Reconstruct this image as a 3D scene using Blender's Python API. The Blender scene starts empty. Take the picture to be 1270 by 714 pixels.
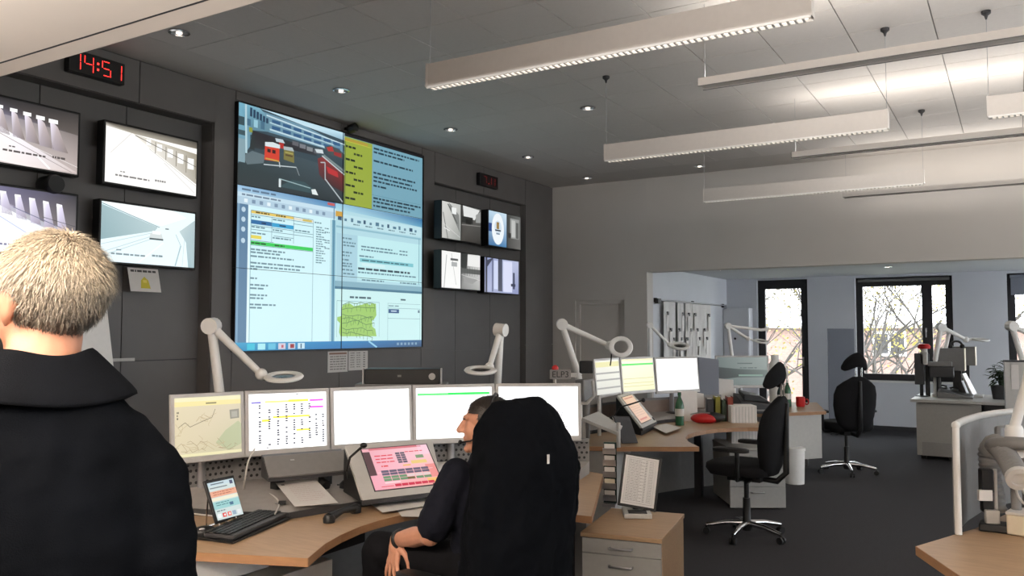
import bpy, math, random
from mathutils import Vector as V, Matrix as Mx

# ---------------------------------------------------------------- camera, sky, exposure
scn = bpy.context.scene
C = scn.collection
PI = math.pi
R = math.radians
cam_data = bpy.data.cameras.new('camera')
cam_data.sensor_width = 36.0
cam_data.lens = 29.42
cam_data.clip_start = 0.05
cam_data.clip_end = 400
cam = bpy.data.objects.new('camera', cam_data)
C.objects.link(cam)
cam.location = (0, 0, 1.6)
cam.rotation_euler = (R(92.95), 0, R(31.1))
scn.camera = cam

wd = bpy.data.worlds.new('overcast_sky')
scn.world = wd
wd.use_nodes = True
bg = wd.node_tree.nodes['Background']
bg.inputs[0].default_value = (0.90, 0.95, 1.0, 1)
bg.inputs[1].default_value = 8.0

vs = scn.view_settings
vs.view_transform = 'Standard'
vs.look = 'None'
vs.gamma = 1
vs.use_curve_mapping = False
vs.exposure = 0.42
scn.cycles.use_denoising = True
scn.cycles.max_bounces = 8
scn.cycles.diffuse_bounces = 5
scn.cycles.caustics_reflective = False
scn.cycles.caustics_refractive = False
scn.cycles.sample_clamp_indirect = 6
UPLIGHT_W = 36.0
LOUVRE_GLOW = 1.7
rnd = random.Random(7)

# ---------------------------------------------------------------- helpers
def lin(c):
    return tuple(((x / 255) / 12.92 if x / 255 <= .04045 else ((x / 255 + .055) / 1.055) ** 2.4) for x in c)

def mat(name, col, rough=.55, metal=0., var=.06, scale=30., bump=0., bscale=None, spec=.4, stretch=None, trans=0.):
    m = bpy.data.materials.new(name)
    m.use_nodes = True
    nt = m.node_tree
    b = nt.nodes['Principled BSDF']
    b.inputs['Roughness'].default_value = rough
    b.inputs['Metallic'].default_value = metal
    b.inputs['Specular IOR Level'].default_value = spec
    if trans:
        b.inputs['Transmission Weight'].default_value = trans
    c = lin(col)
    tc = nt.nodes.new('ShaderNodeTexCoord')
    mp = nt.nodes.new('ShaderNodeMapping')
    nt.links.new(tc.outputs['Object'], mp.inputs['Vector'])
    if stretch:
        mp.inputs['Scale'].default_value = stretch
    nz = nt.nodes.new('ShaderNodeTexNoise')
    nz.inputs['Scale'].default_value = scale
    nz.inputs['Detail'].default_value = 4
    nt.links.new(mp.outputs[0], nz.inputs['Vector'])
    rp = nt.nodes.new('ShaderNodeValToRGB')
    rp.color_ramp.elements[0].position = .3
    rp.color_ramp.elements[1].position = .7
    rp.color_ramp.elements[0].color = (*[x * (1 - var) for x in c], 1)
    rp.color_ramp.elements[1].color = (*[min(1, x * (1 + var)) for x in c], 1)
    nt.links.new(nz.outputs['Fac'], rp.inputs[0])
    nt.links.new(rp.outputs[0], b.inputs['Base Color'])
    if bump:
        n2 = nt.nodes.new('ShaderNodeTexNoise')
        n2.inputs['Scale'].default_value = bscale or scale * 3
        n2.inputs['Detail'].default_value = 3
        nt.links.new(mp.outputs[0], n2.inputs['Vector'])
        bp = nt.nodes.new('ShaderNodeBump')
        bp.inputs['Strength'].default_value = bump
        bp.inputs['Distance'].default_value = .01
        nt.links.new(n2.outputs['Fac'], bp.inputs['Height'])
        nt.links.new(bp.outputs[0], b.inputs['Normal'])
    return m

def glow(name, strength, rough=.35):
    """a lit display: every face carries the colour the display shows"""
    m = bpy.data.materials.new(name)
    m.use_nodes = True
    nt = m.node_tree
    b = nt.nodes['Principled BSDF']
    b.inputs['Base Color'].default_value = (.01, .01, .01, 1)
    b.inputs['Roughness'].default_value = rough
    a = nt.nodes.new('ShaderNodeAttribute')
    a.attribute_name = 'Col'
    nt.links.new(a.outputs['Color'], b.inputs['Emission Color'])
    b.inputs['Emission Strength'].default_value = strength
    return m

def print_mat(name, rough=.6):
    """flat print on paper: the colour comes with each face"""
    m = bpy.data.materials.new(name)
    m.use_nodes = True
    nt = m.node_tree
    b = nt.nodes['Principled BSDF']
    b.inputs['Roughness'].default_value = rough
    a = nt.nodes.new('ShaderNodeAttribute')
    a.attribute_name = 'Col'
    nt.links.new(a.outputs['Color'], b.inputs['Base Color'])
    return m

def glass_mat(name, tint=(1, 1, 1), gloss=.06):
    m = bpy.data.materials.new(name)
    m.use_nodes = True
    nt = m.node_tree
    nt.nodes.clear()
    o = nt.nodes.new('ShaderNodeOutputMaterial')
    mx = nt.nodes.new('ShaderNodeMixShader')
    t = nt.nodes.new('ShaderNodeBsdfTransparent')
    t.inputs[0].default_value = (*tint, 1)
    g = nt.nodes.new('ShaderNodeBsdfGlossy')
    g.inputs['Roughness'].default_value = .02
    fr = nt.nodes.new('ShaderNodeFresnel')
    fr.inputs[0].default_value = 1.25
    nt.links.new(fr.outputs[0], mx.inputs[0])
    nt.links.new(t.outputs[0], mx.inputs[1])
    nt.links.new(g.outputs[0], mx.inputs[2])
    nt.links.new(mx.outputs[0], o.inputs[0])
    return m

class G:
    """collects faces for one mesh"""
    def __init__(s):
        s.v = []; s.f = []; s.c = []
    def add(s, vs, fs, col=None):
        o = len(s.v)
        s.v += [V(p) for p in vs]
        for k, f in enumerate(fs):
            s.f.append([i + o for i in f])
            s.c.append(col)
        return s
    def box(s, c, d, rz=0., M=None, col=None):
        hx, hy, hz = d[0] / 2, d[1] / 2, d[2] / 2
        ps = [V((x, y, z)) for z in (-hz, hz) for x, y in ((-hx, -hy), (hx, -hy), (hx, hy), (-hx, hy))]
        m = Mx.Translation(V(c)) @ (M.to_4x4() if M else Mx.Rotation(rz, 4, 'Z'))
        return s.add([m @ p for p in ps], [(3, 2, 1, 0), (4, 5, 6, 7), (0, 1, 5, 4), (1, 2, 6, 5), (2, 3, 7, 6), (3, 0, 4, 7)], col)
    def span(s, a, b, col=None):
        return s.box([(a[i] + b[i]) / 2 for i in range(3)], [abs(b[i] - a[i]) for i in range(3)], col=col)
    def prism(s, poly, z0, z1, col=None):
        n = len(poly)
        ps = [(p[0], p[1], z0) for p in poly] + [(p[0], p[1], z1) for p in poly]
        fs = [list(range(n))[::-1], list(range(n, 2 * n))] + [(i, (i + 1) % n, n + (i + 1) % n, n + i) for i in range(n)]
        return s.add(ps, fs, col)
    def rings(s, rs, cap=True, col=None):
        n = len(rs[0]); ps = [p for r in rs for p in r]; fs = []
        for k in range(len(rs) - 1):
            for i in range(n):
                j = (i + 1) % n
                fs.append((k * n + i, k * n + j, (k + 1) * n + j, (k + 1) * n + i))
        if cap:
            fs.append(list(range(n))[::-1]); fs.append([(len(rs) - 1) * n + i for i in range(n)])
        return s.add(ps, fs, col)
    def tube(s, pts, r, n=10, col=None):
        pts = [V(p) for p in pts]
        rr = r if isinstance(r, (list, tuple)) else [r] * len(pts)
        d = (pts[1] - pts[0]).normalized()
        u = d.orthogonal().normalized()
        rs = []
        for k, p in enumerate(pts):
            a = pts[max(0, k - 1)]; b = pts[min(len(pts) - 1, k + 1)]
            d = (b - a).normalized()
            u = (u - d * u.dot(d)).normalized()
            w = d.cross(u)
            rs.append([p + (u * math.cos(2 * PI * i / n) + w * math.sin(2 * PI * i / n)) * rr[k] for i in range(n)])
        return s.rings(rs, col=col)
    def lathe(s, prof, c=(0, 0, 0), n=20, M=None, col=None):
        m = Mx.Translation(V(c)) @ (M.to_4x4() if M else Mx.Identity(4))
        return s.rings([[m @ V((r * math.cos(2 * PI * i / n), r * math.sin(2 * PI * i / n), z)) for i in range(n)] for r, z in prof], col=col)
    def ball(s, c, r, M=None, n=14, col=None):
        r = r if isinstance(r, (list, tuple)) else (r, r, r)
        m = Mx.Translation(V(c)) @ (M.to_4x4() if M else Mx.Identity(4))
        rs = []
        for k in range(n + 1):
            t = PI * (k if 0 < k < n else (.02 if k == 0 else n - .02)) / n
            rs.append([m @ V((r[0] * math.sin(t) * math.cos(2 * PI * i / n), r[1] * math.sin(t) * math.sin(2 * PI * i / n), -r[2] * math.cos(t))) for i in range(n)])
        return s.rings(rs, col=col)
    def limb(s, pts, rr, n=12):
        s.tube(pts, rr, n)
        for p, r in zip(pts, rr):
            s.ball(p, r * 1.0, n=10)
        return s
    def torus(s, c, R0, r, M=None, n=28, k=8, flat=1.0):
        m = Mx.Translation(V(c)) @ (M.to_4x4() if M else Mx.Identity(4))
        ps, fs = [], []
        for i in range(n):
            a = 2 * PI * i / n
            for j in range(k):
                b = 2 * PI * j / k
                q = R0 + r * math.cos(b)
                ps.append(m @ V((q * math.cos(a), q * math.sin(a), r * flat * math.sin(b))))
        for i in range(n):
            for j in range(k):
                fs.append((i * k + j, ((i + 1) % n) * k + j, ((i + 1) % n) * k + (j + 1) % k, i * k + (j + 1) % k))
        return s.add(ps, fs)
    def slab(s, quad, t, col=None):
        """a four-cornered plate of thickness t, its front at quad (counter-clockwise from the front)"""
        q = [V(p) for p in quad]
        nrm = (q[1] - q[0]).cross(q[3] - q[0]).normalized()
        b = [p - nrm * t for p in q]
        return s.add(q + b, [(0, 1, 2, 3), (7, 6, 5, 4), (4, 5, 1, 0), (5, 6, 2, 1), (6, 7, 3, 2), (7, 4, 0, 3)], col)

WM = {}
def wm(o):
    return WM.get(o.name, Mx.Identity(4))

def obj(name, g, m=None, parent=None, bevel=0., seg=2, smooth=False, ang=40, world=True, mods=()):
    """one mesh object; world=True means the points are world points, else points in the parent's frame"""
    me = bpy.data.meshes.new(name)
    P = wm(parent) if parent else Mx.Identity(4)
    base = Mx.Identity(4)
    if parent is None:
        xs = [p for p in g.v]
        mn = V([min(p[i] for p in xs) for i in range(3)]); mxx = V([max(p[i] for p in xs) for i in range(3)])
        base = Mx.Translation(V(((mn.x + mxx.x) / 2, (mn.y + mxx.y) / 2, mn.z)))
        inv = base.inverted()
    else:
        inv = P.inverted() if world else Mx.Identity(4)
    me.from_pydata([inv @ p for p in g.v], [], g.f)
    if any(c is not None for c in g.c):
        at = me.color_attributes.new('Col', 'FLOAT_COLOR', 'CORNER')
        i = 0
        buf = []
        for f, c in zip(g.f, g.c):
            if c is None: c = (0, 0, 0)
            for k in range(len(f)):
                q = c[k % len(c)] if isinstance(c[0], (tuple, list)) else c
                buf += [q[0], q[1], q[2], 1.0]
        at.data.foreach_set('color', buf)
    me.update()
    o = bpy.data.objects.new(name, me)
    C.objects.link(o)
    if m: me.materials.append(m)
    if parent:
        o.parent = parent
        WM[o.name] = P if world is True or True else P
    else:
        o.location = base.to_translation()
        WM[o.name] = base
    if smooth:
        me.polygons.foreach_set('use_smooth', [True] * len(me.polygons))
        me.set_sharp_from_angle(angle=R(ang))
    if bevel:
        b = o.modifiers.new('bevel', 'BEVEL')
        b.width = bevel; b.segments = seg; b.limit_method = 'ANGLE'; b.angle_limit = R(35)
        me.polygons.foreach_set('use_smooth', [True] * len(me.polygons))
        me.set_sharp_from_angle(angle=R(60))
    for f in mods: f(o)
    return o

def thing(name, label, cat, loc=(0, 0, 0), rz=0., group=None):
    o = bpy.data.objects.new(name, None)
    o.empty_display_size = .1
    C.objects.link(o)
    o.location = loc; o.rotation_euler = (0, 0, rz)
    o['label'] = label; o['category'] = cat
    if group: o['group'] = group
    WM[o.name] = Mx.Translation(V(loc)) @ Mx.Rotation(rz, 4, 'Z')
    return o

def tag(o, label, cat, group=None):
    o['label'] = label; o['category'] = cat
    if group: o['group'] = group
    return o

def struct(o):
    o['kind'] = 'structure'
    return o

def copy_tree(o, parent=None, loc=None, rz=None):
    c = o.copy()
    C.objects.link(c)
    if parent: c.parent = parent
    if loc is not None:
        c.location = loc; c.rotation_euler = (0, 0, rz)
        WM[c.name] = Mx.Translation(V(loc)) @ Mx.Rotation(rz, 4, 'Z')
    for ch in list(o.children):
        copy_tree(ch, c)
    return c

def sub(levels=1):
    def f(o):
        s = o.modifiers.new('sub', 'SUBSURF'); s.levels = levels; s.render_levels = levels
        o.data.polygons.foreach_set('use_smooth', [True] * len(o.data.polygons))
    return f

def remesh(vox, it=4, fac=.5):
    def f(o):
        r = o.modifiers.new('skin', 'REMESH'); r.mode = 'VOXEL'; r.voxel_size = vox; r.use_smooth_shade = True
        s = o.modifiers.new('smooth', 'SMOOTH'); s.iterations = it; s.factor = fac
    return f

def wrinkle(strength, size, name='folds'):
    def f(o):
        t = bpy.data.textures.new(name, 'CLOUDS'); t.noise_scale = size; t.noise_depth = 2
        d = o.modifiers.new('folds', 'DISPLACE'); d.texture = t; d.strength = strength; d.mid_level = .5
        d.texture_coords = 'LOCAL'
    return f

class Art:
    """flat print or a display picture laid on a plane; u runs right, v runs down, both 0..1"""
    def __init__(s, origin, U, W, lift=.0006):
        s.g = G(); s.o = V(origin); s.U = V(U); s.W = V(W)
        s.n = s.U.cross(-s.W).normalized(); s.l = lift
    def p(s, u, v, layer=0):
        return s.o + s.U * u + s.W * v + s.n * (s.l * (layer + 1))
    def poly(s, pts, col, layer=0):
        ps = [s.p(u, v, layer) for u, v in pts]
        a = sum(pts[i][0] * pts[(i + 1) % len(pts)][1] - pts[(i + 1) % len(pts)][0] * pts[i][1] for i in range(len(pts)))
        idx = list(range(len(ps)))
        cc = [lin(c) for c in col] if isinstance(col[0], (tuple, list)) else lin(col)
        if a > 0:
            idx = idx[::-1]
            if isinstance(col[0], (tuple, list)): cc = cc[::-1]
        s.g.add(ps, [idx], cc)
        return s
    def rect(s, u0, v0, u1, v1, col, layer=0):
        return s.poly([(u0, v0), (u1, v0), (u1, v1), (u0, v1)], col, layer)
    def line(s, a, b, w, col, layer=1, asp=1.):
        dx, dy = b[0] - a[0], (b[1] - a[1]) / asp
        L = math.hypot(dx, dy) or 1
        nx, ny = -dy / L * w / 2, dx / L * w / 2 * asp
        return s.poly([(a[0] + nx, a[1] + ny), (b[0] + nx, b[1] + ny), (b[0] - nx, b[1] - ny), (a[0] - nx, a[1] - ny)], col, layer)
    def text(s, u0, u1, v, h, col, layer=2, word=.03):
        u = u0
        while u < u1 - .004:
            w = min(word * rnd.uniform(.4, 1.5), u1 - u)
            s.rect(u, v - h / 2, u + w, v + h / 2, col, layer)
            u += w + word * .22
        return s

# ---------------------------------------------------------------- materials
M = {}
M['wall_grey'] = mat('grey_wall_laminate', (103, 100, 98), .6, var=.05, scale=3, bump=.04, bscale=60)
M['niche_grey'] = mat('grey_niche_laminate', (100, 98, 97), .55, var=.05, scale=3, bump=.03, bscale=60)
M['white_wall'] = mat('white_wall_paint', (196, 192, 187), .85, var=.02, scale=2, bump=.05, bscale=180)
M['far_wall'] = mat('cool_white_wall_paint', (205, 207, 212), .85, var=.02, scale=2, bump=.05, bscale=180)
M['tile'] = mat('ceiling_tile_white', (205, 200, 195), .9, var=.02, scale=40, bump=.12, bscale=900)
M['ceil_plain'] = mat('ceiling_plaster', (198, 193, 188), .9, var=.02, scale=4, bump=.03, bscale=150)
M['joint'] = mat('ceiling_joint_grey', (150, 147, 143), .9)
M['beam'] = mat('beam_plaster', (236, 224, 212), .85, var=.015, scale=4, bump=.03, bscale=200)
M['carpet'] = mat('dark_carpet', (62, 61, 63), .95, var=.35, scale=240, bump=.5, bscale=500, spec=.1)
M['frame'] = mat('charcoal_window_frame', (38, 39, 43), .45, var=.05)
M['black'] = mat('black_plastic', (19, 19, 20), .45, var=.1, scale=60)
M['dark'] = mat('dark_grey_plastic', (52, 52, 54), .5, var=.06)
M['mid'] = mat('mid_grey_plastic', (112, 111, 110), .5, var=.05)
M['console'] = mat('console_grey_laminate', (152, 147, 143), .5, var=.05, scale=20)
M['brown'] = mat('brown_grey_board', (128, 112, 102), .6, var=.05)
M['bezel'] = mat('silver_grey_bezel', (182, 180, 178), .4, var=.03)
M['lightgrey'] = mat('light_grey_plastic', (186, 184, 180), .45, var=.03)
M['white'] = mat('white_enamel', (226, 225, 222), .35, var=.02)
M['lampgrey'] = mat('pale_grey_lamp_enamel', (226, 225, 222), .4, var=.02)
M['lum'] = mat('luminaire_grey', (198, 192, 186), .5, var=.02)
M['alu'] = mat('brushed_aluminium', (170, 170, 172), .35, metal=.8, var=.05)
M['chrome'] = mat('polished_chrome', (205, 206, 208), .15, metal=1., var=.02)
M['wood'] = mat('beech_laminate', (164, 135, 105), .42, var=.10, scale=9, bump=.02, stretch=(1, 7, 7))
M['woodedge'] = mat('beech_edge', (150, 112, 80), .45, var=.1, scale=12, stretch=(1, 1, 5))
M['pedgrey'] = mat('pedestal_grey', (150, 149, 146), .5, var=.03)
M['body'] = mat('desk_body_grey', (168, 167, 163), .55, var=.03)
M['fabric'] = mat('black_chair_fabric', (24, 24, 26), .9, var=.25, scale=180, bump=.3, bscale=700, spec=.15)
M['navy'] = mat('dark_navy_jacket_cloth', (5, 7, 11), .9, var=.18, scale=14, bump=.25, bscale=420, spec=.05)
M['navy2'] = mat('black_navy_fleece', (8, 10, 14), .92, var=.2, scale=30, bump=.3, bscale=600, spec=.06)
M['shirt'] = mat('navy_polo_cloth', (15, 17, 26), .9, var=.15, scale=40, bump=.25, bscale=800, spec=.15)
M['trouser'] = mat('black_trouser_cloth', (12, 12, 15), .92, var=.15, scale=30, bump=.2, bscale=600, spec=.12)
M['skin'] = mat('skin', (190, 136, 110), .5, var=.08, scale=25, bump=.05, bscale=300)
M['paper'] = mat('white_paper', (214, 210, 206), .8, var=.02)
M['print'] = print_mat('printed_sheet')
M['red'] = mat('red_plastic', (176, 30, 30), .4, var=.05)
M['green'] = mat('green_bottle_plastic', (28, 78, 50), .25, var=.1)
M['leaf'] = mat('dark_green_leaf', (46, 62, 40), .5, var=.3, scale=20)
M['cable_w'] = mat('white_cable', (205, 203, 198), .5)
M['panel'] = mat('blue_grey_partition_cloth', (118, 122, 132), .85, var=.05, scale=200, bump=.15, bscale=600)
M['beige'] = mat('beige_case', (214, 203, 180), .5, var=.03)
M['glass'] = glass_mat('window_glass')
M['smoke'] = mat('dark_green_glass', (42, 56, 52), .12, var=.15, scale=6)
M['scr'] = glow('display_picture', .77)
M['scr_tv'] = glow('camera_screen_picture', .85)
M['scr_hi'] = glow('bright_display_picture', 1.15)
M['led'] = glow('red_led_segments', 3.0)
M['louvre'] = glow('luminaire_louvre', LOUVRE_GLOW)
M['bulb'] = glow('downlight_bulb', 1.6)
M['tubeglow'] = glow('luminaire_tube', 6.0)
M['hair'] = print_mat('hair_strands', .45)

# ---------------------------------------------------------------- the room
CZ = 3.755            # main ceiling
RX0, RX1 = -5.94, 4.2  # left panel wall, right wall
YB, YF = 11.03, 14.8   # cross wall, window wall
YN = -2.6              # wall behind

g = G(); g.span((-6.4, YN, -.12), (RX1, YF + .3, 0))
struct(obj('floor', g, M['carpet']))

g = G(); g.span((-6.4, 1.56, CZ + .012), (RX1, YB + .25, CZ + .15))
ceiling = struct(obj('ceiling', g, M['joint']))
DX, DY = .551, .566
X0, Y0 = -5.405, 1.856
tile_me = None
for i in range(11):
    for j in range(15):
        x, y = X0 + i * DX, Y0 + j * DY
        if tile_me is None:
            g = G(); g.span((x + .004, y + .004, CZ), (x + DX - .004, y + DY - .004, CZ + .0115))
            t = obj('ceiling_tile', g, M['tile'], ceiling)
            tile_me = t
        else:
            c = tile_me.copy(); C.objects.link(c); c.parent = ceiling
            c.location = (i * DX, j * DY, 0)
# plain plaster strips around the tiled field
g = G(); g.span((RX0, 1.56, CZ), (X0 + .002, YB, CZ + .0115)); obj('ceiling_strip', g, M['ceil_plain'], ceiling)
g = G(); g.span((X0 + .004, Y0 + 15 * DY, CZ), (RX1, YB, CZ + .0115)); obj('ceiling_strip', g, M['ceil_plain'], ceiling)
g = G(); g.span((X0 + 11 * DX, 1.56, CZ), (RX1, Y0 + 15 * DY - .004, CZ + .0115)); obj('ceiling_strip', g, M['ceil_plain'], ceiling)

# low soffit over the camera end, its far edge a beam
g = G(); g.span((-6.1, YN, 2.5), (RX1, 1.48, 2.7)); struct(obj('trim_1', g, M['beam']))
g = G(); g.span((-6.1, 1.488, 2.5), (RX1, 1.565, 3.9)); struct(obj('trim_2', g, M['beam']))
g = G(); g.span((-6.1, 1.48, 2.4996), (RX1, 1.488, 2.6)); struct(obj('trim_4', g, M['dark']))

# left panel wall: solid core, then laminate panels with open joints
g = G(); g.span((-6.4, YN, 0), (-6.12, YB + .2, 3.9))
wall_l = struct(obj('wall_left', g, M['dark']))
J = .004
def lpan(y0, y1, z0, z1, x1=RX0, th=.02, m='wall_grey'):
    g = G(); g.span((x1 - th, y0 + J, z0 + J), (x1, y1 - J, z1 - J))
    obj('wall_panel', g, M[m], wall_l)
def lblock(y0, y1, z0, z1, m='wall_grey'):
    g = G(); g.span((-6.12, y0, z0), (RX0 - .021, y1, z1)); obj('wall_core', g, M[m], wall_l)
# niche back panels
for y0, y1 in ((1.9, 2.72), (2.72, 3.40), (3.40, 4.10), (4.10, 4.83)):
    lpan(y0, y1, .0, 1.36, -6.10, .02, 'niche_grey'); lpan(y0, y1, 1.36, 3.41, -6.10, .02, 'niche_grey')
for y0, y1 in ((8.05, 8.62), (8.62, 9.42), (9.42, 10.22)):
    lpan(y0, y1, .0, 1.36, -6.03, .02, 'niche_grey'); lpan(y0, y1, 1.36, 3.385, -6.03, .02, 'niche_grey')
lblock(1.6, 4.83, 3.41, CZ); lblock(8.05, 10.22, 3.385, CZ); lblock(4.83, 8.05, 0, CZ); lblock(10.22, YB, 0, CZ); lblock(YN, 1.9, 0, CZ)
g = G(); g.span((-6.12, 8.05, 0), (-6.051, 10.22, 3.385)); obj('wall_core', g, M['niche_grey'], wall_l)
for y0, y1 in ((1.6, 2.75), (2.75, 4.10), (4.10, 4.845)): lpan(y0, y1, 3.41, CZ)
for y0, y1 in ((4.83, 5.06), (5.06, 6.43), (6.43, 7.80), (7.80, 8.05)): lpan(y0, y1, .0, 1.405)
lpan(4.83, 5.06, 1.405, CZ); lpan(7.80, 8.05, 1.405, CZ)
lpan(5.06, 6.43, 3.67, CZ); lpan(6.43, 7.80, 3.67, CZ); lpan(5.06, 6.43, 1.405, 3.67); lpan(6.43, 7.80, 1.405, 3.67)
for y0, y1 in ((8.05, 9.13), (9.13, 10.22)): lpan(y0, y1, 3.385, CZ)
for y in (4.0, 4.86):
    g = G(); g.span((-6.10 if y < 4.5 else RX0, y, 1.36), ((-6.094 if y < 4.5 else RX0 + .006), y + (.22 if y < 4.5 else .05), 1.385)); obj('label_plate', g, M['lightgrey'], wall_l)
lpan(10.22, YB, 0, 1.405); lpan(10.22, YB, 1.405, CZ); lpan(YN, 1.9, 0, CZ)

# white cross wall with a shallow door recess, the wide opening and its bulkhead
g = G()
g.span((-6.12, YB, 0), (-5.57, YB + .22, CZ + .1)); g.span((-4.79, YB, 0), (-4.44, YB + .22, CZ + .1))
g.span((-5.57, YB, 2.05), (-4.79, YB + .22, CZ + .1))
struct(obj('wall_back', g, M['white_wall']))
g = G(); g.span((-5.57, YB + .07, 0), (-4.79, YB + .12, 2.05)); d1 = struct(obj('door_1', g, M['white_wall']))
g = G(); g.span((-5.57, YB + .03, 0), (-5.51, YB + .07, 2.05)); g.span((-4.85, YB + .03, 0), (-4.79, YB + .07, 2.05)); g.span((-5.51, YB + .03, 1.99), (-4.85, YB + .07, 2.05))
obj('door_frame', g, M['white_wall'], d1)
g = G(); g.span((-4.44, YB, 2.43), (RX1, YB + .22, CZ + .1)); struct(obj('trim_3', g, M['white_wall']))
g = G(); g.span((-4.46, YB + .22, 2.52), (RX1, YF + .3, 2.7)); struct(obj('ceiling_rear', g, M['far_wall']))
g = G(); g.span((-4.6, YB + .221, 0), (-4.44, YF, 2.6)); struct(obj('wall_rear_left', g, M['far_wall']))
FILL_WIN = [(1.6, 4.4, .9, 2.3), (5.6, 8.4, .9, 2.3), (11.4, 14.7, .1, 2.48)]  # added windows, out of view, that let in daylight to fill the room
g = G(); ys = YN
for y0, y1, z0, z1 in FILL_WIN:
    g.span((RX1, ys, 0), (RX1 + .15, y0, CZ + .1)); g.span((RX1, y0, 0), (RX1 + .15, y1, z0)); g.span((RX1, y0, z1), (RX1 + .15, y1, CZ + .1)); ys = y1
g.span((RX1, ys, 0), (RX1 + .15, YF + .3, CZ + .1))
struct(obj('wall_right', g, M['white_wall']))
g = G(); g.span((-6.4, YN - .15, 0), (RX1, YN, CZ)); struct(obj('wall_near', g, M['white_wall']))

# window wall
WIN = [(-3.91, -3.05, 0., 2.49), (-2.29, -.86, .80, 2.48), (-.12, 1.31, .80, 2.48), (2.1, 3.5, .80, 2.48)]
g = G()
xs = -4.6
for x0, x1, z0, z1 in WIN:
    g.span((xs, YF, 0), (x0, YF + .3, 2.6))
    if z0 > 0: g.span((x0, YF, 0), (x1, YF + .3, z0))
    g.span((x0, YF, z1), (x1, YF + .3, 2.6)); xs = x1
g.span((xs, YF, 0), (RX1, YF + .3, 2.6))
struct(obj('wall_far', g, M['far_wall']))
g = G(); g.span((-3.05, YF - .012, 0), (RX1, YF, .07)); struct(obj('baseboard_far', g, M['dark']))

for n, (y0, y1, z0, z1) in enumerate(FILL_WIN, 4):  # frames and panes of the added, unseen right-wall windows
    g = G(); X = RX1 + .05
    ym = (y0 + y1) / 2
    g.span((X, y0, z0), (X + .07, y1, z0 + .07)); g.span((X, y0, z1 - .07), (X + .07, y1, z1))
    for y in (y0, ym - .035, y1 - .07): g.span((X, y, z0 + .07), (X + .07, y + .07, z1 - .07))
    w = struct(obj('window_%d' % n, g, M['frame']))
    for a, b in ((y0 + .07, ym - .035), (ym + .035, y1 - .07)):
        g = G(); g.span((X + .03, a, z0 + .07), (X + .036, b, z1 - .07)); obj('pane', g, M['glass'], w)

def win_frame(parent, x0, x1, z0, z1, y, w=.075, d=.07, name='window_frame'):
    g = G()
    g.span((x0, y, z0), (x0 + w, y + d, z1)); g.span((x1 - w, y, z0), (x1, y + d, z1))
    g.span((x0 + w, y, z0), (x1 - w, y + d, z0 + w)); g.span((x0 + w, y, z1 - w), (x1 - w, y + d, z1))
    o = obj(name, g, M['frame'], parent)
    g = G(); g.span((x0 + w, y + d * .45, z0 + w), (x1 - w, y + d * .55, z1 - w))
    obj('pane', g, M['glass'], o)
    return o
YW = YF + .10
x0, x1, z0, z1 = WIN[0]
g = G(); g.span((x0, YW, z1 - .08), (x1, YW + .08, z1)); g.span((x0, YW, 0), (x0 + .05, YW + .08, z1 - .08)); g.span((x1 - .05, YW, 0), (x1, YW + .08, z1 - .08))
dr = struct(obj('door_2', g, M['frame']))
win_frame(dr, x0 + .05, x1 - .05, .02, z1 - .08, YW - .01, .075, .07, 'door_leaf')
g = G(); g.tube([(-3.155, YW - .012, 1.12), (-3.155, YW - .05, 1.12), (-3.25, YW - .055, 1.12)], .009); g.box((-3.155, YW - .014, 1.08), (.03, .008, .16))
obj('door_handle', g, M['alu'], dr, smooth=True)
for n, (x0, x1, z0, z1) in enumerate(WIN[1:], 1):
    g = G(); g.span((x0, YW, z1 - .07), (x1, YW + .08, z1)); g.span((x0, YW, z0), (x1, YW + .08, z0 + .03))
    g.span((x0, YW, z0 + .03), (x0 + .03, YW + .08, z1 - .07)); g.span((x1 - .03, YW, z0 + .03), (x1, YW + .08, z1 - .07))
    w = struct(obj('window_%d' % n, g, M['frame']))
    xm = x0 + 1.06
    win_frame(w, x0 + .03, xm, z0 + .03, z1 - .07, YW - .01)
    win_frame(w, xm, x1 - .03, z0 + .03, z1 - .07, YW - .01)
    g = G(); g.box((xm - .02, YW - .016, 1.62), (.025, .012, .06)); g.tube([(xm - .02, YW - .02, 1.62), (xm - .02, YW - .045, 1.62), (xm - .02, YW - .045, 1.50)], .008)
    obj('window_handle', g, M['alu'], w, smooth=True)
    g = G(); g.span((x0 - .02, YF - .03, z0 - .03), (x1 + .02, YW, z0)); obj('window_sill', g, M['white'], w)
    bz = .05 if n == 1 else .33
    g = G(); g.tube([(x0 + .04, YW - .045, z1 - .045), (x1 - .04, YW - .045, z1 - .045)], .028, 12)
    if n != 1: g.span((x0 + .05, YW - .052, z1 - bz), (xm - .01, YW - .046, z1 - .045))
    obj('roller_blind', g, M['mid'] if n == 1 else M['panel'], w, smooth=True)

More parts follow.
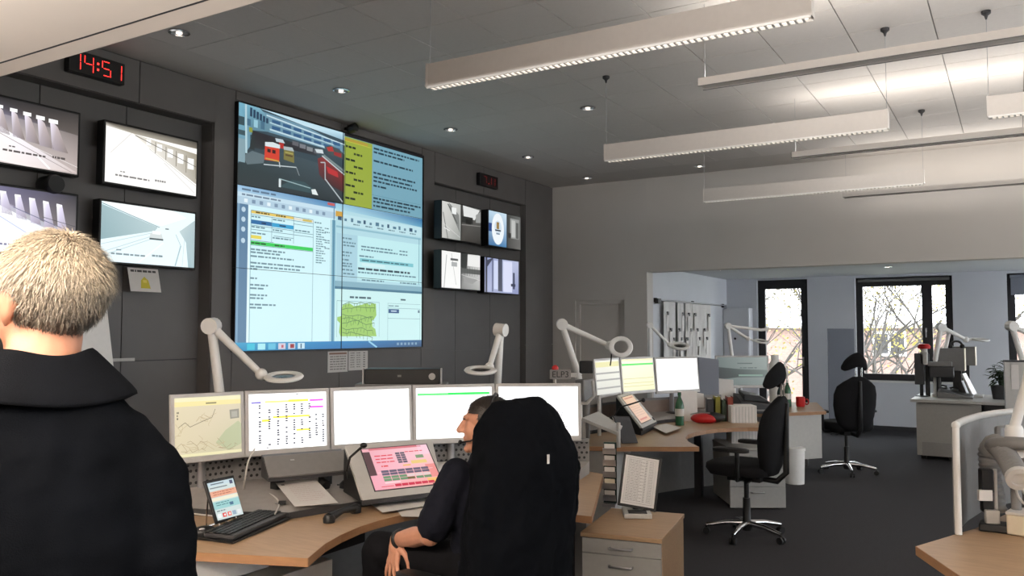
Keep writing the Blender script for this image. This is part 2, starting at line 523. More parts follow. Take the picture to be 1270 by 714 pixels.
# ---------------------------------------------------------------- outside the windows
M['bark'] = mat('grey_bark', (66, 63, 60), .9, var=.2, scale=20)
M['yleaf'] = mat('autumn_leaf', (132, 122, 60), .7, var=.3, scale=2)
M['brick'] = None
def brick_mat():
    m = bpy.data.materials.new('red_brickwork'); m.use_nodes = True
    nt = m.node_tree; b = nt.nodes['Principled BSDF']; b.inputs['Roughness'].default_value = .9
    t = nt.nodes.new('ShaderNodeTexBrick'); tc = nt.nodes.new('ShaderNodeTexCoord'); mp = nt.nodes.new('ShaderNodeMapping')
    mp.inputs['Rotation'].default_value = (R(90), 0, 0)
    nt.links.new(tc.outputs['Object'], mp.inputs[0]); nt.links.new(mp.outputs[0], t.inputs[0])
    t.inputs['Color1'].default_value = (*lin((124, 98, 92)), 1); t.inputs['Color2'].default_value = (*lin((134, 108, 100)), 1)
    t.inputs['Mortar'].default_value = (*lin((130, 120, 112)), 1); t.inputs['Scale'].default_value = 4.0
    nt.links.new(t.outputs[0], b.inputs['Base Color'])
    return m
M['brick'] = brick_mat()
M['lawn'] = mat('courtyard_ground', (120, 122, 104), .95, var=.3, scale=.6)
g = G(); g.span((-60, YF + 1, -3.6), (60, 110, -3.5)); o = struct(obj('ground', g, M['lawn']))
bld = thing('brick_building', 'distant brick building with white windows seen through the window', 'building', (-1.5, 44, -3.5))
g = G(); g.span((-12, 44, -3.5), (12, 54, 1.75)); obj('facade', g, M['brick'], bld)
g = G(); g.span((-12.3, 43.7, 1.75), (12.3, 54.3, 1.9)); obj('roof_slab', g, M['lightgrey'], bld)
for ix in range(6):
    for z in (-1.5, .95):
        x = -8.6 + ix * 3.3
        g = G(); g.span((x - .75, 43.93, z - .55), (x + .75, 44.0, z + .65)); f = obj('window', g, M['white'], bld)
        for s in (-1, 1):
            g = G(); g.span((x + s * .36 - .3, 43.91, z - .42), (x + s * .36 + .3, 43.935, z + .52)); obj('pane', g, M['dark'], f)

def grow(g, lv, p, d, L, r, depth, rr, tips):
    n = 4
    pts = [p]; rad = [r]
    q = p.copy(); dd = d.copy()
    for k in range(n):
        dd = (dd + V((rr.uniform(-.22, .22), rr.uniform(-.22, .22), rr.uniform(-.1, .16)))).normalized()
        q = q + dd * (L / n)
        pts.append(q.copy()); rad.append(r * (1 - .5 * (k + 1) / n))
    g.tube(pts, rad, 3 if depth < 3 else 6)
    if depth == 0:
        tips.append(q); tips.append(pts[2]); return
    for k in range(rr.choice((2, 3, 3)) if depth < 4 else 4):
        i = rr.choice((2, 3, 4, 4))
        nd = (dd + V((rr.uniform(-1, 1), rr.uniform(-1, 1), rr.uniform(-.5, .75))) * .85).normalized()
        grow(g, lv, pts[i], nd, L * rr.uniform(.62, .85), rad[i] * .72, depth - 1, rr, tips)

def tree(x, y, h, seed, leaves, label):
    rr = random.Random(seed)
    t = thing('bare_tree', label, 'tree', (x, y, -3.5), group='trees outside the windows')
    g = G(); tips = []
    grow(g, None, V((x, y, -3.5)), V((0, 0, 1)), h * .34, .13, 6, rr, tips)
    obj('branches', g, M['bark'], t)['kind'] = 'stuff'
    g = G()
    for p in tips:
        for k in range(leaves):
            c = p + V((rr.gauss(0, .25), rr.gauss(0, .25), rr.gauss(0, .25)))
            a = V((rr.uniform(-1, 1), rr.uniform(-1, 1), rr.uniform(-1, 1))).normalized() * .05
            b = a.orthogonal().normalized() * .035
            g.add([c - a, c + b, c + a, c - b], [(0, 1, 2, 3)])
    if leaves: obj('leaves', g, M['yleaf'], t)['kind'] = 'stuff'
for k, (x, y, h, lv, lab) in enumerate((
        (-5.6, 21.0, 11.5, 2, 'leafy yellowing tree behind the glazed door'), (-4.6, 25.0, 12, 2, 'second tree further out behind the glazed door'), (-7.4, 28.0, 12, 2, 'third tree far out behind the glazed door'),
        (-2.9, 22.0, 11, 0, 'nearly bare tree behind the two-light window'), (-1.9, 27.0, 12, 0, 'taller tree further out behind the two-light window'), (-3.6, 31.0, 12, 1, 'third bare tree far out behind the two-light window'), (.8, 23.0, 11, 1, 'tree behind the window by the plant'))):
    tree(x, y, h, 3 + k * 5, lv, lab)

# ---------------------------------------------------------------- luminaires hung from the main ceiling
def wire(g, x, y, z0, z1):
    g.tube([(x, y, z0), (x, y, z1)], .002, 6)
def baffle_lamp(x0, x1, y, label):
    t = thing('louvre_luminaire', label, 'ceiling light', ((x0 + x1) / 2, y, 3.02), group='deep white luminaires')
    g = G(); g.span((x0, y - .03, 3.032), (x1, y - .024, 3.165)); g.span((x0, y + .024, 3.032), (x1, y + .03, 3.165)); g.span((x0, y - .024, 3.10), (x1, y + .024, 3.165))
    obj('housing', g, M['lum'], t)
    for xx in (x0, x1):
        g = G(); g.span((xx - .006, y - .033, 3.028), (xx + .006, y + .033, 3.168)); obj('end_cap', g, M['lum'], t)
    n = int((x1 - x0) / .034)
    g = G()
    for k in range(n):
        xa = x0 + .012 + k * (x1 - x0 - .02) / n
        g.span((xa, y - .0235, 3.02), (xa + .012, y + .0235, 3.028))
    g.span((x0, y - .03, 3.02), (x1, y - .0235, 3.032)); g.span((x0, y + .0235, 3.02), (x1, y + .03, 3.032))
    o = obj('louvre', g, M['white'], t); o['kind'] = 'stuff'
    g = G(); g.span((x0 + .02, y - .023, 3.032), (x1 - .02, y + .023, 3.038), col=lin((255, 238, 220))); obj('diffuser', g, M['louvre'], t)
    for xx in (x0 + .005, x1 - .005):
        g = G(); wire(g, xx, y, 3.165, CZ); obj('wire', g, M['alu'], t)
        g = G(); g.lathe([(.0, CZ - .002), (.03, CZ - .002), (.03, CZ - .02), (.012, CZ - .035), (.005, CZ - .06)][::-1], (xx, y, 0), 12); obj('ceiling_rose', g, M['dark'], t, smooth=True)
baffle_lamp(-2.93, -.765, 3.915, 'deep white luminaire nearest the camera, bright louvre below')
baffle_lamp(-2.93, -.747, 6.39, 'deep white luminaire in the middle row')
baffle_lamp(-.13, 2.05, 6.39, 'deep white luminaire at the right edge of the middle row')
baffle_lamp(-2.93, -.74, 8.97, 'deep white luminaire near the white cross wall')

def uplight(x0, x1, y, label, far=1.0):
    z = 3.2
    t = thing('slim_luminaire', label, 'ceiling light', ((x0 + x1) / 2, y, z), group='slim pendant uplights')
    g = G(); g.span((x0, y - .055, z), (x1, y - .05, z + .05)); g.span((x0, y + .05, z), (x1, y + .055, z + .05)); g.span((x0, y - .05, z + .004), (x1, y + .05, z + .012))
    g.span((x0, y - .055, z), (x0 + .006, y + .055, z + .05)); g.span((x1 - .006, y - .055, z), (x1, y + .055, z + .05))
    obj('housing', g, M['lum'], t)
    g = G(); g.span((x0, y - .057, z - .004), (x1, y - .050, z)); g.span((x0, y + .050, z - .004), (x1, y + .057, z)); obj('edge_rail', g, M['mid'], t)
    g = G(); g.tube([(x0 + .05, y, z + .028), (x1 - .05, y, z + .028)], .008, 8, col=lin((255, 235, 215))); obj('lamp_tube', g, M['tubeglow'], t)
    for xx in (x0 + .03, x0 + 1.9, x0 + 3.8):
        g = G(); wire(g, xx, y, z + .012, CZ); obj('wire', g, M['alu'], t)
    L = x1 - x0
    for s in (-1, 1):          # two-sided wide-beam optic
        ld = bpy.data.lights.new('uplight', 'AREA'); ld.shape = 'RECTANGLE'; ld.size = L - .1; ld.size_y = .07
        ld.energy = UPLIGHT_W * .5 * L / 5.0 * (far if s < 0 else 1.0); ld.color = (1.0, .95, .90)
        lo = bpy.data.objects.new('uplight_emitter', ld); C.objects.link(lo); lo.parent = t
        lo.location = (0, .02 * s, .09); lo.rotation_euler = (PI + R(58) * s, 0, 0)
uplight(-1.745, 3.6, 2.65, 'slim pendant uplight over the near console')
uplight(-1.745, 3.6, 5.30, 'first slim pendant uplight below the tiled ceiling')
uplight(-1.745, 3.6, 7.93, 'second slim pendant uplight in the middle of the ceiling')
uplight(-1.745, 3.6, 10.60, 'slim pendant uplight beside the white bulkhead', .3)

def downlight(x, y, z, label, ring=.075):
    t = thing('recessed_downlight', label, 'downlight', (x, y, z - .02), group='recessed downlights')
    g = G(); g.lathe([(ring, z - .001), (ring, z - .01), (ring * .8, z - .014), (ring * .78, z - .002)], (x, y, 0), 20); obj('ring', g, M['chrome'], t, smooth=True)
    g = G(); g.lathe([(ring * .78, z - .004), (ring * .4, z - .003), (.001, z - .006)], (x, y, 0), 20); obj('reflector', g, M['alu'], t, smooth=True)
    g = G(); g.lathe([(.022, z - .005), (.022, z - .014), (.01, z - .02), (.001, z - .024)], (x, y, 0), 12, col=lin((255, 240, 225))); obj('bulb', g, M['bulb'], t, smooth=True)
for k, y in enumerate((3.84, 5.53, 7.22, 8.87, 10.52)):
    downlight(-5.12, y, CZ, ('downlight above the left camera screens', 'downlight over the big video wall, left end', 'downlight by the right end of the video wall', 'downlight over the right camera screens', 'downlight in the corner by the white wall')[k])
for k, y in enumerate((7.2, 8.84, 10.52)):
    downlight(-3.49, y, CZ, ('downlight between the first two deep luminaires', 'downlight just left of the far deep luminaire', 'downlight close to the top of the white wall')[k])
downlight(-3.75, 12.2, 2.52, 'downlight in the low rear ceiling by the papers', .06)
downlight(-1.55, 12.9, 2.52, 'downlight in the low rear ceiling before the two-light window', .06)
downlight(-.95, 12.0, 2.52, 'chrome downlight in the low rear ceiling near the opening', .06)
# added pendant behind the camera, out of view, to brighten the near soffit
t = thing('slim_luminaire', 'added slim pendant uplight out of view, brightening the near soffit', 'ceiling light', (-1.2, -.35, 2.02), group='slim pendant uplights')
g = G(); g.span((-3.4, -.40, 2.02), (1.2, -.395, 2.06)); g.span((-3.4, -.305, 2.02), (1.2, -.30, 2.06)); g.span((-3.4, -.395, 2.02), (1.2, -.305, 2.028)); obj('housing', g, M['lum'], t)
for xx in (-3.2, 1.0):
    g = G(); wire(g, xx, -.35, 2.028, 2.5); obj('wire', g, M['alu'], t)
ld = bpy.data.lights.new('soffit_fill_light', 'AREA'); ld.shape = 'RECTANGLE'; ld.size = 4.4; ld.size_y = .07; ld.energy = 440; ld.color = (1, .95, .90)
lo = bpy.data.objects.new('uplight_emitter', ld); C.objects.link(lo); lo.parent = t; lo.location = (0.1, 0, .035); lo.rotation_euler = (PI, 0, 0)

# ---------------------------------------------------------------- things on the panel wall
SEG = {'0': 'abcdef', '1': 'bc', '2': 'abged', '3': 'abgcd', '4': 'fgbc', '5': 'afgcd', '6': 'afgedc', '7': 'abc', '8': 'abcdefg', '9': 'abfgcd'}
def seven(g, ch, y0, y1, z0, z1, x, on):
    """one seven-segment digit on a plane X = x that faces +X (y runs to the right)"""
    w = .22 * (z1 - z0) * .5; zm = (z0 + z1) / 2
    s = {'a': (y0 + w, y1 - w, z1 - w, z1), 'g': (y0 + w, y1 - w, zm - w / 2, zm + w / 2), 'd': (y0 + w, y1 - w, z0, z0 + w),
         'f': (y0, y0 + w, zm, z1), 'b': (y1 - w, y1, zm, z1), 'e': (y0, y0 + w, z0, zm), 'c': (y1 - w, y1, z0, zm)}
    for k in SEG.get(ch, ''):
        a, b, c, d = s[k]; e = .004
        g.add([(x, a + e, c + e), (x, b - e, c + e), (x, b - e, d - e), (x, a + e, d - e)], [(0, 1, 2, 3)], on)
RED = lin((255, 46, 40))
t = thing('digital_clock', 'black wall clock with red digits reading 14:51', 'clock', (-5.91, 3.73, 3.50))
g = G(); g.span((-5.937, 3.478, 3.50), (-5.87, 3.925, 3.668)); obj('housing', g, M['black'], t, bevel=.006)
g = G()
for ch, a in (('1', 3.49), ('4', 3.59), ('5', 3.73), ('1', 3.82)): seven(g, ch, a, a + .08, 3.525, 3.645, -5.868, RED)
for z in (3.562, 3.606): g.add([(-5.868, 3.694, z - .008), (-5.868, 3.709, z - .008), (-5.868, 3.709, z + .008), (-5.868, 3.694, z + .008)], [(0, 1, 2, 3)], RED)
obj('digits', g, M['led'], t)
t = thing('date_display', 'small black display with dim red 7.11 above right camera screens', 'clock', (-5.91, 9.16, 3.48))
g = G(); g.span((-5.937, 8.95, 3.485), (-5.88, 9.39, 3.648)); obj('housing', g, M['black'], t, bevel=.006)
g = G(); seven(g, '7', 9.03, 9.11, 3.52, 3.615, -5.878, lin((120, 24, 24)))
g.add([(-5.878, 9.15, 3.52), (-5.878, 9.165, 3.52), (-5.878, 9.165, 3.535), (-5.878, 9.15, 3.535)], [(0, 1, 2, 3)], lin((120, 24, 24)))
seven(g, '1', 9.15, 9.225, 3.52, 3.615, -5.878, lin((150, 30, 30))); seven(g, '1', 9.235, 9.315, 3.52, 3.615, -5.878, lin((150, 30, 30)))
obj('digits', g, M['led'], t)

def wall_screen(name, label, y0, y1, z0, z1, x, depth, group, paint, cat='screen', m='scr_tv', bez=.018):
    t = thing(name, label, cat, (x - depth / 2, (y0 + y1) / 2, z0), group=group)
    g = G(); g.span((x - depth, y0, z0), (x, y1, z1)); obj('housing', g, M['black'], t, bevel=.006)
    g = G(); g.span((-6.10 if y0 < 6 else -6.03, y0 + .25, z0 + .12), (x - depth + .002, y1 - .25, z1 - .12)); obj('wall_bracket', g, M['dark'], t)
    a = Art((x, y0 + bez, z1 - bez), (0, y1 - y0 - 2 * bez, 0), (0, 0, -(z1 - z0 - 2 * bez)))
    paint(a)
    obj('picture', a.g, M[m], t)
    return t
def caption(a, u=.1, v=.86, col=(70, 70, 75)):
    a.text(u, u + .36, v, .03, col, 6, .05); a.text(u + .05, u + .1, v - .07, .02, col, 6, .04); a.text(u + .42, u + .54, v - .02, .035, col, 6, .03)
def tunnel_a(a):      # bright lane in a dark tunnel, lamps along the top
    a.poly([(0, 0), (1, 0), (1, 1), (0, 1)], [(120, 118, 150), (70, 66, 66), (190, 176, 172), (226, 214, 212)], 0)
    a.poly([(0, .05), (.3, 0), (1, .0), (1, .35), (.0, .2)], [(60, 58, 74), (38, 36, 40), (54, 50, 50), (92, 84, 80), (120, 116, 140)], 1)
    a.poly([(0, .18), (.45, .55), (1, .97), (.55, 1), (0, .95)], [(255, 255, 255), (244, 240, 248), (206, 192, 188), (236, 226, 224), (255, 255, 255)], 2)
    for k in range(7):
        u = .08 + k * .11; s = .03 + .007 * k
        a.poly([(u, .12 + .01 * k), (u + s, .16 + .02 * k), (u + s * 2.4, .5 + .03 * k), (u + s * .4, .48 + .03 * k)], [(246, 240, 255), (190, 176, 176), (128, 116, 112), (170, 160, 170)], 2)
        a.rect(u - .01, .10 + .012 * k, u + s, .14 + .016 * k, (255, 255, 255), 3)
    a.line((.02, .35), (.95, .98), .008, (150, 138, 136), 3); a.line((.5, .62), (1, .88), .006, (240, 236, 236), 4)
    a.line((.62, .78), (.75, .98), .02, (250, 248, 248), 4); caption(a, .35, .80, (80, 72, 72))
def tunnel_b(a):      # washed-out tunnel lane, concrete wall with lamps at the right
    a.rect(0, 0, 1, 1, (252, 250, 246), 0)
    a.poly([(0, 0), (1, 0), (1, .12), (.3, .10), (0, .06)], [(90, 84, 76), (70, 66, 60), (120, 112, 100), (170, 164, 150), (210, 204, 196)], 1)
    a.poly([(.28, .1), (1, .22), (1, .78), (.45, .28)], [(224, 218, 206), (150, 142, 124), (172, 166, 154), (236, 232, 224)], 1)
    for k in range(5):
        u = .42 + k * .118; a.rect(u, .14 + .045 * k, u + .05 + .006 * k, .24 + .07 * k, (255, 255, 252), 2)
        a.line((u + .1, .16 + .04 * k), (u + .1, .36 + .08 * k), .008, (128, 122, 110), 3)
    a.line((.3, .12), (1, .46), .012, (90, 86, 80), 3); a.line((.45, .30), (1, .82), .008, (190, 186, 180), 3); a.line((.62, .5), (.98, .95), .012, (214, 212, 210), 3)
    a.line((.26, .1), (.05, .5), .008, (214, 210, 206), 2); caption(a, .1, .86, (120, 118, 118))
def tunnel_c(a):      # violet-white glare, curved tunnel wall
    a.poly([(0, 0), (1, 0), (1, 1), (0, 1)], [(190, 186, 226), (84, 80, 96), (196, 206, 236), (250, 250, 255)], 0)
    a.poly([(.1, 0), (1, 0), (1, .6), (.75, .5), (.4, .28)], [(120, 116, 150), (48, 46, 54), (116, 110, 112), (120, 112, 116), (200, 194, 220)], 1)
    for k in range(6):
        u = .22 + k * .12; a.poly([(u, .06 + .02 * k), (u + .05, .07 + .02 * k), (u + .11, .38 + .05 * k), (u + .02, .36 + .05 * k)], [(255, 255, 255), (226, 220, 244), (150, 142, 156), (184, 176, 200)], 2)
        a.rect(u, .05 + .025 * k, u + .05, .08 + .025 * k, (255, 255, 255), 3)
    a.poly([(0, .2), (.35, .3), (1, .78), (.8, 1), (0, 1)], [(255, 255, 255), (255, 255, 255), (206, 214, 240), (236, 240, 252), (255, 255, 255)], 2)
    a.line((.45, .3), (1, .62), .01, (90, 96, 130), 4); a.line((.3, .42), (.9, 1), .012, (190, 200, 230), 4)
    a.line((.7, .4), (1, .5), .008, (60, 58, 70), 4); caption(a, .1, .88, (120, 120, 150))
def tunnel_d(a):      # pale road with a car between retaining walls
    a.rect(0, 0, 1, 1, (226, 244, 250), 0)
    a.poly([(0, .05), (.58, .33), (.55, .4), (0, .64)], [(150, 178, 184), (176, 198, 202), (176, 196, 200), (136, 166, 172)], 1)
    a.poly([(.0, 0), (.75, 0), (.9, .1), (.62, .3), (.3, .17)], (246, 250, 252), 1)
    a.poly([(1, .12), (.82, .36), (.9, .55), (.93, 1), (1, 1)], [(170, 190, 194), (186, 204, 206), (168, 190, 196), (150, 178, 186), (160, 184, 190)], 2)
    a.line((0, .03), (.6, .33), .01, (96, 122, 126), 3)
    for q in ((0, .72, .56, .42), (0, .86, .6, .44), (0, .92, .58, .5)): a.line(q[:2], q[2:], .012, (188, 208, 214), 3)
    a.line((.78, .42), (.84, .62), .01, (180, 202, 208), 3); a.line((.84, .62), (.78, .99), .014, (160, 186, 194), 3); a.line((.88, .5), (.86, .98), .008, (200, 216, 220), 3)
    a.line((.64, .6), (.38, .98), .012, (252, 254, 255), 3)
    a.poly([(.5, .44), (.62, .44), (.64, .54), (.49, .54)], (206, 214, 214), 4); a.rect(.52, .40, .61, .46, (236, 240, 240), 5); a.rect(.49, .53, .64, .56, (70, 84, 86), 5); a.rect(.66, .33, .7, .355, (120, 132, 134), 5)
    caption(a, .1, .86, (120, 140, 146))
GL = 'camera screens left of the video wall'
wall_screen('camera_screen', 'wall screen showing a dark tunnel with lamps, below the clock', 2.76, 3.62, 2.74, 3.225, -5.94, .09, GL, tunnel_a)
wall_screen('camera_screen', 'wall screen showing a washed-out white tunnel, upper right of the four', 3.805, 4.67, 2.725, 3.22, -5.94, .09, GL, tunnel_b)
wall_screen('camera_screen', "wall screen with violet glare, partly behind the standing man's head", 2.76, 3.62, 2.125, 2.613, -5.94, .09, GL, tunnel_c)
wall_screen('camera_screen', 'wall screen showing a white car on a pale road, above the sign', 3.785, 4.665, 2.115, 2.608, -5.94, .09, GL, tunnel_d)
t = thing('wall_speaker', 'small black round speaker between the two leftmost wall screens', 'speaker', (-6.02, 3.43, 2.64))
g = G(); g.lathe([(.0, -.07), (.065, -.07), (.07, -.06), (.07, .07), (.06, .09), (.0, .09)], (-5.99, 3.43, 2.66), 20, Mx.Rotation(R(90), 3, 'Y')); obj('housing', g, M['black'], t, smooth=True)
g = G(); g.box((-6.06, 3.43, 2.66), (.09, .04, .04)); obj('bracket', g, M['dark'], t)

def two(a, f, h, mid=.5):
    a.rect(mid - .012, 0, mid + .012, 1, (12, 12, 12), 7); f(a, 0, mid); h(a, mid, 1)
def street(a, u0, u1):
    w = u1 - u0; q = lambda u: u0 + u * w
    a.poly([(u0, 0), (u1, 0), (u1, 1), (u0, 1)], [(214, 214, 210), (190, 192, 188), (150, 154, 150), (196, 196, 192)], 0)
    a.poly([(q(.35), 0), (q(.9), .3), (q(.95), .8), (q(.5), .3)], (128, 130, 128), 1); a.line((q(.3), .05), (q(.8), .55), .03, (90, 92, 90), 2); a.line((q(.05), .3), (q(.3), 1), .02, (120, 122, 120), 2)
    a.line((q(.05), .6), (q(.95), .92), .008, (236, 236, 236), 3); a.rect(q(.5), .12, q(.75), .3, (235, 238, 236), 2); a.line((q(.1), .72), (q(.4), .78), .02, (240, 240, 240), 3)
def yard(a, u0, u1):
    w = u1 - u0; q = lambda u: u0 + u * w
    a.poly([(u0, 0), (u1, 0), (u1, 1), (u0, 1)], [(70, 70, 68), (96, 96, 94), (44, 42, 40), (66, 62, 58)], 0)
    a.poly([(q(.1), 0), (q(.95), .04), (q(.7), .35), (q(.15), .36)], (224, 226, 224), 1); a.rect(q(.05), .3, q(.6), .48, (40, 42, 40), 2); a.rect(q(.25), .36, q(.5), .5, (20, 20, 20), 3)
    a.poly([(q(.75), .2), (u1, .08), (u1, .4), (q(.75), .42)], (150, 152, 150), 2); a.line((q(0), .55), (q(1), .5), .02, (140, 138, 134), 3)
def emblem(a, u0, u1):
    w = u1 - u0; q = lambda u: u0 + u * w
    a.poly([(u0, 0), (u1, 0), (u1, 1), (u0, 1)], [(186, 214, 232), (206, 226, 240), (72, 128, 176), (60, 112, 160)], 0)
    a.rect(q(0), .36, q(.2), .6, (30, 66, 130), 1)
    pts = [(q(.5 + .34 * math.cos(k * PI / 12)), .5 + .46 * math.sin(k * PI / 12)) for k in range(24)]
    a.poly(pts, (238, 244, 248), 2); a.poly([(q(.5 + .2 * math.cos(k * PI / 8)), .45 + .2 * math.sin(k * PI / 8)) for k in range(16)], (206, 220, 232), 3)
    a.rect(q(.42), .3, q(.56), .5, (150, 120, 60), 4); a.rect(q(.34), .52, q(.66), .56, (30, 40, 60), 4); a.rect(q(.4), .62, q(.6), .66, (120, 140, 160), 4)
def corridor(a, u0, u1):
    w = u1 - u0; q = lambda u: u0 + u * w
    a.poly([(u0, 0), (u1, 0), (u1, 1), (u0, 1)], [(60, 62, 60), (104, 106, 104), (110, 108, 106), (70, 70, 68)], 0)
    a.rect(q(.25), .1, q(.9), .7, (150, 152, 150), 1); a.rect(q(.35), .15, q(.6), .66, (190, 192, 190), 2); a.rect(q(.66), .2, q(.85), .68, (90, 92, 90), 2); a.rect(q(.1), .55, q(.3), .7, (40, 40, 40), 2)
def court(a, u0, u1):
    w = u1 - u0; q = lambda u: u0 + u * w
    a.rect(u0, 0, u1, 1, (244, 244, 242), 0); a.line((q(.25), .1), (q(.12), 1), .02, (180, 180, 180), 1); a.line((q(.5), .05), (q(.75), .9), .012, (190, 190, 188), 1)
    a.rect(q(.45), .18, q(.85), .24, (90, 92, 92), 2); a.rect(q(.5), .28, q(.8), .4, (170, 172, 172), 2)
def square(a, u0, u1):
    w = u1 - u0; q = lambda u: u0 + u * w
    a.poly([(u0, 0), (u1, 0), (u1, 1), (u0, 1)], [(60, 62, 60), (226, 226, 224), (170, 170, 168), (120, 120, 118)], 0)
    a.poly([(u0, 0), (q(.35), 0), (q(.3), .42), (u0, .46)], (40, 42, 40), 1); a.rect(q(.35), .02, u1, .34, (234, 234, 232), 1); a.rect(q(0), .42, q(1), .56, (84, 86, 84), 2)
    for k in range(6): a.line((q(.2 + .13 * k), .36), (q(.2 + .13 * k), .62), .008, (60, 62, 60), 3)
    a.line((q(0), .6), (q(1), .72), .01, (220, 220, 218), 3); a.poly([(q(.1), .66), (q(.9), .7), (q(.6), .84), (q(.2), .8)], (150, 150, 148), 2)
def hall(a):
    a.poly([(0, 0), (1, 0), (1, 1), (0, 1)], [(150, 160, 200), (186, 192, 220), (140, 148, 190), (170, 178, 210)], 0)
    a.rect(.02, 0, .07, 1, (50, 54, 70), 1); a.rect(.2, .02, .24, .98, (100, 108, 140), 1); a.rect(.38, 0, .5, .95, (70, 74, 92), 1); a.rect(.26, .06, .37, .9, (206, 214, 240), 1)
    a.rect(.53, .04, .8, .96, (216, 220, 244), 1); a.rect(.82, .36, .88, .86, (72, 76, 100), 2); a.rect(.76, .7, .9, .78, (60, 64, 84), 2); a.poly([(.02, .1), (.2, .0), (.24, .0), (.05, .3)], (60, 64, 84), 2)
GR = 'camera screens right of the video wall'
kw = dict(bez=.012, m='scr')
wall_screen('camera_screen', 'wall screen split into two grey street views, upper left of the right-hand four', 7.86, 8.70, 2.675, 3.13, -5.70, .11, GR, lambda a: two(a, street, yard, .47), **kw)
wall_screen('camera_screen', 'wall screen with a blue emblem beside a grey corridor view', 8.866, 9.68, 2.68, 3.145, -5.70, .11, GR, lambda a: two(a, emblem, corridor, .55), **kw)
wall_screen('camera_screen', 'wall screen split into a white courtyard and a tree-lined square', 7.857, 8.69, 2.095, 2.55, -5.70, .11, GR, lambda a: two(a, court, square, .48), **kw)
wall_screen('camera_screen', 'wall screen showing a bluish hallway, lower right of the right-hand four', 8.775, 9.63, 2.08, 2.54, -5.70, .11, GR, hall, **kw)

# ---- video wall: two by three panels
VY0, VY1, VZ0, VZ1, VX = 5.045, 7.775, 1.415, 3.65, -5.90
t = thing('video_wall', 'large bright video wall of six joined panels between the camera screens', 'video wall', (-5.92, 6.41, VZ0))
pw, ph = (VY1 - VY0) / 2, (VZ1 - VZ0) / 3
for i in range(2):
    for j in range(3):
        g = G(); g.span((-5.939, VY0 + i * pw + .001, VZ0 + j * ph + .001), (VX, VY0 + (i + 1) * pw - .001, VZ0 + (j + 1) * ph - .001)); obj('display_panel', g, M['black'], t)
def vart(): return Art((VX, VY0 + .008, VZ1 - .008), (0, VY1 - VY0 - .016, 0), (0, 0, -(VZ1 - VZ0 - .016)))
DK = (36, 52, 66)
a = vart()   # yard camera
a.poly([(0, 0), (.507, 0), (.507, .335), (0, .335)], [(60, 80, 92), (60, 80, 92), (42, 54, 60), (46, 58, 62)], 0)
a.poly([(0, .25), (.2, .16), (.37, .17), (.507, .22), (.507, .335), (0, .335)], [(40, 56, 60), (60, 76, 84), (64, 80, 88), (48, 60, 68), (38, 48, 54), (38, 50, 54)], 1)
a.poly([(.09, 0), (.507, 0), (.507, .035), (.3, .02)], [(190, 222, 236), (186, 220, 236), (140, 180, 200), (200, 228, 240)], 1)
a.poly([(.1, .01), (.3, .02), (.5, .06), (.507, .1), (.13, .09)], (108, 146, 166), 2)
for k in range(7):
    for j in range(2):
        u = .145 + k * .05; v = .033 + .011 * k * .3 + j * .026
        a.rect(u, v, u + .038, v + .015, (52, 92, 132), 3)
a.poly([(.12, .018), (.507, .052), (.507, .058), (.12, .024)], (196, 220, 230), 3); a.poly([(.12, .044), (.45, .066), (.45, .072), (.12, .05)], (176, 206, 218), 3); a.poly([(.13, .073), (.40, .086), (.40, .094), (.13, .08)], (188, 214, 224), 3)
a.poly([(0, 0), (.09, 0), (.135, .035), (.135, .088), (.06, .1), (.05, .17), (.0, .25)], [(116, 176, 198), (130, 180, 200), (104, 144, 162), (100, 140, 156), (92, 132, 150), (110, 150, 168), (96, 136, 156)], 4)
for k in range(6): a.rect(.048 + k * .014, .008 + k * .005, .058 + k * .014, .045 + k * .002, (36, 62, 88), 5)
for k in range(4): a.rect(.005 + k * .03, .06 - k * .003, .022 + k * .03, .085, (70, 110, 134) if k % 2 else (150, 196, 212), 5)
a.rect(0, .055, .025, .09, (52, 76, 84), 6); a.rect(.002, .11, .03, .13, (60, 84, 92), 5); a.line((.03, 0), (.035, .2), .008, (180, 208, 216), 6); a.rect(.0, .145, .03, .24, (132, 160, 170), 5)
a.poly([(.035, .1), (.36, .11), (.36, .14), (.2, .14), (.1, .17), (.04, .17)], [(36, 34, 40), (50, 52, 60), (48, 52, 58), (34, 32, 38), (46, 50, 54), (40, 40, 44)], 3)
a.poly([(.02, .215), (.06, .185), (.115, .19), (.11, .225), (.04, .245)], (96, 112, 118), 3)
a.rect(.045, .09, .06, .11, (140, 150, 60), 5); a.rect(.05, .12, .07, .18, (40, 48, 50), 4)
a.poly([(.115, .15), (.18, .145), (.18, .205), (.113, .21)], (206, 62, 44), 5); a.poly([(.115, .135), (.15, .128), (.182, .132), (.182, .148), (.115, .152)], (214, 224, 228), 6)
a.rect(.125, .16, .14, .175, (54, 26, 28), 7); a.rect(.147, .16, .162, .175, (54, 26, 28), 7); a.rect(.118, .2, .178, .206, (196, 160, 70), 7)
a.poly([(.16, .108), (.195, .106), (.205, .12), (.165, .122)], (190, 206, 214), 5); a.rect(.178, .122, .2, .145, (178, 44, 40), 5)
a.poly([(.2, .145), (.247, .143), (.25, .195), (.2, .19)], (122, 116, 62), 5); a.poly([(.198, .134), (.24, .13), (.248, .145), (.2, .148)], (170, 182, 186), 6); a.rect(.208, .165, .242, .172, (84, 62, 40), 6); a.rect(.206, .155, .244, .16, (170, 160, 90), 6)
a.line((.11, .23), (.26, .212), .004, (196, 206, 210), 6); a.line((.18, .205), (.183, .228), .004, (196, 206, 210), 6); a.line((.26, .212), (.275, .245), .003, (150, 160, 164), 6)
for k in range(4): a.rect(.24 + k * .035, .1 + .004 * k, .27 + k * .035, .118 + .004 * k, ((96, 96, 102), (120, 124, 130), (130, 136, 140), (90, 94, 100))[k], 4)
